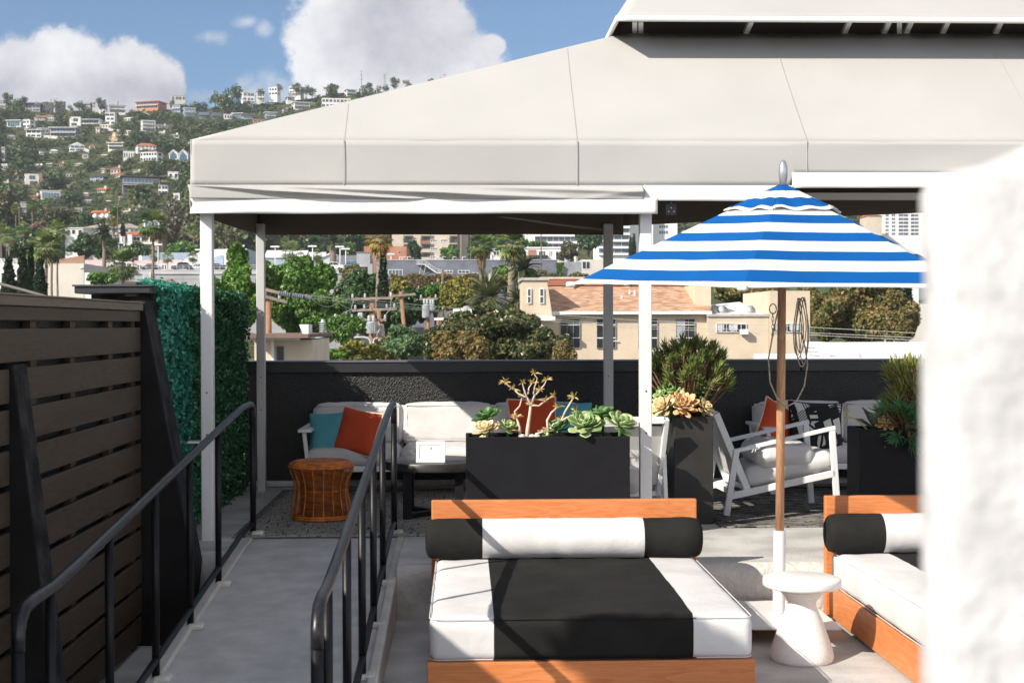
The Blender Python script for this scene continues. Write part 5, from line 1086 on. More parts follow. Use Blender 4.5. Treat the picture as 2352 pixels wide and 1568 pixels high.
# twin A-frame house
for (a0, a1, yt_, yb_, lb) in ((1110, 1166, 540, 600, 'white gabled house with teal glass gable, left of a twin pair'), (1172, 1232, 538, 615, 'white gabled house with teal glass gable, right of a twin pair')):
    x0, y0, x1, y1 = z1c(a0, yt_, a1, yb_); hp = hit((x0 + x1) / 2, y1); Y = hp.y; s = Y / F; hw = (x1 - x0) * s / 2; h = (y1 - y0) * s; b = P((x0 + x1) / 2, y1, Y); HBOX.append((x0 - 2, y0 - 3, x1 + 2, y1 + 2, Y))
    t = thing('gabled_house', lb, 'house', b, 0, 'houses on the hillside'); mb = MB(); mb.prism([(-hw, -5), (hw, -5), (hw, h * .55), (0, h), (-hw, h * .55)], 'y', 0, 10); mb.build('wall', wm('w'), t)
    mb = MB(); k = .80; mb.prism([(-hw * k, h * .12), (hw * k, h * .12), (hw * k, h * .52), (0, h * .88), (-hw * k, h * .52)], 'y', -.06, -.001); mb.build('gable_window', m_glassb, t)
    mb = MB(); mb.prism([(-hw - .4, h * .55), (0, h + .1), (hw + .4, h * .55), (hw + .4, h * .55 + .35), (0, h + .5), (-hw - .4, h * .55 + .35)], 'y', -.3, 10.2); mb.build('roof', rm('w'), t)
# brick end wall chimney next to the white cube
x0, y0, x1, y1 = z1c(262, 688, 278, 768); hp = hit(z1c(211, 0, 0, 768)[0], y1); Y = hp.y + 1; a, b = P(x0, y1, Y), P(x1, y0, Y)
mb = MB(); mb.box(a.x, b.x, Y, Y + 5, a.z - 4, b.z); solo('brick_wall', mb, M('brick_brown', (.28, .15, .11), .9, .2, 2), 'brown brick end wall beside the bright white cubic house', 'wall')
# earth cuts
for (pts, lb) in (([(0, 497), (60, 490), (110, 500), (160, 530), (150, 545), (90, 545), (40, 538), (0, 530)], 'l'), ([(880, 280), (900, 262), (935, 262), (975, 285), (985, 310), (940, 318), (905, 300)], 'k'), ([(745, 420), (770, 430), (775, 475), (750, 490), (722, 485), (735, 440)], 'r'), ([(1100, 230), (1130, 212), (1175, 214), (1170, 232), (1130, 240)], 'n')):
    mb = MB(); c0 = z1c(sum(p_[0] for p_ in pts) / len(pts), sum(p_[1] for p_ in pts) / len(pts), 0, 0)[:2]; rings = []
    for f in (1.0, .66, .33):
        for p_ in pts:
            x, y = z1c(p_[0], p_[1], 0, 0)[:2]; x = c0[0] + (x - c0[0]) * f; y = c0[1] + (y - c0[1]) * f; q = hit(x, y)
            if q is None: q = P(x, y, YR - 4)
            dr = ray(x, y); q = q - dr.normalized() * (1.5 + 4.0 * (1 - f)) + V((0, 0, (.3 + 1.5 * (1 - f)))); rings.append(q)
    n_ = len(pts); fs = [(r * n_ + i, r * n_ + (i + 1) % n_, (r + 1) * n_ + (i + 1) % n_, (r + 1) * n_ + i) for r in range(2) for i in range(n_)] + [tuple(2 * n_ + i for i in range(n_))]
    mb.add(rings, fs); struct('bare_slope', mb, m_earth, smooth=True)
# retaining walls and road cuts
for j, (xa_, ya_, xb_, yb_, hh, lb) in enumerate([(553, 246, 577, 239, 2.6, 'white retaining wall below the white framed stilt house'), (648, 262, 672, 252, 3.2, 'curved pale retaining wall left of the two storey white house'), (60, 276, 96, 279, 2.4, 'pale retaining wall under the dark grey ridge house'), (100, 318, 150, 322, 2.2, 'long low retaining wall above the very wide grey house'), (170, 338, 205, 352, 2.0, 'sloping pale wall beside the white gable fronted house'), (230, 300, 300, 306, 1.8, 'thin road edge wall below the white villas on the slope'), (330, 322, 420, 330, 1.8, 'road edge wall on the shaded slope'), (20, 388, 90, 384, 2.0, 'pale terrace wall at the left below the grey block')]):
    pts = [hit(lerp(xa_, xb_, q / 8), lerp(ya_, yb_, q / 8)) for q in range(9)]; pts = [q for q in pts if q is not None]
    if len(pts) < 3: continue
    mb = MB(); k = len(pts); mb.add([q + V((0, 0, -1.5)) for q in pts] + [q + V((0, 0, hh)) for q in pts] + [q + V((0, .5, hh)) for q in pts] + [q + V((0, .5, -1.5)) for q in pts], [(r * k + i_, r * k + i_ + 1, (r + 1) * k + i_ + 1, (r + 1) * k + i_) for r in range(3) for i_ in range(k - 1)])
    solo('retaining_wall', mb, wm('l' if j != 0 else 'w'), lb, 'wall', 'retaining walls on the hillside')
# ------------------------------------------------------------------ crowns shared by many trees
GREEN = [(.022, .048, .018), (.047, .086, .028), (.086, .130, .043), (.145, .17, .062)]
OLIVE = [(.065, .075, .034), (.115, .12, .055), (.165, .16, .08), (.22, .20, .11)]
PALE = [(.09, .085, .05), (.15, .135, .085), (.21, .18, .12)]
m_lg, m_lo, m_lp = leafmat('far_dark_leaf', GREEN, .12), leafmat('far_olive_leaf', OLIVE, .12), leafmat('far_pale_leaf', PALE, .15)
m_bark = M('tree_bark', (.13, .10, .075), .9, .25, 3)
def crown_mesh(name, n, seed, size, rx=1, rz=1, nb=7, **kw):
    v, q, tn = leaves(n, crown_blobs(seed, nb, rx, rz), size, seed, **kw); return raw_mesh(name, v, q, tn)
def proto(name, lb, mesh, mat, tr, cat='tree', group=None, cz=1.0):
    t = thing(name, lb, cat, (0, 0, 0), 0, group); o = link_mesh(mesh, 'crown', mat, t); o.location = (0, 0, cz)
    if tr is not None: tr.build('trunk', m_bark, t, True)
    return t
def tr_unit(h, r, sd): 
    mb = trunk_mb(h, r, .05, 3, sd, .6); mb.v = [(x, y, max(z, -.6)) for x, y, z in mb.v]; return mb
KIND = [('round_tree', 'round dark green tree crown on the hillside', crown_mesh('crown', 620, 1, .13), m_lg, .9), ('round_tree', 'lumpy dark green hillside tree with a broad crown', crown_mesh('crown', 620, 2, .13, 1.1, .85), m_lg, .85), ('olive_tree', 'olive green hillside tree with a loose crown', crown_mesh('crown', 460, 3, .12, 1, 1, thick=.35), m_lo, .95),
        ('tall_tree', 'tall narrow dark tree on the hillside', crown_mesh('crown', 620, 4, .13, .75, 1.45), m_lg, 1.5), ('pale_tree', 'thin pale grey green tree on the lower hillside', crown_mesh('crown', 300, 5, .11, 1, 1.05, thick=.4), m_lp, 1.1), ('olive_tree', 'broad olive green hillside tree', crown_mesh('crown', 520, 6, .12, 1.15, .8), m_lo, .8)]
TG = 'trees on the hillside'
protos = []
for i, (nm, lb, me, mt, cz) in enumerate(KIND): protos.append(proto(nm, lb, me, mt, tr_unit(cz * .75, .06, i), 'tree', TG, cz))
used = set()
def put_tree(k, loc, s, rz, lb=None, group=None, sz=1.0):
    if k not in used: used.add(k); o = protos[k]; o.location = loc; o.rotation_euler = (0, 0, rz); o.scale = (s, s, s * sz)
    else: o = dup(protos[k], loc, rz); o.scale = (s, s, s * sz)
    if lb: o['label'] = lb
    if group: o['group'] = group
    return o
def blocked(x, y, rpx, top, Y):
    for (a, b, c, d, hY) in HBOX:
        if Y < hY + 25 and a < x + rpx * .8 and x - rpx * .8 < c and top < d - (d - b) * .30 and y > b: return True
    return False
gt = random.Random(77); cand = []
for k in range(26000):
    x = gt.uniform(-30, 960); yr = 0
    for (a, ya), (b, yb) in zip(RIDGE, RIDGE[1:]):
        if a <= x <= b: yr = ya + (yb - ya) * (x - a) / (b - a)
    y = gt.uniform(yr - 2, 600); p_ = hit(x, y)
    if p_ is None: continue
    # open grassy slopes: fewer trees
    dens = NZ.noise(V((p_.x * .011, p_.y * .006, 2.2)))
    upper = sstep(420, 300, y)
    if gt.random() < upper * (.22 + 1.1 * max(0, dens)): continue
    if (x > 330 and y < 300 and gt.random() < .45) or (170 < x < 260 and 285 < y < 345 and gt.random() < .75): continue
    r = gt.choice([2.6, 3.4, 4.4, 5.4, 6.6, 8.2]) * (1 - .30 * upper); rpx = r * F / p_.y
    if p_.y < 330: r *= .75
    hh = r * 2.0; top = y - hh * F / p_.y
    if blocked(x, y, rpx, top, p_.y): continue
    # keep near the canopy hidden ones out
    if x > 445 and y > 330 and not (x < 925 and y > 480): continue
    cand.append((rpx, x, y, p_, r))
gt.shuffle(cand); cand = cand[:5600]
cand.sort(key=lambda c: -c[0]); single = cand[:285]; rest = cand[285:]
for rpx, x, y, p_, r in single:
    k = gt.choices(range(6), [4, 4, 3, 2, 1.2 if y > 380 else .1, 3])[0]; put_tree(k, p_ - V((0, 0, r * .15)), r, gt.uniform(0, 6.28), sz=gt.uniform(.85, 1.15))
VV, QQ, TT = [], [], []; off = 0; smallc = [leaves(80, crown_blobs(20 + i, 5, 1, gt.uniform(.8, 1.25)), .30, 30 + i) for i in range(10)]
for rpx, x, y, p_, r in rest:
    v, q, tn = smallc[gt.randrange(10)]; a = gt.uniform(0, 6.28); Rm = np.array([[cos(a), -sin(a), 0], [sin(a), cos(a), 0], [0, 0, 1]])
    VV.append((v @ Rm.T) * r + np.array(p_ + V((0, 0, r * .7)))); QQ.append(q + off); off += len(v); sh = gt.uniform(-.25, .35); TT.append(np.clip(tn * .8 + sh, 0, 1))
# low scrub between the trees
for k in range(9000):
    x = gt.uniform(-30, 960); y = gt.uniform(195, 560); p_ = hit(x, y)
    if p_ is None or (x > 445 and y > 330 and not (x < 925 and y > 480)) or blocked(x, y, 4, y - 4, p_.y): continue
    v, q, tn = smallc[gt.randrange(10)]; v = v[:120]; q = q[:30]; tn = tn[:120]; r = gt.uniform(.9, 2.0)
    VV.append(v * np.array([r * 1.3, r * 1.3, r * .8]) + np.array(p_ + V((0, 0, r * .3)))); QQ.append(q + off); off += len(v); TT.append(np.clip(tn * .7 + gt.uniform(-.1, .5), 0, 1))
# woodland on the slopes the canopy hides from here
for k in range(2600):
    x = gt.uniform(440, 2500); y = gt.uniform(200, 575); p_ = hit(x, y)
    if p_ is None or p_.y < 600 and x > 900 or (x < 960 and y < 330) or blocked(x, y, 14, y - 20, p_.y): continue
    v, q, tn = smallc[gt.randrange(10)]; r = gt.choice([2.6, 3.6, 4.8, 6.4]); VV.append(v * r + np.array(p_ + V((0, 0, r * .6)))); QQ.append(q + off); off += len(v); TT.append(np.clip(tn * .8 + gt.uniform(-.25, .3), 0, 1))
me = raw_mesh('hillside_woodland', np.concatenate(VV), np.concatenate(QQ), np.concatenate(TT))
o = link_mesh(me, 'hillside_woodland', leafmat('woodland_leaf', [(.022, .042, .019), (.047, .074, .028), (.082, .110, .042), (.145, .155, .066)], .12, rnd_obj=0)); tag(o, 'mass of small trees and scrub covering the hillside', 'woodland', kind='stuff')
# ridge trees placed one by one (outline against the sky)
for i, (x, y0, y1, hw, k, lb) in enumerate([(18, 212, 246, 14, 0, 'dark tree standing highest at the left end of the ridge'), (40, 225, 250, 14, 1, 'lower dark ridge tree right of the highest left one'), (53, 222, 250, 15, 0, 'round dark ridge tree left of the dark grey ridge house'), (130, 228, 262, 14, 2, 'broad olive ridge tree behind dark houses'), (182, 229, 256, 14, 1, 'dark ridge tree left of the grey pitched roof house'), (232, 224, 256, 13, 0, 'dark round ridge tree above the white box house'), (162, 240, 262, 8, 2, 'small olive ridge tree in a dip of the ridge'), (495, 206, 245, 16, 1, 'left one of the two big dark ridge trees'), (536, 194, 262, 24, 0, 'biggest dark ridge tree behind white house'), (513, 205, 262, 20, 1, 'dark ridge tree filling the gap between the two biggest'), (600, 202, 222, 9, 2, 'olive ridge tree above the stilt house'), (642, 191, 214, 9, 2, 'round olive ridge tree beside a white ridge house'), (680, 190, 214, 12, 0, 'dark fan shaped ridge tree'), (703, 193, 222, 14, 1, 'broad dark ridge tree right of the fan shaped one'), (717, 200, 225, 12, 0, 'dark ridge tree at the edge of the bare slope'), (750, 198, 214, 8, 2, 'small tree on the bare ridge slope'), (848, 190, 215, 13, 0, 'dark ridge tree right of the radio mast'), (870, 195, 215, 8, 2, 'olive ridge tree between mast and pylon'), (886, 192, 214, 9, 1, 'green ridge tree below the pylon'), (907, 176, 208, 14, 0, 'tall round dark ridge tree near the canopy edge'), (936, 182, 206, 12, 2, 'spreading ridge tree nearest the canopy edge'), (425, 236, 254, 9, 1, 'dark bush beside the knoll house'), (395, 228, 254, 7, 0, 'dark tree right of the long terracotta house'), (733, 228, 250, 9, 0, 'dark tree between the two white houses at the canopy edge'),
    (160, 255, 290, 14, 2, 'olive tree above the grassy spur'), (215, 250, 278, 16, 1, 'broad tree below the white ridge houses'), (280, 295, 325, 14, 0, 'round dark tree right of the tall white cube house')]):
    Y = min(YR - 14, (hit((x), y1 + 2) or P(x, y1, YR - 14)).y); b = P(x, y1, Y); r = hw * Y / F; h = (y1 - y0) * Y / F; o = put_tree(k, b, r, i * 1.3, lb, 'trees standing on the ridge'); cz = KIND[k][4]; o.scale = (r, r, h / (cz + .95))
# ------------------------------------------------------------------ mid-town buildings
def ground_drop(Y): return -8.9
def block(name, label, x0, y0, x1, y1, Y, depth, mat, cat='building', group=None, base=-7.3, cap=None, capm=None, bevel=0):
    """upright building whose front face fills the given picture rectangle at distance Y"""
    a, b = P(x0, y0, Y), P(x1, y1, Y); t = thing(name, label, cat, ((a.x + b.x) / 2, Y, base), 0, group)
    hw = (b.x - a.x) / 2; mb = MB(); mb.box(-hw, hw, 0, depth, 0, a.z - base); mb.build('wall', mat, t, bevel=bevel)
    if cap: mb = MB(); mb.box(-hw - cap, hw + cap, -cap, depth + cap, a.z - base + .002, a.z - base + cap * 2); mb.build('roof_edge', capm or wm('w'), t)
    t['_f'] = 0; del t['_f']; return t, (lambda x, y: (P(x, y, Y).x - t.location.x, P(x, y, Y).z - base))
def wins(t, f, rects, glass=None, mull=0, fr=.08):
    for (x0, y0, x1, y1) in rects:
        a, b = f(x0, y0), f(x1, y1); window(t, a[0], b[0], b[1], a[1], 0, glass, mull, fr)
m_garage = M('garage_concrete', (.36, .36, .37), .9, .08, .25, dirt=.3); m_bgrey = M('blue_grey_wall', (.155, .165, .20), .85, .12, .4, dirt=.3)
m_beige = M('beige_wall', (.58, .535, .465), .85, .05, .2, dirt=.15); m_pink = M('pink_wall', (.62, .46, .47), .85, .05, .3); m_corr = M('corrugated_blue_grey', (.30, .38, .44), .7, .12, 2, stretch=(6, 1, .1))
m_tc = M('terracotta_wall', (.40, .185, .115), .85, .08, .4); m_apt = M('cream_apartment', (.56, .48, .38), .85, .05, .3, dirt=.1); m_wht = M('white_render', (.74, .735, .72), .8, .03, .3, dirt=.08)
# left foreground town walls
t, f = block('white_building', 'white flat roofed building behind the pointed cypresses at the left edge', -60, 606, 44, 690, 250, 30, m_wht)
a0, a1 = f(-60, 593), f(38, 607); mb = MB(); mb.box(a0[0], a1[0], .5, 1.0, a1[1] + .01, a0[1]); mb.build('roof_screen', M('roof_screen_grey', (.42, .41, .41), .7), t)
for x in (8, 20, 31): a0 = f(x, 593); a1 = f(x, 607); mb = MB(); mb.bar((a0[0] - .6, .3, a0[1]), (a1[0], .3, a1[1] + .1), .12, .12); mb.build('screen_strut', m_wfr, t)
mb = MB(); a0 = f(38, 594); a1 = f(44, 606); mb.box(a0[0], a1[0], .4, 3, a1[1] + .01, a0[1]); mb.build('corner_post', m_beige, t)
t, f = block('beige_building', 'large blank beige building wall with a rusty roof fence', 97, 605, 193, 690, 245, 30, m_beige)
a0, a1 = f(134, 595), f(192, 605); mb = MB(); b0 = f(192, 586); mb.add([(a0[0], .4, a1[1] + .01), (a1[0], .4, a1[1] + .01), (b0[0], .4, b0[1]), (a0[0], .4, a0[1]), (a0[0], .7, a1[1] + .01), (a1[0], .7, a1[1] + .01), (b0[0], .7, b0[1]), (a0[0], .7, a0[1])], [(0, 1, 2, 3), (7, 6, 5, 4), (3, 2, 6, 7), (0, 3, 7, 4), (1, 5, 6, 2)]); mb.build('roof_fence', wood('rusty_planks', (.26, .10, .055), (.42, .32, .25), 'z', .8, .9), t)
a0 = f(184, 613); a1 = f(190, 616); mb = MB(); mb.box(a0[0], a1[0], -.2, -.01, a1[1], a0[1]); mb.build('wall_lamp', m_wfr, t)
t, f = block('low_white_wall', 'low white wall between the beige building and the short palm', 194, 626, 214, 690, 240, 1.0, m_wht, 'wall')
# parking deck
PGY = 300
t, f = block('parking_deck', 'long grey concrete parking deck with cars and lamps on top', 193, 619, 828, 690, PGY, 34, m_garage); pd = t; pdf = f
zt_ = P(300, 619, PGY).z + 7.3; a0 = f(193, 619); a1 = f(828, 619)
mb = MB(); mb.box(a0[0], a1[0], -.25, -.001, zt_ - .95, zt_ - .5); mb.build('coping', M('coping_grey', (.47, .47, .47), .9, .05, .3), t)
mb = MB()
for k in range(46): x = lerp(a0[0], a1[0], k / 45); mb.bar((x, .3, zt_), (x, .3, zt_ + .95), .06, .06)
for h in (.5, .93): mb.bar((a0[0], .3, zt_ + h), (a1[0], .3, zt_ + h), .05, .05)
mb.build('guard_rail', m_wfr, t)
for x0, x1 in ((328, 345), (458, 473)):
    p0 = f(x0, 629); p1 = f(x1, 645); mb = MB()
    for k in range(7): z = lerp(p1[1], p0[1], (k + .5) / 7); mb.box(p0[0], p1[0], -.35, -.26, z - .08, z + .02)
    mb.box(p1[0], p1[0] + .2, -.5, -.02, p1[1], p0[1] + .4); mb.build('louvre', m_wfr, t)
p0 = f(392, 642); mb = MB(); mb.box(p0[0] - .25, p0[0] + .25, -.9, -.02, p0[1] - .9, p0[1] + .2); mb.bar((p0[0] - .8, -.5, p0[1] - .1), (p0[0] + .5, -.5, p0[1] - .1), .1, .1); mb.build('wall_bracket', m_tc, t)
mb = MB()
for x in (250, 300, 420, 520, 600, 690, 770): xx = f(x, 640)[0]; mb.box(xx - .04, xx + .04, -.03, -.001, .5, zt_ - 1.0)
zz = f(300, 641)[1]; mb.box(a0[0], a1[0], -.028, -.001, zz - .05, zz + .05); mb.build('joint', M('joint_grey', (.25, .25, .26), .9), t)
ztop = zt_ - 7.3
# cars on the deck
def car(label, x, Y, L, colr, kind='sedan', rz=0):
    t = thing('parked_car', label, 'car', (P(x, 600, Y).x, Y, ztop), rz, 'cars on the parking deck'); m_ = M('car_paint_' + colr, dict(grey=(.10, .12, .15), dark=(.03, .035, .045), silver=(.45, .47, .5), white=(.72, .72, .72))[colr], .3, .02, 2, spec=.6)
    h = 1.45 if kind == 'sedan' else 1.8; k = L / 4.5; hood = .88 if kind == 'sedan' else 1.05
    pr = [(-2.25 * k, .35), (-2.25 * k, .75), (-2.15 * k, hood - .06), (-1.3 * k, hood), (-.75 * k, h - .06), (-.3 * k, h), (.9 * k, h - .02), (1.55 * k, hood + .12), (2.15 * k, hood), (2.25 * k, .8), (2.25 * k, .35)]
    mb = MB(); mb.prism(pr, 'y', -.86, .86); mb.build('body', m_, t, bevel=.10, seg=2)
    mb = MB(); mb.prism([(-1.12 * k, hood + .05), (-.66 * k, h - .12), (-.02, h - .09), (-.02, hood + .05)], 'y', -.875, .875); mb.prism([(.05, hood + .05), (.05, h - .09), (.84 * k, h - .12), (1.38 * k, hood + .10), (1.3 * k, hood + .05)], 'y', -.875, .875); mb.build('side_window', m_glass, t)
    for sx in (-1.35 * k, 1.35 * k):
        mb = MB()
        for sy in (-.80, .80): mb.lathe([(.05, -.1), (.33, -.1), (.35, 0), (.33, .1), (.05, .1)], (sx, sy, .35), 18, 0, 'y')
        mb.build('wheel', M('tyre_black', (.02, .02, .02), .8), t, True)
    mb = MB(); mb.box(-2.27 * k, -2.2 * k, -.75, -.4, .62, .78); mb.box(-2.27 * k, -2.2 * k, .4, .75, .62, .78); mb.build('headlight', m_wfr, t); return t
car('grey minivan on the parking deck left of the short palm', 274, 306, 4.6, 'grey', 'van'); car('dark blue car on the parking deck behind the tall palm trunk', 346, 306, 4.3, 'grey'); car('black pickup sized car on the parking deck between palm and post', 419, 306, 4.7, 'dark', 'van'); car('silver car half hidden by the left front canopy post', 455, 306, 4.2, 'silver'); car('silver car on the parking deck between the two left posts', 512, 309, 4.2, 'silver'); car('dark low car on the parking deck right of the left front post', 495, 305, 4.0, 'dark'); car('white car on the parking deck behind the green trees', 765, 306, 4.6, 'white', 'van'); car('dark car on the parking deck at its right end', 800, 308, 4.2, 'dark')
# lamp posts on the deck
def lamp(label, x, yt, Y, zb, head=1, group='lamp posts of the parking deck'):
    h = P(x, yt, Y).z - zb; t = thing('lamp_post', label, 'lamp post', (P(x, yt, Y).x, Y, zb), 0, group); mb = MB(); mb.tube([(0, 0, 0), (0, 0, h - .2)], [.13, .09], 8); mb.build('pole', m_wfr, t, True)
    mb = MB(); 
    if head == 1: mb.box(-1.0, .9, -.3, .3, h - .2, h + .1)
    else: mb.box(-.65, .65, -.4, .4, h - .9, h); mb.prism([(-.65, h - .9), (.65, h - .9), (.25, h - 1.5), (-.25, h - 1.5)], 'y', -.3, .3)
    mb.build('lamp_head', m_wfr, t)
for lb, x, yt, hd in (('white lamp post with flat head left of the tall palm', 273, 557, 1), ('white lamp post with flat head in front of the tall palm', 363, 561, 1), ('white lamp post with a box head beside the small palms', 459, 573, 2), ('white lamp post with flat head between the left posts', 552, 564, 1), ('white lamp post with flat head right of the second post', 632, 566, 1), ('white lamp post with box head beside the skirted palm', 718, 565, 2), ('white lamp post with tilted head beside white roofs', 781, 566, 2), ('white lamp post right of the tilted lamp', 794, 571, 1), ('lamp post in front of the terracotta building', 898, 583, 1)): lamp(lb, x, yt, 312 if x < 800 else 360, ztop if x < 800 else 8)
lamp('plain white pole at the left end of the parking deck', 291, 597, 296, P(291, 640, 296).z, 1)
# pink building, corrugated roof, white vault
t, f = block('pink_building', 'low pink building with white framed windows behind the parking deck', 192, 597, 418, 640, 345, 20, m_pink); wins(t, f, [(253, 606, 263, 617), (288, 608, 302, 618), (316, 608, 325, 618), (372, 608, 382, 618), (400, 609, 408, 618)], None, 1, .18)
t, f = block('corrugated_shed', 'blue grey corrugated roof shed above the pink building', 326, 580, 436, 640, 368, 25, m_corr); mb = MB(); mb.box(f(318, 581)[0], f(327, 597)[0], .2, 20, f(318, 600)[1], f(318, 581)[1]); mb.build('end_wall', m_wht, t)
Y = 335; a = P(412, 619, Y); b = P(512, 572, Y); t = thing('vaulted_hall', 'white vaulted roof hall half hidden behind the front left post', 'building', (b.x, Y, -7.3)); rx = b.x - a.x; rz_ = b.z - a.z; z0 = a.z + 7.3
mb = MB(); mb.prism([(-rx, 0)] + [(-rx * cos(q), z0 + rz_ * sin(q)) for q in np.linspace(0, pi / 2, 14)] + [(2.2, z0 + rz_), (2.2, 0)], 'y', 0, 16); mb.build('vault', m_wht, t)
mb = MB(); mb.prism([(-3.4, z0 - 1)] + [(-3.4 * cos(q), z0 + 3.4 * sin(q)) for q in np.linspace(0, pi / 2, 8)] + [(0, z0 - 1)], 'y', -.2, -.01); mb.build('arch_window', M('pale_blue_panel', (.35, .43, .52), .7), t)
t, f = block('grey_white_building', 'pale building with a turquoise painted base between the left posts', 520, 571, 568, 640, 338, 18, M('pale_blue_grey', (.42, .46, .50), .8, .06, .3)); mb = MB(); mb.box(f(520, 571)[0] - .02, f(533, 571)[0], -.06, -.001, 0, f(520, 571)[1]); mb.build('front_pier', m_wht, t); mb = MB(); mb.box(f(513, 602)[0], f(545, 602)[0], -.12, -.07, f(513, 612)[1], f(513, 602)[1]); mb.build('painted_base', M('turquoise_paint', (.10, .50, .66), .6), t)
# white roofs right of the second post
def gabled(label, x0, yt, ye, x1, yb, Y, wallm, roofm, depth=14, side=False, group='white roofed houses behind the trees'):
    a, b = P(x0, ye, Y), P(x1, yb, Y); zt_ = P(x0, yt, Y).z; t = thing('gabled_house', label, 'house', ((a.x + b.x) / 2, Y, -7.3), 0, group); hw = (b.x - a.x) / 2; ze = a.z + 7.3; zr_ = zt_ + 7.3
    mb = MB(); mb.prism([(-hw, 0), (hw, 0), (hw, ze), (0, zr_), (-hw, ze)], 'y', 0, depth) if not side else mb.box(-hw, hw, 0, depth, 0, ze); mb.build('wall', wallm, t)
    mb = MB()
    if not side: mb.prism([(-hw - .4, ze - .05), (0, zr_ + .05), (hw + .4, ze - .05), (hw + .4, ze + .3), (0, zr_ + .4), (-hw - .4, ze + .3)], 'y', -.5, depth)
    else: mb.prism([(-.4, ze + .01), (depth * .5, zr_), (depth + .4, ze + .01)], 'x', -hw - .3, hw + .3)
    mb.build('roof', roofm, t); return t
m_wroof = M('white_roofing', (.70, .70, .70), .7, .04, .4)
gabled('white roofed house right of the second post', 608, 572, 592, 656, 640, 400, m_corr, m_wroof, 14, True); gabled('white roofed house behind the skirted short palms', 650, 572, 590, 700, 640, 405, m_wht, m_wroof, 14, True)
gabled('white gabled house with a blue grey gable among white roofs', 736, 583, 594, 786, 640, 385, M('pale_blue_grey', (.42, .46, .50), .8, .06, .3), m_wroof, 16); gabled('low white roof house between the lamp posts', 700, 576, 592, 742, 640, 415, m_wht, m_wroof, 14, True)
t, f = block('white_building', 'long white building with a turquoise base strip beside the terracotta building', 766, 588, 820, 640, 372, 14, m_wht, cap=.1); mb = MB(); mb.box(f(792, 600)[0], f(820, 600)[0], -.1, -.01, f(792, 607)[1], f(792, 601)[1]); mb.build('painted_base', M('turquoise_paint', (.10, .50, .66), .6), t)
t, f = block('concrete_block', 'small grey concrete block in front of the terracotta building', 819, 581, 850, 640, 365, 12, m_garage, cap=.15, capm=m_bgrey)
t, f = block('terracotta_building', 'terracotta flat roofed building behind the palm with yellow fronds', 836, 566, 934, 640, 420, 22, m_tc); wins(t, f, [(916, 577, 920, 582), (895, 582, 899, 587), (863, 584, 867, 588)], None, 0, .05)
# dark grey long building with outside stair
GY = 345
t, f = block('grey_long_building', 'long dark grey building with a white outside staircase', 862, 599, 1280, 650, GY, 22, m_bgrey); wins(t, f, [(893, 620, 924, 632)], M('grey_glass', (.10, .14, .17), .2), 3, .12); wins(t, f, [(1020, 622, 1039, 627), (1053, 622, 1077, 627)], None, 2, .12); wins(t, f, [(1086, 627, 1097, 636)], None, 0, .1)
mb = MB(); q0, q1, q2, q3 = f(958, 607), f(974, 607), f(1003, 627), f(1024, 633); mb.box(q0[0], q1[0], -1.6, -.05, q0[1] - .15, q0[1])
mb.bar((q1[0], -.9, q1[1]), (q2[0], -.9, q2[1]), 1.3, .25); mb.box(q2[0], q3[0], -1.6, -.05, q2[1] - .15, q2[1]); mb.bar((q0[0] + .6, -.1, q0[1] - 2.4), (q0[0] + 1.1, -1.4, q0[1] - .1), .12, .12); mb.bar((q1[0] - .1, -.1, q1[1] - 2.6), (q1[0] + .5, -1.4, q1[1] - .2), .12, .12); mb.bar((q3[0], -.9, q2[1]), (q2[0] - .8, -.9, q2[1] - 2.6), 1.2, .2)
for (a, b) in ((q0, q1), (q1, q2), (q2, q3)):
    for k in range(7): u = k / 6; x = lerp(a[0], b[0], u); z = lerp(a[1], b[1], u); mb.bar((x, -1.55, z), (x, -1.55, z + 1.0), .05, .05)
    mb.bar((a[0], -1.55, a[1] + 1), (b[0], -1.55, b[1] + 1), .07, .07); mb.bar((a[0], -1.55, a[1] + .5), (b[0], -1.55, b[1] + .5), .05, .05)
mb.build('outside_stair', m_wfr, t)
mb = MB(); mb.box(f(862, 599)[0] - .1, f(1280, 599)[0] + .1, -.12, 22.1, f(900, 600)[1] + .2, f(900, 598.5)[1] + .25); mb.build('parapet_edge', M('edge_grey', (.36, .37, .40), .8), t)
mb = MB()
for x in (916, 922, 934, 1000, 1016, 1040, 1062): q = f(x, 588); q1 = f(x, 599); mb.bar((q[0], 4, q1[1]), (q[0], 4, q[1]), .12, .12); mb.bar((q[0], 4, q[1]), (q[0] + .8, 4, q[1]), .1, .1)
mb.build('roof_lamp_pole', m_wfr, t)
t, f = block('concrete_bay', 'open concrete bay with dark interior at the end of the long grey building', 828, 612, 846, 650, GY - 6, 8, M('dark_bay', (.03, .03, .035), .8)); mb = MB(); mb.box(f(845, 606)[0], f(856, 606)[0], -.4, 3, 0, f(845, 606)[1]); mb.box(f(826, 606)[0], f(845, 606)[0] - .01, -.4, 3, f(826, 613)[1], f(826, 607)[1]); mb.build('concrete_pier', m_garage, t)
t, f = block('grey_wall', 'pale grey wall right of the ivy strip near the umbrella tip', 1294, 601, 1336, 660, GY + 2, 14, M('pale_grey_wall', (.27, .28, .31), .85, .1, .4, dirt=.2)); 
t, f = block('small_white_building', 'small cream rooftop building with a dark window above the umbrella tip', 1336, 596, 1400, 650, GY + 20, 14, m_beige); wins(t, f, [(1338, 601, 1355, 617)], None, 1, .15)
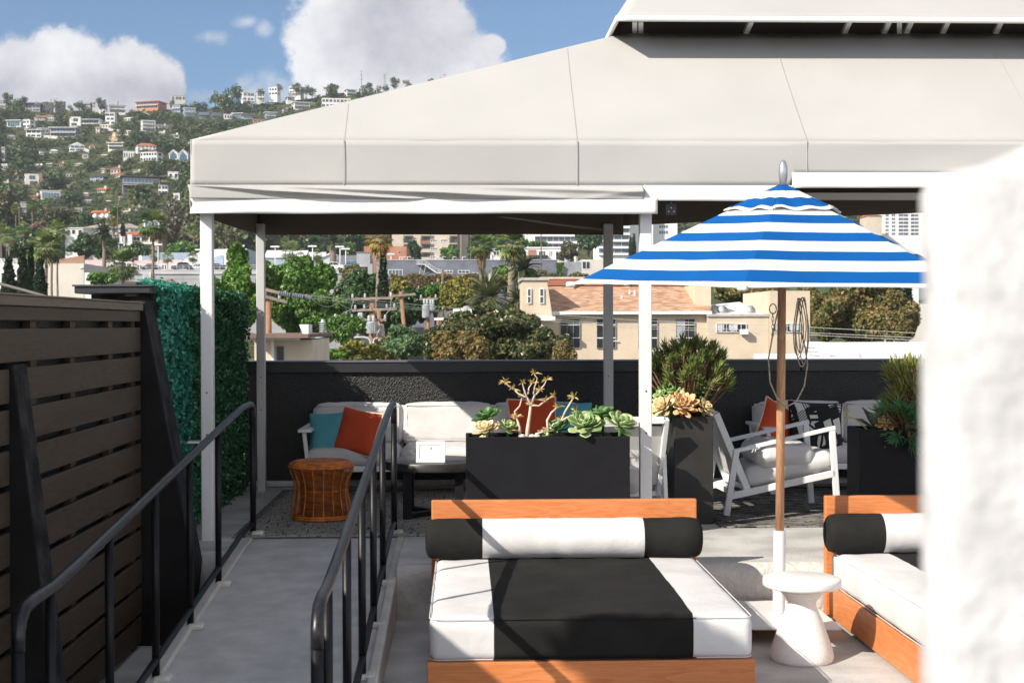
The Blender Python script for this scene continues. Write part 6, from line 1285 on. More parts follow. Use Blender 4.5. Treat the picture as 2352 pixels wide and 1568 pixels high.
# apartments
t, f = block('cream_apartments', 'cream apartment block with recessed balconies under the canopy edge', 900, 505, 1050, 640, 540, 24, m_apt)
mb = MB(); mb.box(f(1049, 500)[0], f(1075, 500)[0], 1.5, 24, 0, f(1060, 500)[1]); mb.build('stair_tower', M('cream_tower', (.50, .43, .34), .85, .05, .3), t)
mb = MB(); mb.box(f(1056, 500)[0], f(1060, 500)[0], -.4, 1.4, 0, f(1060, 500)[1]); mb.build('fin_wall', M('brown_fin', (.25, .21, .17), .8), t)
for yy in (549, 568, 587, 530):
    wins(t, f, [(990, yy + 1, 1003, yy + 6), (1013, yy + 1, 1026, yy + 6)], None, 3, .22)
    for xa_, xb_ in ((926, 947), (966, 988), (1032, 1050)):
        a, b = f(xa_, yy - 4), f(xb_, yy + 11); mb = MB(); mb.box(a[0], b[0], -.12, -.05, b[1] + .05, a[1]); o = mb.build('balcony_recess', M('balcony_dark', (.10, .095, .09), .8, .1, 1), t)
        mb = MB(); mb.box(a[0] + .5, (a[0] + b[0]) / 2 + .6, -.18, -.125, b[1] + .1, a[1] - .5); mb.build('sliding_door', m_glass, o)
        mb = MB(); mb.box(a[0] - .05, b[0] + .05, -1.2, -.001, b[1] - .15, b[1] + .04); mb.box(a[0] - .05, b[0] + .05, -1.2, -1.1, b[1] + .05, b[1] + (1.15 if xa_ == 966 else .25)); mb.build('balcony_slab', M('balcony_brown', (.28, .14, .09), .7) if (xa_ == 966 and yy == 549) else m_apt, t)
def banded(label, x0, yt, x1, yb, Y, floors, y_first, pitch, glassh, endl=0, mull=8, name='white_apartments'):
    t, f = block(name, label, x0, yt, x1, yb, Y, 22, m_wht, 'building', 'white apartment blocks under the canopy')
    for k in range(floors):
        y0 = y_first + pitch * k; a, b = f(x0 + endl, y0), f(x1 - 1.5, y0 + glassh); window(t, a[0], b[0], b[1], a[1], 0, M('band_glass', (.07, .095, .125), .12, .25, .12, spec=.7), mull, .16); mb = MB(); c = f(x0, y0 + glassh); mb.box(a[0] - .3, b[0] + .3, -1.1, -.001, b[1] - .9, b[1] - .1); mb.build('balcony_front', m_wht, t)
    return t, f
t, f = banded('white apartment block with long window bands left of the pine tree', 1206, 500, 1326, 620, 580, 4, 511, 16.2, 11, 23, 6); mb = MB()
for x in (1210, 1216, 1222, 1228): q = f(x, 540)[0]; mb.box(q - .12, q + .12, -.2, -.001, 0, f(x, 500)[1])
mb.build('wall_fin', m_wfr, t)
banded('white balcony tower between the two right canopy posts', 1374, 480, 1446, 620, 560, 6, 494, 15.4, 10, 2, 3)
t, f = block('white_annex', 'plain white tower wall between balcony tower and front post', 1447, 470, 1500, 620, 566, 20, m_wht); 
t, f = block('pale_tower', 'pale tower with a blue glass strip right of the white front post', 1498, 500, 1556, 620, 570, 20, m_wht); wins(t, f, [(1514, 505, 1534, 511), (1514, 517, 1534, 524), (1514, 530, 1534, 537)], M('band_glass', (.07, .095, .125), .12, .25, .12, spec=.7), 3, .2)
t, f = block('white_townhouses', 'row of white townhouses with a brown panel in front of window band apartments', 1208, 571, 1312, 640, 430, 16, m_wht, cap=.25); wins(t, f, [(1238, 577, 1252, 587), (1262, 577, 1268, 588), (1277, 578, 1296, 597), (1299, 578, 1308, 597)], None, 2, .2); mb = MB(); mb.box(f(1213, 574)[0], f(1231, 574)[0], -.2, -.01, 0, f(1213, 574)[1]); mb.build('brown_panel', m_tc, t); mb = MB(); mb.box(f(1214, 588)[0], f(1258, 588)[0], -2.5, -.21, f(1214, 592)[1], f(1214, 587)[1]); mb.build('dark_canopy', M('dark_awning', (.03, .03, .035), .7), t); mb = MB(); mb.box(f(1230, 596)[0], f(1292, 596)[0], -3, -.3, 0, f(1230, 597)[1]); mb.build('front_wall', m_beige, t)
t, f = block('white_house', 'small white house behind the two skirted palms', 1128, 573, 1172, 640, 425, 14, m_wht, cap=.15); wins(t, f, [(1134, 578, 1146, 586)], None, 1, .2)
t, f = block('gridded_tower', 'white tower with a grid of dark windows at the right under the canopy', 2026, 480, 2130, 700, 620, 22, m_wht)
for yy in (492, 500.5, 509, 517.5, 526, 534.5): wins(t, f, [(2034, yy, 2041, yy + 5), (2048, yy, 2056, yy + 5), (2064, yy, 2086, yy + 5.5), (2092, yy, 2110, yy + 5.5)], M('band_glass', (.07, .095, .125), .12, .25, .12, spec=.7), 1, .15)
gabled('house with red tiled roof left of the gridded tower', 1996, 490, 496, 2026, 640, 600, m_apt, rm('o'), 14, True, None)
t, f = block('cream_building', 'cream building with an overhanging storey beside the autumn tree at the right', 2084, 698, 2150, 740, 126, 6, m_beige); mb = MB(); q = f(2092, 740); mb.box(q[0] + .3, q[0] + 3, .8, 9, 0, q[1] + .01); mb.build('lower_wall', m_apt, t)
t, f = block('white_facade', 'white wall with cypresses behind the autumn tree', 2062, 655, 2110, 760, 150, 2, m_wht); wins(t, f, [(2070, 662, 2082, 676)], None, 1, .1)
# hip roofed building and cream courtyard building on the lower slope
house(188, 509, 320, 549, 'e', 'hip', 'b', 2, 6, 'big cream building with a grey hip roof and satellite dishes', 'wide', 0, 470, 16, m_glassb, None, 'hip_roofed_building', 12, 'building')
def dish(parent, loc, r, mat, az=0.3):
    mb = MB(); mb.lathe([(r, .25 * r), (r * .8, .10 * r), (r * .4, .02 * r), (.01, 0)], (0, 0, 0), 20); o = mb.build('dish', mat, parent, True); o.location = loc; o.rotation_euler = (R(65), 0, az); s_ = o.modifiers.new('t', 'SOLIDIFY'); s_.thickness = .03
    mb = MB(); mb.bar((0, 0, 0), (0, -r * .2, r * .9), .03, .03); mb.bar((0, 0, -.02), (0, -r * .9, -r * .5), .06, .06); mb.build('arm', m_alu, o); return o
bt = bpy.data.objects['hip_roofed_building']
for x in (219, 236, 247): q = P(x, 497, 474) - bt.location; dish(bt, q, .9, m_wfr)
house(262, 529, 362, 560, 'c', 'hip', 'o', 1, 5, 'cream courtyard building with white chimney walls above the palms', 'wide', 0, 430, 14, None, None, 'courtyard_building', 12, 'building'); bt = bpy.data.objects['courtyard_building']
mb = MB()
for xa_, xb_, ya in ((275, 286, 529), (293, 303, 539)): a, b = P(xa_, ya, 428), P(xb_, 560, 428); mb.box(a.x - bt.location.x, b.x - bt.location.x, -2.2, -.3, -8, a.z - bt.location.z)
mb.build('chimney_wall', m_wht, bt)
house(330, 508, 366, 526, 'w', 'flat', 'w', 1, 3, 'low white building with blue doors behind the tall palm', 'band', 0, 455, 12, m_glassb, None, 'low_white_building', 12, 'building'); house(150, 525, 190, 541, 'w', 'flat', 'w', 1, 3, 'low white terrace building left of the date palm', 'punch', 0, 440, 12, None, None, 'low_white_building', 12, 'building')
house(386, 500, 440, 560, 'e', 'parapet', 'l', 2, 4, 'pale building behind bare branched trees near the canopy corner', 'wide', 0, 470, 12, None, None, 'pale_building', 12, 'building'); house(494, 508, 545, 545, 'w', 'parapet', 'w', 2, 3, 'white building just under the canopy corner', 'wide', 0, 480, 12, None, None, 'white_building', 12, 'building')
house(624, 540, 660, 580, 'w', 'hip', 'w', 2, 2, 'white house under the canopy edge among trees', 'punch', 0, 470, 12, None, None, 'white_house', 12, 'house'); house(560, 566, 590, 590, 'c', 'flat', 'w', 1, 2, 'cream house with a small white box behind the second post', 'punch', 0, 440, 12, None, None, 'cream_house', 12, 'house')
# ------------------------------------------------------------------ near beige building with shingle roof
BY = 85.0; m_stu = M('peach_stucco', (.58, .48, .36), .9, .05, .6, .02, 12, .2, dirt=.10)
m_sh = M('shingle_roof', (.34, .16, .095), .9, .12, .3); nt = m_sh.node_tree; b_ = nt.nodes['Principled BSDF']; base = b_.inputs['Base Color'].links[0].from_socket; tcn = nd(nt, 'ShaderNodeTexCoord'); mp = nd(nt, 'ShaderNodeMapping'); mp.inputs[3].default_value = (1.1, 5, 7); nt.links.new(tcn.outputs['Object'], mp.inputs[0])
vo = nd(nt, 'ShaderNodeTexNoise'); vo.inputs['Scale'].default_value = 1.5; vo.inputs['Detail'].default_value = 4; nt.links.new(mp.outputs[0], vo.inputs['Vector']); nt.links.new(mixc(nt, maprange(nt, vo.outputs[0], .38, .62), (.29, .145, .085, 1), (.54, .36, .235, 1)), b_.inputs['Base Color'])
t = thing('shingle_roofed_building', 'peach stucco building with a brown shingle roof and tall dark windows', 'building', (P(1500, 720, BY).x, BY, -7.3)); ox, oz = t.location.x, -7.3
def f(x, y, Y=BY): p_ = P(x, y, Y); return p_.x - ox, p_.z - oz
def bxp(mb, x0, y0, x1, y1, ya, yb, m=0, base=None): a, b = f(x0, y0), f(x1, y1); mb.box(a[0], b[0], ya, yb, b[1] if base is None else base, a[1], m)
mb = MB(); bxp(mb, 1256, 717, 1624, 825, 0, 11, 0, 0); mb.build('main_wall', m_stu, t)
e0, e1 = f(1268, 716), f(1626, 715); r0, r1 = P(1250, 655, BY + 5.5), P(1612, 655, BY + 5.5)
mb = MB(); mb.add([(e0[0], -.35, e0[1]), (e1[0] + .1, -.35, e1[1]), (r1.x - ox, 5.5, r1.z - oz), (r0.x - ox, 5.5, r0.z - oz), (e0[0], 11, e0[1]), (e1[0], 11, e1[1])], [(0, 1, 2, 3), (3, 2, 5, 4), (1, 5, 2), (0, 3, 4), (0, 4, 5, 1)]); mb.build('shingle_slope', m_sh, t)
mb = MB(); mb.bar((r0.x - ox - .3, 5.4, r0.z - oz + .18), (r1.x - ox, 5.4, r1.z - oz + .18), .5, .42); mb.build('ridge_parapet', M('ridge_brown', (.30, .12, .075), .85, .1, 1), t)
mb = MB(); mb.bar((r0.x - ox - .3, 5.4, r0.z - oz + .45), (r1.x - ox, 5.4, r1.z - oz + .45), .6, .12); mb.build('ridge_coping', M('pink_coping', (.62, .45, .38), .8), t)
mb = MB(); mb.box(e0[0], e1[0] + .15, -.47, -.352, e0[1] - .16, e0[1] + .02); mb.build('gutter', m_wfr, t)
# stair tower on its left with two slit windows
mb = MB(); a, b = f(1200, 645), f(1254, 645); c = f(1268, 735); bb = f(1200, 735); mb.prism([(a[0], 0), (c[0], 0), (c[0], c[1]), (b[0], a[1]), (a[0], a[1])], 'y', -.9, 4.0); mb.build('stair_tower', m_stu, t)
mb = MB(); mb.box(a[0] - .12, b[0] + .12, -1.02, 4.1, a[1] + .01, a[1] + .16); mb.build('tower_coping', M('grey_coping', (.42, .40, .37), .7), t); mb = MB(); mb.box(f(1232, 730)[0], c[0] + .1, -1.5, -.91, c[1] - .02, c[1] + .22); mb.build('ledge', m_wht, t)
for x0, x1 in ((1211, 1217), (1239, 1246)):
    for y0, y1 in ((665, 680), (683, 696)): q0, q1 = f(x0, y0), f(x1, y1); window(t, q0[0], q1[0], q1[1], q0[1], -.9, M('slit_glass', (.09, .09, .10), .2), 0, .045)
for x0, x1 in ((1288, 1331), (1371, 1413), (1466, 1509), (1553, 1595)):
    q0, q1 = f(x0, 733), f(x1, 799); w_ = window(t, q0[0], q1[0], q1[1], q0[1], 0, M('dark_screen_glass', (.018, .02, .022), .25, .3, 1), 2, .024, frm=M('grey_window_frame', (.30, .30, .30), .5, .05)); mb = MB(); zz = f(x0, 776)[1]; mb.box(q0[0], q1[0], -.095, -.052, zz - .03, zz + .03); mb.box(q0[0], q1[0], -.094, -.053, q0[1] - .36, q0[1] - .32); mb.build('transom', m_wfr, w_)
    if x0 == 1553: mb = MB(); mb.box(q0[0] + .03, lerp(q0[0], q1[0], .48), -.062, -.051, q1[1] + .03, q0[1] - .03); mb.build('pale_blind', M('grey_blind', (.33, .33, .36), .6), w_)
for x, y, h in ((1349, 703, .55), (1262, 676, .6), (1432, 690, .45), (1437, 697, .3), (1465, 676, .4), (1455, 668, .2)):
    q = P(x, y, BY + 1.5); mb = MB(); mb.tube([(q.x - ox, 1.5 + (712 - y) * .045, q.z - oz - .3), (q.x - ox, 1.5 + (712 - y) * .045, q.z - oz + h * .7)], .10 if h > .5 and x == 1349 else .05, 8); mb.build('vent_pipe', m_alu if x == 1349 else m_wfr, t)
q = f(1401, 783); mb = MB(); mb.bar((q[0], -.1, q[1]), (q[0] + .02, -.1, q[1] - 1.5), .05, .05); mb.bar((q[0], -.1, q[1]), (q[0] + .5, -.1, q[1]), .05, .05); mb.build('wall_pipe', m_wfr, t)
t = thing('flat_roofed_wing', 'peach stucco wing with white flat roof, satellite dishes and an air conditioner', 'building', (P(1740, 720, BY).x, BY - .6, -7.3)); ox = t.location.x; BY2 = BY - .6
def f(x, y, Y=BY2): p_ = P(x, y, Y); return p_.x - ox, p_.z - oz
mb = MB(); bxp(mb, 1626, 727, 1766, 825, 0, 9, 0, 0); mb.build('wing_wall', m_stu, t)
mb = MB(); a, b = f(1624, 727), f(1766, 727); mb.box(a[0], b[0], -.1, .2, a[1] + .001, a[1] + .16); mb.build('parapet_cap', M('grey_coping', (.42, .40, .37), .7), t)
zr_ = P(1700, 693, BY2 + 9).z - oz; mb = MB(); mb.add([(a[0], .22, a[1] + .03), (b[0], .22, a[1] + .03), (b[0], 9, zr_), (a[0], 9, zr_ - .4)], [(0, 1, 2, 3)]); mb.build('white_roof', m_wht, t)
mb = MB(); bxp(mb, 1767, 668, 1858, 825, -.25, 8.0, 0, 0); mb.build('end_tower', m_stu, t); mb = MB(); bxp(mb, 1606, 652, 1643, 715, 1.5, 8, 0, 2); mb.build('rear_chimney_block', m_stu, t)
for x0, x1, yy in ((1646, 1713, -.0), (1774, 1836, -.25)):
    q0, q1 = f(x0, 744), f(x1, 762); w_ = window(t, q0[0], q1[0], q1[1], q0[1], yy, M('dark_screen_glass', (.018, .02, .022), .25, .3, 1), 5, .03)
    mb = MB(); n_ = 20
    for s0, s1 in ((.0, .26), (.42, .72)) if x0 < 1700 else ((.08, .32), (.60, .98)):
        for k in range(8): xa_ = lerp(q0[0], q1[0], lerp(s0, s1, k / 8)); xb2 = lerp(q0[0], q1[0], lerp(s0, s1, (k + 1) / 8)); mb.box(xa_, xb2 - .02, yy - .058 - .006 * (k % 2), yy - .051, q1[1] + .03 + (.1 * abs(k - 3.5) / 4), q0[1] - .03)
    mb.build('curtain', M('white_curtain', (.62, .64, .68), .9, .05), w_)
a, b = f(1698, 756), f(1716, 768); mb = MB(); mb.box(a[0], b[0], -.45, -.1, b[1], a[1]); mb.build('air_conditioner', m_wfr, t, bevel=.02); 
m_dish = M('grey_dish', (.38, .39, .41), .5, .05)
for x, y, az, lb in ((1642, 712, .5, 1), (1660, 713, .4, 1), (1723, 713, .3, 1)):
    q = P(x, y, BY2 + 2.0) - V((ox, BY2, oz)); d_ = dish(t, q, .30, m_dish, az); mb = MB(); mb.tube([q + V((.05, .1, -.05)), q + V((.05, .1, -.55))], .03, 6); mb.box(q.x - .25, q.x + .35, 1.9, 2.3, q.z - .62, q.z - .55); mb.build('dish_mount', m_alu, t)
t = thing('white_roof_building', 'low white roof with cone vents and a stepped parapet just above the black wall', 'building', (P(1990, 800, 60).x, 60, -7.3)); ox = t.location.x
a, b = P(1868, 786, 64), P(2180, 783, 64); mb = MB(); z0 = P(1900, 822, 52).z + 7.3; mb.box(P(1890, 800, 52).x - ox, b.x - ox, -8, 4.5, 0, z0 - .1); mb.build('wall', m_wht, t)
mb = MB(); mb.box(a.x - ox, b.x - ox, 4, 4.4, z0 - .0999, a.z + 7.3); mb.build('rear_parapet', m_wht, t); mb = MB(); 
for k in range(4): q = P(1868 + 6 * k, 786 + 9 * k, 58); mb.box(q.x - ox, P(1905, 0, 58).x - ox, -2 - k * .01, 0, q.z + 7.3 - .2, q.z + 7.3)
mb.build('stepped_cornice', m_wht, t)
for x in (1966, 2047): q = P(x, 812, 57); mb = MB(); mb.lathe([(.26, 0), (.12, .25), (.09, .32), (.11, .42), (.04, .5)], (q.x - ox, -3, z0 - .1), 14); mb.build('cone_vent', m_wht, t, True)
# small house with dark flat roof at lower left
HY = 48.0
t = thing('brown_roofed_house', 'small beige house with a brown flat roof edge behind the second post', 'house', (P(650, 790, HY).x, HY, -7.3)); ox = t.location.x
def f(x, y, Y=HY): p_ = P(x, y, Y); return p_.x - ox, p_.z + 7.3
mb = MB(); bxp(mb, 584, 780, 718, 830, 0, 6, 0, 0); mb.build('wall', M('pale_beige', (.60, .50, .38), .85, .05, .8), t)
mb = MB(); bxp(mb, 576, 767, 720, 775, -1.6, 7, 0); mb.build('roof', M('brown_roof_edge', (.17, .11, .085), .8, .1, 2), t); mb = MB(); bxp(mb, 580, 775.2, 690, 781, -.9, -.01, 0); mb.build('fascia', m_wht, t); mb = MB(); a, b = f(636, 795), f(652, 828); mb.box(a[0], b[0], -.05, -.001, 0, a[1]); mb.build('window', m_glass, t); mb = MB(); bxp(mb, 625, 782, 631, 828, -.25, -.06, 0, 0); mb.build('porch_post', m_wht, t)
q0, q1 = f(679, 745), f(701, 767); mb = MB(); mb.prism([(q1[0], q1[1]), (q1[0], q0[1]), (q0[0], q0[1]), (q0[0] + .12, q1[1])], 'y', 1, 2.2); mb.build('white_chimney', m_wht, t)
t = thing('white_rooftop', 'small white flat roof with a dish and vent boxes behind the magnolia', 'building', (P(1045, 730, 74).x, 74, -7.3)); ox = t.location.x; f = lambda x, y, Y=74: (P(x, y, Y).x - ox, P(x, y, Y).z + 7.3)
mb = MB(); bxp(mb, 1012, 734, 1100, 800, 0, 6, 0, 0); mb.build('wall', m_stu, t); mb = MB(); bxp(mb, 998, 730, 1102, 735, -.8, 6.2); mb.build('roof_edge', m_wht, t); mb = MB(); bxp(mb, 1040, 709, 1056, 730, 1, 2); bxp(mb, 1058, 706, 1090, 730, 2, 4); mb.build('roof_box', m_wht, t); dish(t, V((f(1073, 716)[0], 1.0, f(1073, 716)[1])), .30, M('grey_mesh_dish', (.34, .35, .36), .6), .2)
# ------------------------------------------------------------------ palms
def fan_crown(n, seed, segs=9, up=84, dn=-62, plen=.50, blen=.66, droop=.30):
    g = np.random.default_rng(seed); VV, TT, QQ = [], [], []; c = 0
    def q4(a, b, cc, d, tn):
        nonlocal c; VV.extend([a, b, cc, d]); TT.extend([tn] * 4); QQ.append((c, c + 1, c + 2, c + 3)); c += 4
    for i in range(n):
        az = i * 2.399 + g.uniform(-.3, .3); el = R(lerp(up, dn, (i / n) ** .85) + g.uniform(-9, 9)); d = np.array([cos(az) * cos(el), sin(az) * cos(el), sin(el)]); sd = np.array([-sin(az), cos(az), 0.]); nn = np.cross(sd, d) * -1
        tn = np.clip(.25 + .6 * g.random() - .25 * (i / n > .8), 0, 1) if i / n < .88 else g.uniform(.0, .14); L = plen * g.uniform(.8, 1.15); h = d * L + np.array([0, 0, -.03]); q4(sd * .012, -sd * .012, h - sd * .01, h + sd * .01, tn)
        B = blen * g.uniform(.85, 1.1)
        for k in range(segs):
            a = lerp(-1.25, 1.25, k / (segs - 1)) + g.uniform(-.05, .05); dr = d * cos(a) + sd * sin(a); l = B * (.70 + .30 * cos(a * .8)) * g.uniform(.9, 1.05); pe = np.cross(nn, dr); w_ = .046; m_ = h + dr * l * .55 + nn * .03; e = h + dr * l + np.array([0, 0, -droop * l * (.5 + .6 * g.random()) * (.6 + .6 * abs(a))])
            q4(h, m_ + pe * w_, e, m_ - pe * w_, np.clip(tn + g.uniform(-.12, .18), 0, 1))
    return raw_mesh('crown', np.array(VV), np.array(QQ), np.array(TT))
def date_crown(n, seed, leaf=26, arch=.75, L0=1.0, up=80, dn=-25, lw=.02):
    g = np.random.default_rng(seed); VV, TT, QQ = [], [], []; c = 0
    for i in range(n):
        az = i * 2.399 + g.uniform(-.3, .3); el = R(lerp(up, dn, (i / n) ** .9) + g.uniform(-8, 8)); p_ = np.zeros(3); d = np.array([cos(az) * cos(el), sin(az) * cos(el), sin(el)]); sd = np.array([-sin(az), cos(az), 0.]); L = L0 * g.uniform(.85, 1.1); st = 14; pts = [p_.copy()]; ds = [d.copy()]
        for k in range(st): d = d + np.array([0, 0, -arch / st * (.4 + 1.2 * k / st)]); d /= np.linalg.norm(d); p_ = p_ + d * L / st; pts.append(p_.copy()); ds.append(d.copy())
        tn = g.uniform(.15, .95)
        for k in range(leaf):
            u = lerp(.1, 1, k / (leaf - 1)); j = min(st - 1, int(u * st)); b = pts[j] + (pts[j + 1] - pts[j]) * (u * st - j); dd = ds[j]; nn = np.cross(sd, dd) * -1; l = L * .25 * (1 - .7 * abs(u - .4)) * g.uniform(.85, 1.1)
            for s in (-1, 1):
                v_ = sd * s * .75 + dd * .65 + nn * .18; v_ /= np.linalg.norm(v_); e = b + v_ * l + np.array([0, 0, -.18 * l]); wv_ = dd * lw * L; VV.extend([b - wv_ * .6, b + v_ * l * .5 - wv_, e, b + v_ * l * .5 + wv_]); TT.extend([np.clip(tn + g.uniform(-.15, .15), 0, 1)] * 4); QQ.append((c, c + 1, c + 2, c + 3)); c += 4
    return raw_mesh('crown', np.array(VV), np.array(QQ), np.array(TT))
m_palm = leafmat('fan_palm_leaf', [(.24, .16, .08), (.06, .095, .032), (.115, .175, .058), (.21, .27, .09), (.33, .37, .14)], .15, .38, .5, .12); m_date = leafmat('date_palm_leaf', [(.03, .045, .02), (.06, .085, .035), (.11, .14, .06), (.18, .18, .08)], .12, .4, .45, .1); m_gold = leafmat('yellowing_palm_leaf', [(.20, .11, .04), (.28, .16, .05), (.40, .26, .07), (.24, .24, .07)], .15, .45, .4, .1)
m_skirt = leafmat('dead_frond', [(.13, .085, .05), (.24, .16, .10), (.36, .27, .18)], .1, .8, .2, .1); m_ptr = M('palm_trunk', (.22, .175, .14), .95, .2, 2, .02, 8, .2, stretch=(1, 1, 5))
fan_me = [fan_crown(32, s) for s in (1, 2, 3)]; fan_hi = [fan_crown(40, 5, 12), fan_crown(38, 6, 12)]; gold_me = fan_crown(34, 7, 12, 72, -85); date_me = [date_crown(40, 1, 18, .9, lw=.10), date_crown(58, 2, 34, .9)]
def skirt_mesh(n, seed, L, r):
    g = np.random.default_rng(seed); VV, QQ, TT = [], [], []
    for i in range(n):
        a = g.uniform(0, 6.283); z0 = -g.uniform(0, .55) * L; l = L * g.uniform(.35, .6); r0 = r * g.uniform(.35, .8); r1 = r * g.uniform(.5, 1.1) * (1 - .55 * (-z0 / L)); w_ = g.uniform(.03, .09) * r * 2; d = np.array([cos(a), sin(a), 0]); s = np.array([-sin(a), cos(a), 0]) * w_
        b = d * r0 + np.array([0, 0, z0]); m_ = d * r1 * 1.1 + np.array([0, 0, z0 - l * .5]); e = d * r1 * .8 + np.array([0, 0, z0 - l]); VV.extend([b, m_ + s, e, m_ - s]); QQ.append((4 * i, 4 * i + 1, 4 * i + 2, 4 * i + 3)); TT.extend([g.random()] * 4)
    return raw_mesh('skirt', np.array(VV), np.array(QQ), np.array(TT))
def palm(label, x, y, r_d, Y, ybase, kind='fan', tw=.02, skirt=0, v=0, lean=0, mat=None, trunkw=None, name='fan_palm', group='palm trees in the town'):
    r_d *= 1.22 if kind in ('fan', 'hi') else 1.0; c = P(x, y, Y); s = r_d * Y / F; zb = min(c.z - 1.2 * s, P(x, ybase, Y).z) if ybase else -7.3
    t = thing(name, label, 'palm tree', (c.x - lean, Y, zb), 0, group); h = c.z - zb
    me = dict(fan=fan_me, hi=fan_hi, date=date_me, gold=[gold_me])[kind]; o = link_mesh(me[v % len(me)].copy(), 'crown', mat or (m_date if kind == 'date' else m_gold if kind == 'gold' else m_palm), t); o.location = (lean, 0, h); o.scale = (s, s, s); o.rotation_euler = (0, 0, v * 1.1)
    rt = trunkw or s * .068; mb = MB(); g = random.Random(v + int(x)); k = 18; mb.tube([(lean * (i / k) ** 1.5 + rt * .15 * sin(i * 1.3), 0, -2 + (h + 2.0) * i / k) for i in range(k + 1)], [rt * (1.35 - .45 * i / k) * (1 + .06 * (i % 2)) for i in range(k + 1)], 10); mb.build('trunk', m_ptr, t, True)
    if skirt: o = link_mesh(skirt_mesh(150, v + 3, skirt * Y / F, s * .34), 'dead_frond_skirt', m_skirt, t); o.location = (lean, 0, h - s * .12)
    return t
for i, a in enumerate([
 ('tall fan palm standing clear above the parking deck', 351, 515, 34, 205, 0, 'hi', 0, 22), ('fan palm with a wide crown in front of the beige wall, lowest of the cluster', 106, 566, 36, 195, 0, 'hi', 0, 24), ('fan palm just behind the widest crown in front of the beige wall', 118, 560, 30, 200, 0, 'fan', 0, 14), ('fan palm with the highest crown of the cluster by the beige wall', 131, 529, 26, 215, 0, 'fan', 0, 26),
 ('short bushy fan palm above the black pier', 281, 606, 34, 180, 0, 'hi', 0, 30), ('fan palm at the left edge with a leaning thin trunk', 20, 541, 19, 260, 0, 'fan', 0, 18), ('fan palm at far left with hanging dead fronds', 2, 528, 17, 270, 0, 'fan', 0, 16), ('slim fan palm between cypress tops at the left', 53, 525, 16, 280, 0, 'fan', 0, 10), ('small fan palm left of the short bushy palm', 262, 566, 16, 300, 0, 'fan', 0, 12),
 ('small fan palm on the parking deck beside dark car', 385, 591, 13, 330, 0, 'fan', 0, 9), ('small fan palm in front of the white vault', 443, 590, 12, 330, 0, 'fan', 0, 9), ('thin fan palm above the white vault', 444, 528, 14, 400, 0, 'fan', 0, 8), ('fan palm half hidden behind the tall palm trunk', 356, 586, 12, 320, 0, 'fan', 0, 14), ('small palm behind the cypresses at the left', 64, 600, 14, 255, 0, 'fan', 0, 18),
 ('fan palm with thin trunk on the hillside above the white box house', 74, 470, 14, 440, 0, 'fan', 0, 8), ('fan palm beside the white framed box house', 108, 466, 12, 450, 0, 'fan', 0, 10), ('twin fan palm at the left edge below the hillside', 36, 478, 12, 420, 0, 'fan', 0, 10), ('fan palm on the hill above the courtyard building', 296, 444, 9, 560, 0, 'fan', 0, 6), ('thin fan palm among hillside trees near the centre', 272, 440, 8, 560, 0, 'fan', 0, 6),
 ('tiny palm silhouetted on the ridge', 107, 237, 3.4, 1080, 263, 'fan', 0, 0), ('fan palm next to the blue grey ridge house', 392, 276, 6, 940, 298, 'fan', 0, 0), ('small fan palm in front of the stepped villa row', 337, 377, 9, 620, 395, 'fan', 0, 4),
 ('bushy fan palm with gold skirt above the green trees', 672, 580, 26, 330, 0, 'fan', 0, 22), ('fan palm with hanging skirt right of the gold skirted bushy palm', 728, 585, 13, 335, 0, 'fan', 0, 18), ('fan palm seen just right of the second post', 655, 556, 12, 360, 0, 'fan', 0, 10)]): palm(*a[:8], skirt=a[8], v=i)
palm('feathery date palm with a thick trunk above the parking deck', 239, 536, 31, 300, 0, 'date', v=0, trunkw=.4, name='date_palm'); palm('feathery date palm with a thick trunk under the canopy edge', 764, 556, 32, 370, 0, 'date', v=2, trunkw=.9, name='date_palm')
palm('palm with yellowing fronds in front of the terracotta building', 872, 548, 37, 100, 0, 'gold', v=0, skirt=0, trunkw=.28)
palm('fan palm with a long brown skirt, left of two in the middle', 1106, 562, 27, 150, 0, 'hi', skirt=62, v=0, trunkw=.26, group='two skirted fan palms'); palm('fan palm with a pale thick trunk and shredded base, right of two in the middle', 1175, 560, 36, 120, 0, 'hi', skirt=44, v=1, trunkw=.36, group='two skirted fan palms')
o = link_mesh(skirt_mesh(90, 8, 72 * 120 / F, 1.15), 'shredded_base', leafmat('pale_dead_frond', [(.20, .15, .11), (.42, .36, .30), (.62, .57, .50)], .1, .8, .2, .1), bpy.data.objects['fan_palm.026']) if 'fan_palm.026' in bpy.data.objects else None
if o: o.location = (0, 0, P(1180, 665, 120).z + 7.3)
palm('large feathery date palm in front of the skirted palms', 1120, 686, 66, 78, 0, 'date', v=1, trunkw=.5, name='date_palm'); palm('date palm with drooping fronds behind the pale thick trunk', 1202, 618, 42, 110, 0, 'date', v=0, trunkw=.4, name='date_palm'); palm('date palm whose fronds hang beside the peach stair tower', 1190, 690, 40, 92, 0, 'date', v=1, trunkw=.35, name='date_palm'); palm('young palm with upright fronds in front of the grey building', 1138, 632, 20, 140, 0, 'date', v=0, trunkw=.2, name='date_palm')
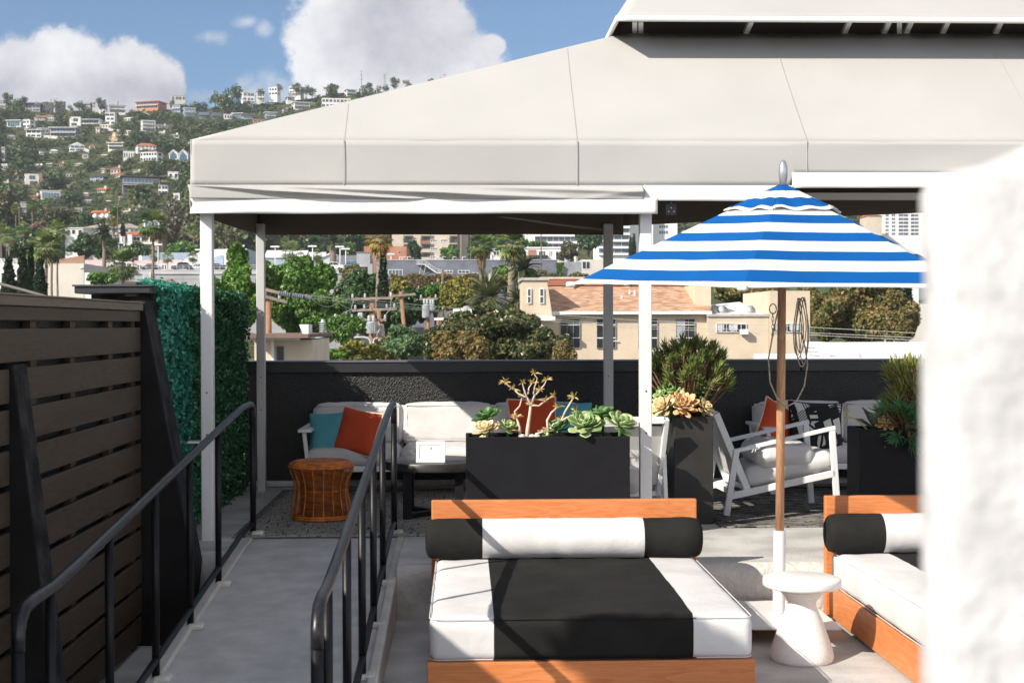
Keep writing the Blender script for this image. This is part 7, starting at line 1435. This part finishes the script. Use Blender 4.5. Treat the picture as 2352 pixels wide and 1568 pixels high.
# ------------------------------------------------------------------ broadleaf trees in the town
def tree(label, x, y, rx, ry, Y, n, leaf, mat, seed, name='leafy_tree', cat='tree', group='leafy trees below the terrace', nb=8, trunk=True, parts=None, **kw):
    if Y < 135: n = int(n * 1.8); leaf *= .72
    c = P(x, y, Y); s = Y / F; t = thing(name, label, cat, (c.x, Y, -7.3), 0, group); v, q, tn = leaves(n, [(a * rx * s, b * rx * s, e * ry * s, r1 * rx * s, r2 * rx * s, r3 * ry * s) for (a, b, e, r1, r2, r3) in (parts or crown_blobs(seed, nb, extra=16))], leaf, seed, **kw)
    o = link_mesh(raw_mesh('crown', v, q, tn), 'crown', mat, t); o.location = (0, 0, c.z + 7.3)
    if trunk: trunk_mb(max(1, c.z + 7.3 - ry * s * .35), max(.12, rx * s * .05), 0, 4, seed, rx * s).build('trunk', m_bark, t, True)
    return t
m_bri = leafmat('bright_green_leaf', [(.045, .11, .016), (.09, .20, .03), (.15, .28, .045), (.27, .38, .075)], .22, .45, .4, .08); m_mid = leafmat('mid_green_leaf', [(.032, .085, .018), (.07, .16, .03), (.125, .235, .048), (.21, .31, .075)], .2, .42, .4, .1); m_dkg = leafmat('deep_green_leaf', [(.016, .045, .018), (.036, .085, .028), (.065, .12, .04), (.11, .165, .058)], .15, .42, .4, .1)
m_mag = leafmat('magnolia_leaf', [(.22, .12, .04), (.034, .052, .017), (.05, .072, .022), (.09, .105, .032), (.28, .17, .06)], .12, .35, .5, .05); m_gry = leafmat('grey_green_leaf', [(.07, .13, .06), (.12, .20, .09), (.18, .27, .13)], .2, .5, .3, .05); m_yel = leafmat('yellow_green_leaf', [(.08, .10, .02), (.15, .17, .04), (.26, .24, .06), (.36, .25, .06)], .2, .5, .3, .08); m_aut = leafmat('autumn_leaf', [(.055, .085, .025), (.10, .12, .035), (.17, .155, .05), (.27, .19, .075), (.36, .22, .10)], .25, .5, .3, .08); m_dry = leafmat('dry_shrub_leaf', [(.10, .08, .03), (.18, .14, .055), (.26, .21, .09), (.22, .12, .045)], .2, .6, .2, .1); m_cyp = leafmat('cypress_leaf', [(.012, .024, .012), (.024, .042, .018), (.045, .068, .028)], .05, .6, .25, .1)
tree('tall pointed bright green tree between the two left posts', 546, 600, 22, 40, 82, 5200, .22, m_bri, 1); tree('bright green tree below the pointed one, between the left posts', 545, 690, 62, 75, 80, 10000, .22, m_bri, 2); tree('bright green tree just above the hedge panel', 490, 668, 26, 30, 78, 3000, .2, m_bri, 3)
tree('large green tree right of the second post', 660, 690, 66, 92, 84, 13000, .22, m_mid, 4); tree('tallest bright green tree top in the mass', 690, 640, 52, 52, 90, 8000, .22, m_bri, 5); tree('green tree top right of the tallest', 742, 645, 32, 42, 95, 5000, .2, m_bri, 6); tree('green tree filling the lower middle of the mass', 735, 730, 70, 62, 82, 9000, .22, m_mid, 7); tree('dark green tree left of the thin cypress', 825, 678, 62, 58, 110, 9000, .25, m_dkg, 8); tree('grey olive tree above the dark green one', 815, 632, 34, 24, 140, 3500, .25, m_gry if False else m_lo, 9); tree('green tree behind the second post', 612, 640, 22, 40, 100, 3000, .22, m_bri, 10); tree('dark tree behind the utility poles', 850, 740, 55, 46, 115, 6000, .25, m_dkg, 11); tree('dark bush right of the thin cypress', 935, 715, 45, 50, 105, 5500, .22, m_dkg, 12); tree('yellow green tree behind the leaning pole', 918, 668, 30, 28, 130, 3000, .25, m_yel, 13)
tree('broad magnolia with rusty leaves in front of the peach building', 1130, 778, 130, 76, 62, 21000, .17, m_mag, 14, nb=10); tree('lower magnolia crown spreading to the left', 1045, 800, 80, 58, 58, 11000, .16, m_mag, 15); tree('magnolia crown reaching the tall windows', 1240, 800, 66, 48, 60, 8000, .16, m_mag, 16); tree('dry yellowish shrub at the foot of the magnolia, left', 1028, 805, 34, 46, 50, 3600, .13, m_dry, 17); tree('dry brown shrub in the middle of the magnolia foot', 1085, 808, 40, 50, 50, 4200, .13, m_dry, 18); tree('pale dry shrub below the first tall window', 1296, 812, 28, 32, 55, 2600, .13, m_dry, 19)
tree('grey green feathery bush right of the poles', 930, 790, 48, 42, 66, 5200, .15, m_gry, 20); tree('bright bush low behind the black wall at the left', 715, 822, 70, 30, 60, 4500, .16, m_bri, 21); tree('yellow green bush low between the poles', 820, 815, 60, 34, 64, 3800, .15, m_yel, 22); tree('sparse shrub with bare twigs below the transformer', 790, 760, 46, 42, 72, 3000, .15, m_mid, 23, thick=.5); tree('reddish sparse shrub beside the conduits', 895, 800, 34, 36, 70, 1600, .13, m_dry, 24, thick=.5)
tree('yellow green tree left of the date palm', 1055, 680, 48, 46, 100, 6000, .22, m_yel, 25); tree('green shrubby tree under the hedge wall', 1000, 690, 40, 40, 105, 4500, .22, m_mid, 26); tree('orange flowering shrub behind the date palm', 1135, 652, 30, 22, 115, 2600, .2, m_yel, 27); tree('green tree between palms and grey wall', 1160, 640, 36, 30, 150, 4000, .25, m_mid, 28); tree('olive bush in front of the grey building', 1238, 636, 40, 16, 200, 3200, .28, m_lo, 29); tree('bush behind the stair tower of the peach building', 1180, 740, 40, 40, 95, 3000, .2, m_mid, 30); tree('green shrub right of the grey wall base', 1330, 638, 24, 12, 190, 1200, .25, m_lo, 31)
tree('big autumn coloured sycamore right of the umbrella pole', 1990, 715, 112, 80, 112, 19000, .26, m_aut, 32, nb=10); tree('autumn sycamore behind the umbrella pole', 1720, 672, 84, 30, 125, 7000, .25, m_aut, 33); tree('dark green autumn tree beside the peach end tower', 1900, 735, 46, 66, 116, 6000, .25, m_aut, 34); tree('autumn tree crown behind the white roof', 2070, 755, 40, 48, 105, 6000, .22, m_aut, 35); tree('autumn tree left part behind the flat roof', 1860, 690, 40, 36, 128, 4000, .25, m_aut, 36)
# trees around apartments and palms
for i, a in enumerate([('tall open pine in front of the white balcony tower', 1352, 550, 30, 36, 470, 2600, .8, m_dkg, 40), ('leafy tree left of the open pine', 1305, 578, 22, 24, 420, 1800, .6, m_lo, 41), ('flat topped green tree below the window bands', 1234, 562, 24, 8, 500, 1100, .7, m_mid, 42), ('round green tree beside the flat topped one', 1198, 560, 16, 14, 500, 900, .7, m_mid, 43), ('green tree in front of the cream apartments, right', 1032, 583, 22, 20, 480, 1500, .7, m_mid, 44), ('green tree in front of the cream apartments, left', 950, 574, 16, 22, 470, 1500, .7, m_dkg, 45), ('dark conifer in front of the cream apartments', 960, 585, 7, 18, 460, 700, .6, m_cyp, 46), ('big dark tree under the canopy edge left of the gold palm', 800, 548, 50, 26, 500, 3000, .8, m_dkg, 47), ('light green tree right of the date palm', 800, 570, 16, 14, 440, 800, .6, m_mid, 48), ('dark wide tree behind the cypresses at the left', 62, 562, 44, 42, 330, 4500, .5, m_dkg, 49), ('big dark olive tree left of the date palm', 195, 566, 38, 30, 350, 4000, .5, m_dkg, 50), ('big dark olive tree right of the date palm', 245, 570, 36, 28, 355, 3500, .5, m_dkg, 51), ('dark tree above the short bushy palm', 312, 575, 32, 18, 350, 2400, .5, m_dkg, 52), ('bare pale branched tree at the left edge', 14, 462, 24, 26, 430, 900, .6, m_lp, 53), ('pinkish flowering tree behind the cypresses', 90, 522, 22, 12, 360, 1200, .5, leafmat('pink_bloom', [(.16, .10, .08), (.28, .17, .14), (.20, .15, .10)], .2), 54), ('light green round tree right of the hip roofed building', 262, 511, 13, 12, 440, 900, .5, m_yel, 55), ('bright clipped round tree above the hip roofed building', 264, 485, 13, 12, 520, 900, .5, m_mid, 56), ('olive tree mass left of the hip roofed building', 130, 500, 40, 22, 430, 2600, .6, m_lo, 57), ('tall bare branched tree left of the front post', 405, 505, 26, 48, 440, 1400, .6, m_lp, 58), ('second bare branched tree beside the front post', 432, 520, 18, 40, 430, 1200, .6, m_lo, 59), ('green trees above the pink building', 420, 572, 40, 18, 400, 2600, .5, m_mid, 60), ('olive tree between the two left posts', 530, 560, 22, 34, 420, 2000, .5, m_lo, 61), ('dark tree between the left posts beside a clipped hedge', 548, 568, 14, 22, 430, 1200, .5, m_dkg, 62), ('tree behind the second post under the valance', 620, 556, 20, 22, 430, 1500, .5, m_lo, 63), ('dark tree left of the date palm under the valance', 720, 556, 22, 20, 440, 1500, .6, m_dkg, 64), ('dark green tree behind the bushy gold skirted palm', 690, 562, 20, 20, 450, 1400, .6, m_lo, 65), ('tree behind the two skirted palms', 1140, 552, 26, 16, 520, 1400, .7, m_mid, 66), ('tree right of the cream apartments', 1085, 572, 12, 26, 500, 1100, .6, m_dkg, 67), ('green bushes on the short palm side of the black pier', 236, 640, 34, 14, 150, 2200, .25, m_mid, 68), ('yellow green bush low between the cypresses', 40, 682, 14, 9, 140, 900, .22, m_yel, 69)]):
    tree(*a, group='trees around the town buildings', nb=7)
def cypress(label, x, yt, yb, hw, Y, n, leaf, seed):
    c = P(x, (yt + yb) / 2, Y); s = Y / F; h = (yb - yt) * s; t = thing('cypress', label, 'tree', (c.x, Y, c.z - h / 2), 0, 'pointed cypresses'); bl = [(0.06 * hw * s * sin(k * 2.1), .1 * hw * s * cos(k * 1.7), h * (k + .5) / 11, hw * s * (.28 + .72 * min(1, (11 - k) / 7.5)) * (.9 + .12 * sin(k * 3.3)), hw * s * (.28 + .72 * min(1, (11 - k) / 7.5)), h * .085) for k in range(11)] + [(0, 0, h * .97, hw * s * .14, hw * s * .14, h * .05)]
    v, q, tn = leaves(n, bl, leaf, seed, elong=2.2, thick=.15, up=.1, clump=.5); link_mesh(raw_mesh('crown', v, q, tn), 'crown', m_cyp, t); mb = MB(); mb.tube([(0, 0, -4), (0, 0, h * .6)], [.22, .1], 8); mb.build('trunk', m_bark, t, True)
for i, a in enumerate([('pointed dark cypress, first from the left edge', 20, 594, 690, 17, 120), ('pointed dark cypress, second and tallest from the left edge', 52, 573, 700, 14, 122), ('slim pointed cypress, third from the left edge', 71, 571, 690, 9, 124), ('broad cypress in front of the beige wall, fourth from the left edge', 92, 599, 695, 15, 118), ('thin dark cypress beside the yellowing palm trunk', 880, 594, 764, 15, 96), ('small cypress beside the hip roofed building', 282, 514, 540, 5, 420), ('tiny cypress left of the white front post', 1448, 546, 586, 4, 480), ('tiny cypress nearest the front post', 1456, 538, 586, 5, 482), ('cypress against the white wall at the right', 2062, 655, 720, 8, 140), ('thin cypress right of the white wall', 2085, 655, 715, 7, 140)]): cypress(*a, 5200 if i < 5 else 900, .16 if i < 5 else .4, 80 + i)
# clipped hedge on the retaining wall, ivy
def hedge(label, x0, y0, x1, y1, Y, n, leaf, mat, seed, D=1.6, name='clipped_hedge'):
    a, b = P(x0, y0, Y), P(x1, y1, Y); g = np.random.default_rng(seed); p_ = np.stack([g.uniform(a.x, b.x, n), Y + np.abs(g.normal(size=n)) * .2, g.uniform(b.z, a.z, n)], 1); k = n // 4; p_[:k, 2] = a.z + g.normal(size=k) * .1; p_[:k, 1] = g.uniform(Y, Y + D, k); p_[:, 2] += .18 * np.sin(p_[:, 0] * 1.3)
    d = g.normal(size=(n, 3)); d[:, 1] -= .8; d /= np.linalg.norm(d, axis=1)[:, None]; tv = np.cross(d, g.normal(size=(n, 3))); tv /= np.linalg.norm(tv, axis=1)[:, None]; bv = np.cross(d, tv); s = leaf * g.uniform(.6, 1.3, n)[:, None]
    t = thing(name, label, 'hedge', ((a.x + b.x) / 2, Y, b.z)); v = np.stack([p_ - tv * s, p_ - bv * s * .6, p_ + tv * s, p_ + bv * s * .6], 1).reshape(-1, 3) - np.array(t.location); link_mesh(raw_mesh('foliage', v, np.arange(n * 4).reshape(n, 4), np.repeat(g.random(n), 4)), 'foliage', mat, t)
    mb = MB(); mb.box(a.x - t.location.x, b.x - t.location.x, .25, D, -1, a.z - b.z - .15); mb.build('inner_mass', M('hedge_inner', (.02, .028, .014), .9), t); return t
hedge('brown green clipped hedge below the dark grey building, left stretch', 898, 634, 1048, 664, 250, 3600, .32, m_dry, 1); hedge('brown green clipped hedge below the dark grey building, right stretch', 1062, 634, 1112, 660, 250, 1400, .32, m_dry, 2); hedge('strip of bright ivy climbing the grey wall', 1279, 605, 1294, 650, 343, 800, .4, m_mid, 3, .6, 'ivy_strip'); hedge('dark clipped hedge beyond the second post', 560, 550, 585, 572, 440, 700, .5, m_dkg, 4)
t, f = block('white_pillar_wall', 'white wall end between the two hedge stretches', 1050, 634, 1064, 680, 249, 3, m_wht, 'wall')
# ------------------------------------------------------------------ utility poles and wires
m_pw = wood('pole_wood', (.20, .105, .062), (.33, .185, .11), 'z', .5, .85); m_arm = M('grey_arm_wood', (.25, .205, .175), .9, .15, 3); m_tank = M('transformer_grey', (.42, .45, .47), .45, .05, 1); m_ins = M('insulator_glass', (.42, .43, .45), .25, .05)
def ins(mb, p_, s=1): mb.lathe([(.035 * s, 0), (.085 * s, .04 * s), (.05 * s, .08 * s), (.085 * s, .12 * s), (.05 * s, .16 * s), (.08 * s, .20 * s), (.03 * s, .26 * s)], tuple(p_), 10)
def pole(label, x, yt, yb, Y, arms=(), tanks=(), r=.16, xb=None, dz=0):
    a = P(x, yt, Y); b = P(xb or x, yb, Y); t = thing('utility_pole', label, 'utility pole', (b.x, Y, -7.3), 0, 'utility poles and their wires'); L = t.location; k = (-7.3 - b.z) / (a.z - b.z); bx = b.x + (a.x - b.x) * k
    mb = MB(); mb.tube([(bx - L.x, 0, 0), (a.x - L.x, 0, a.z + 7.3)], [r * 1.15, r * .8], 12); mb.build('pole', m_pw if Y < 150 else m_bark, t, True)
    for (x0, x1, y0, y1, insx) in arms:
        p0, p1 = P(x0, y0, Y - r - .06) - L, P(x1, y1, Y - r - .06) - L; mb = MB(); mb.bar(p0, p1, .10, .13); ar = mb.build('crossarm', m_arm, t)
        if insx:
            mb = MB()
            for u in insx: q = p0.lerp(p1, u); ins(mb, q + V((0, 0, .06)), .9)
            mb.build('insulator', m_ins, ar, True)
    for (x, y0, y1, rr) in tanks:
        p0 = P(x, y0, Y - r - rr) - L; p1 = P(x, y1, Y - r - rr) - L; h = p0.z - p1.z; mb = MB(); mb.lathe([(rr * .9, 0), (rr, .03), (rr, h * .86), (rr * 1.05, h * .88), (rr * 1.05, h * .92), (rr * .6, h * .97), (.02, h)], tuple(p1), 20); ins(mb, p1 + V((-rr * .4, 0, h)), 1.3); ins(mb, p1 + V((rr * .4, 0, h)), 1.3); tk = mb.build('transformer', m_tank, t, True)
        mb = MB()
        for k in range(9): aa = -2.9 + k * .33; mb.bar(p1 + V((cos(aa) * rr * 1.0, sin(aa) * rr * 1.0, h * .12)), p1 + V((cos(aa) * rr, sin(aa) * rr, h * .8)), .03, .03)
        mb.build('cooling_fins', m_tank, tk)
    return t
pole('weathered pole with three crossarms and a large grey transformer', 855, 682, 830, 78, [(807, 902, 687, 684, (.03, .33, .96)), (808, 911, 713, 709, (.08, .28, .78, .95)), (768, 887, 733, 735, (.02, .34, .98))], [(853, 738, 766, .30)], .2)
pole('orange stained pole right of the transformer pole, with bent conduits', 870, 711, 830, 79, [(812, 904, 774, 777, ())], [(875, 758, 773, .2)], .15, 878)
pole('short front pole with a grey switch box', 826, 788, 830, 76, [], [(828, 732, 757, .13)], .13); pole('orange leaning pole with one tilted crossarm', 921, 669, 762, 92, [(892, 954, 681, 675, (.08,))], [], .15, 929); pole('pole with two pale transformers left of the white rooftop', 986, 682, 762, 96, [(963, 1005, 687, 686, (.1, .9))], [(978, 698, 730, .24), (992, 699, 713, .2)], .13, 983); pole('far pole with two crossarms behind the transformers', 979, 658, 690, 150, [(956, 1010, 663, 663, (.1, .5, .9)), (962, 1006, 686, 686, (.1, .9))], [], .2); pole('thin far pole right of the two armed pole', 1006, 640, 720, 140, [(990, 1018, 655, 655, (.1, .9))], [], .17); pole('tall thin pole before the hedge and white wall end', 1017, 620, 690, 170, [(1008, 1030, 655, 655, (.1, .9))], [], .2)
pole('pole hidden behind the second canopy post with stacked insulators', 617, 664, 830, 62, [(588, 660, 676, 694, (.3, .75)), (590, 640, 660, 672, ())], [], .15)
for (x, yt, yb, Y, lb) in ((44, 475, 540, 400, 'dark wooden pole on the slope at left'), (270, 469, 545, 430, 'dark wooden pole in front of the hip roofed building'), (373, 480, 560, 420, 'reddish thin pole left of the canopy corner'), (1196, 520, 600, 470, 'wooden pole in front of white apartments'), (1243, 500, 640, 330, 'tall thin grey pole in front of the white townhouses'), (1081, 540, 600, 420, 'rust pole right of the cream apartments'), (1168, 585, 605, 400, 'short rust pole between skirted palms'), (1324, 590, 610, 400, 'short rust pole left of the pine'), (117, 227, 262, 1080, 'pole on the ridge near the tiny palm'), (271, 233, 262, 1080, 'pole on the ridge near the white ridge houses')): pole(lb, x, yt, yb, Y, [(x - 4, x + 4, yt + 2, yt + 2, ())] if Y < 1000 else [(x - 2, x + 2, yt + 1, yt + 1, ())], [], .16 if Y < 1000 else .35)
# big switch insulator hanging on the wire
t = thing('line_switch', 'grey ribbed line switch insulator low in front of the brown roofed house', 'insulator', P(727, 775, 58)); mb = MB(); s = 58 / F
for k in range(6): z = (8 + k * 5.0) * s; mb.lathe([(4 * s, z), (8.5 * s, z + .6 * s), (8.5 * s, z + 1.6 * s), (4 * s, z + 2.6 * s)], (14 * s, 0, -z + z), 14)
mb.tube([(14 * s, 0, 0), (14 * s, 0, 42 * s)], 3.6 * s, 10); mb.tube([(14 * s, 0, 2 * s), (-6 * s, 0, -8 * s), (-8 * s, 0, -30 * s)], [8 * s, 6 * s, 4 * s], 12); mb.build('ribbed_body', m_tank, t, True); mb = MB(); mb.tube([(14 * s, 0, 0), (14 * s, 0, -6)], 2.5 * s, 8); mb.build('mast', m_pw, t, True)
for k, (x0, x1, yy) in enumerate(((640, 668, 676), (672, 698, 680), (702, 716, 683))):
    t = thing('cable_sleeve', ['first grey ribbed sleeve on the wire next to the second post', 'second grey ribbed sleeve on the wire', 'third short grey sleeve on the wire'][k], 'cable sleeve', P((x0 + x1) / 2, yy, 61), 0, 'ribbed sleeves on the wire'); mb = MB(); a, b = P(x0, yy - 3, 61) - V(t.location), P(x1, yy + 2, 61) - V(t.location)
    mb.tube([a, b], .07, 8)
    for q in range(6): c = a.lerp(b, (q + .5) / 6); d = (b - a).normalized() * .03; mb.tube([c - d, c + d], .11, 10)
    mb.build('sleeve_body', m_bgrey, t, True)
m_wire = M('pale_wire', (.40, .39, .37), .5, .05); m_wired = M('dark_wire', (.05, .05, .05), .6, .1)
def wire(label, pts, r=.018, mat=None, sag=0.0):
    W_ = [P(*p_) for p_ in pts]; path = []
    for a, b in zip(W_, W_[1:]):
        for k in range(14): u = k / 14; q = a.lerp(b, u); q.z -= sag * 4 * u * (1 - u); path.append(q)
    path.append(W_[-1]); c = path[0]; mb = MB(); mb.tube([q - c for q in path], r, 5); o = solo('overhead_wire', mb, mat or m_wire, label, 'wire', 'overhead wires', smooth=True); o.location = c
wire('pale overhead wire, upper of the bundle across the peach building', [(640, 672, 61), (1019, 705, 66), (1466, 736, 66), (1800, 748, 64), (2200, 770, 62)], .011)
wire('pale overhead wire, middle of the bundle across the peach building', [(680, 676, 61), (1019, 714, 66), (1466, 749, 66), (1800, 761, 64), (2200, 780, 62)], .011); wire('pale overhead wire, lowest of the bundle across the peach building', [(716, 686, 61), (1019, 717, 66), (1466, 754, 66), (1800, 766, 64), (2200, 786, 62)], .011)
wire('thin wire from the ribbed sleeves to the transformer pole', [(716, 684, 61), (775, 694, 70), (850, 700, 78)], .015, None, .3); wire('curved jumper wire below the upper crossarm', [(814, 690, 77.5), (806, 712, 77.5), (770, 735, 77.5)], .014, m_wire, -.1); wire('jumper wire on the right end of the crossarms', [(899, 686, 77.5), (896, 712, 77.5), (880, 736, 77.5)], .014, m_wire, -.1); wire('service wire from the line switch to the lower left', [(727, 779, 58), (660, 776, 58), (570, 772, 58)], .014, m_wire, .35); wire('second service wire sagging to the brown roofed house', [(712, 800, 58), (640, 812, 58), (570, 806, 58)], .014, m_wired, .4); wire('wire from the line switch up to the crossarm', [(735, 770, 58), (790, 740, 70), (830, 733, 77.5)], .012, m_wire, .2); wire('power line crossing the lower hillside, upper', [(44, 480, 400), (270, 472, 430), (373, 483, 420), (520, 500, 420)], .05, m_wired, 1.0); wire('power line crossing the lower hillside, lower', [(44, 490, 400), (270, 482, 430), (373, 492, 420), (520, 512, 420)], .05, m_wired, 1.0)
wire('thick grey cable rising to the left edge above the board fence', [(-60, 625, 14), (0, 652, 14), (60, 668, 14), (150, 694, 14)], .016, M('grey_cable', (.16, .15, .14), .7), .0)
# bent conduits
t = thing('conduit_riser', 'three bent pale conduits rising beside the orange stained pole', 'conduit', (P(855, 828, 77).x, 77, -7.3)); L = V(t.location)
for k, (xa_, xb_) in enumerate(((812, 852), (872, 858), (900, 866))):
    mb = MB(); y0 = 775 + (0 if k == 0 else 3); x_mid = xb_
    pts = [(xa_, y0, 77), (lerp(xa_, xb_, .5), y0 - 1, 77), (lerp(xa_, xb_, .8), y0 + 1, 77), (xb_ + (-2 if k == 0 else 1), y0 + 6, 77), (xb_, y0 + 16, 77), (xb_ + 1, 830, 77)]; mb.tube([P(*q) - L for q in pts] + [P(xb_ + 1, 830, 77) - L + V((0, 0, -4))], .065 if k else .05, 8); mb.build('conduit', m_tank, t, True)
# radio mast and pylon on the ridge
t = thing('radio_mast', 'tall thin radio mast on the ridge left of the lattice pylon', 'mast', P(830, 209, 1085)); s = 1085 / F; mb = MB(); mb.tube([(0, 0, -6), (0, 0, 47 * s)], [.5, .3], 6)
for z in (45, 36, 26): mb.bar((-4 * s, 0, z * s), (4 * s, 0, z * s), .35, .35)
mb.build('mast_tube', M('mast_grey', (.28, .30, .33), .7), t)
t = thing('lattice_pylon', 'lattice power pylon on the ridge right of the radio mast', 'pylon', P(884, 206, 1085)); mb = MB(); h = 36 * s
for sx in (-1, 1): mb.bar((sx * 3.2 * s, 0, -4), (sx * .8 * s, 0, h), .45, .45)
for k in range(5): z = h * k / 5; w0 = lerp(3.2, .8, k / 5) * s; w1 = lerp(3.2, .8, (k + 1) / 5) * s; mb.bar((-w0, 0, z), (w1, 0, z + h / 5), .25, .25); mb.bar((w0, 0, z), (-w1, 0, z + h / 5), .25, .25)
for z in (.72, .85, .98): mb.bar((-4 * s, 0, h * z), (4 * s, 0, h * z), .35, .35)
mb.build('lattice', M('mast_grey', (.28, .30, .33), .7), t)

# unseen tree added outside the left edge; its top shades the daybed's front corner
q = V((1.31, 6.5, -.06)) + Ls * 6.6
t = thing('shadow_caster_tree', 'small headed street tree beyond the board fence', 'tree', (q.x, q.y, -9.0), 0, None); v, qd, tn = leaves(2600, [(0, 0, 0, .36, .34, .22), (.22, -.2, -.04, .25, .25, .2), (-.2, .2, -.05, .24, .22, .2), (.05, 0, -.3, .3, .3, .25)], .10, 91); o = link_mesh(raw_mesh('crown', v, qd, tn), 'crown', m_dkg, t); o.location = (0, 0, q.z + 9.0)
mb = MB(); mb.tube([(0, 0, -.1), (.05, 0, 5), (0, 0, q.z + 8.9)], [.16, .11, .05], 8); mb.build('trunk', m_bark, t, True)

# ------------------------------------------------------------------ the air
mb = MB(); mb.box(-900, 1100, -8, 1500, -10.2, 330); hz = mb.build('haze', bpy.data.materials.new('haze_air')); tag(hz, kind='stuff')
hm = hz.data.materials[0]; hm.use_nodes = True; ht = hm.node_tree
for n_ in list(ht.nodes): ht.nodes.remove(n_)
pv = nd(ht, 'ShaderNodeVolumePrincipled'); pv.inputs['Color'].default_value = (.86, .92, 1, 1); pv.inputs['Density'].default_value = .0001; ho = nd(ht, 'ShaderNodeOutputMaterial'); ht.links.new(pv.outputs[0], ho.inputs['Volume'])
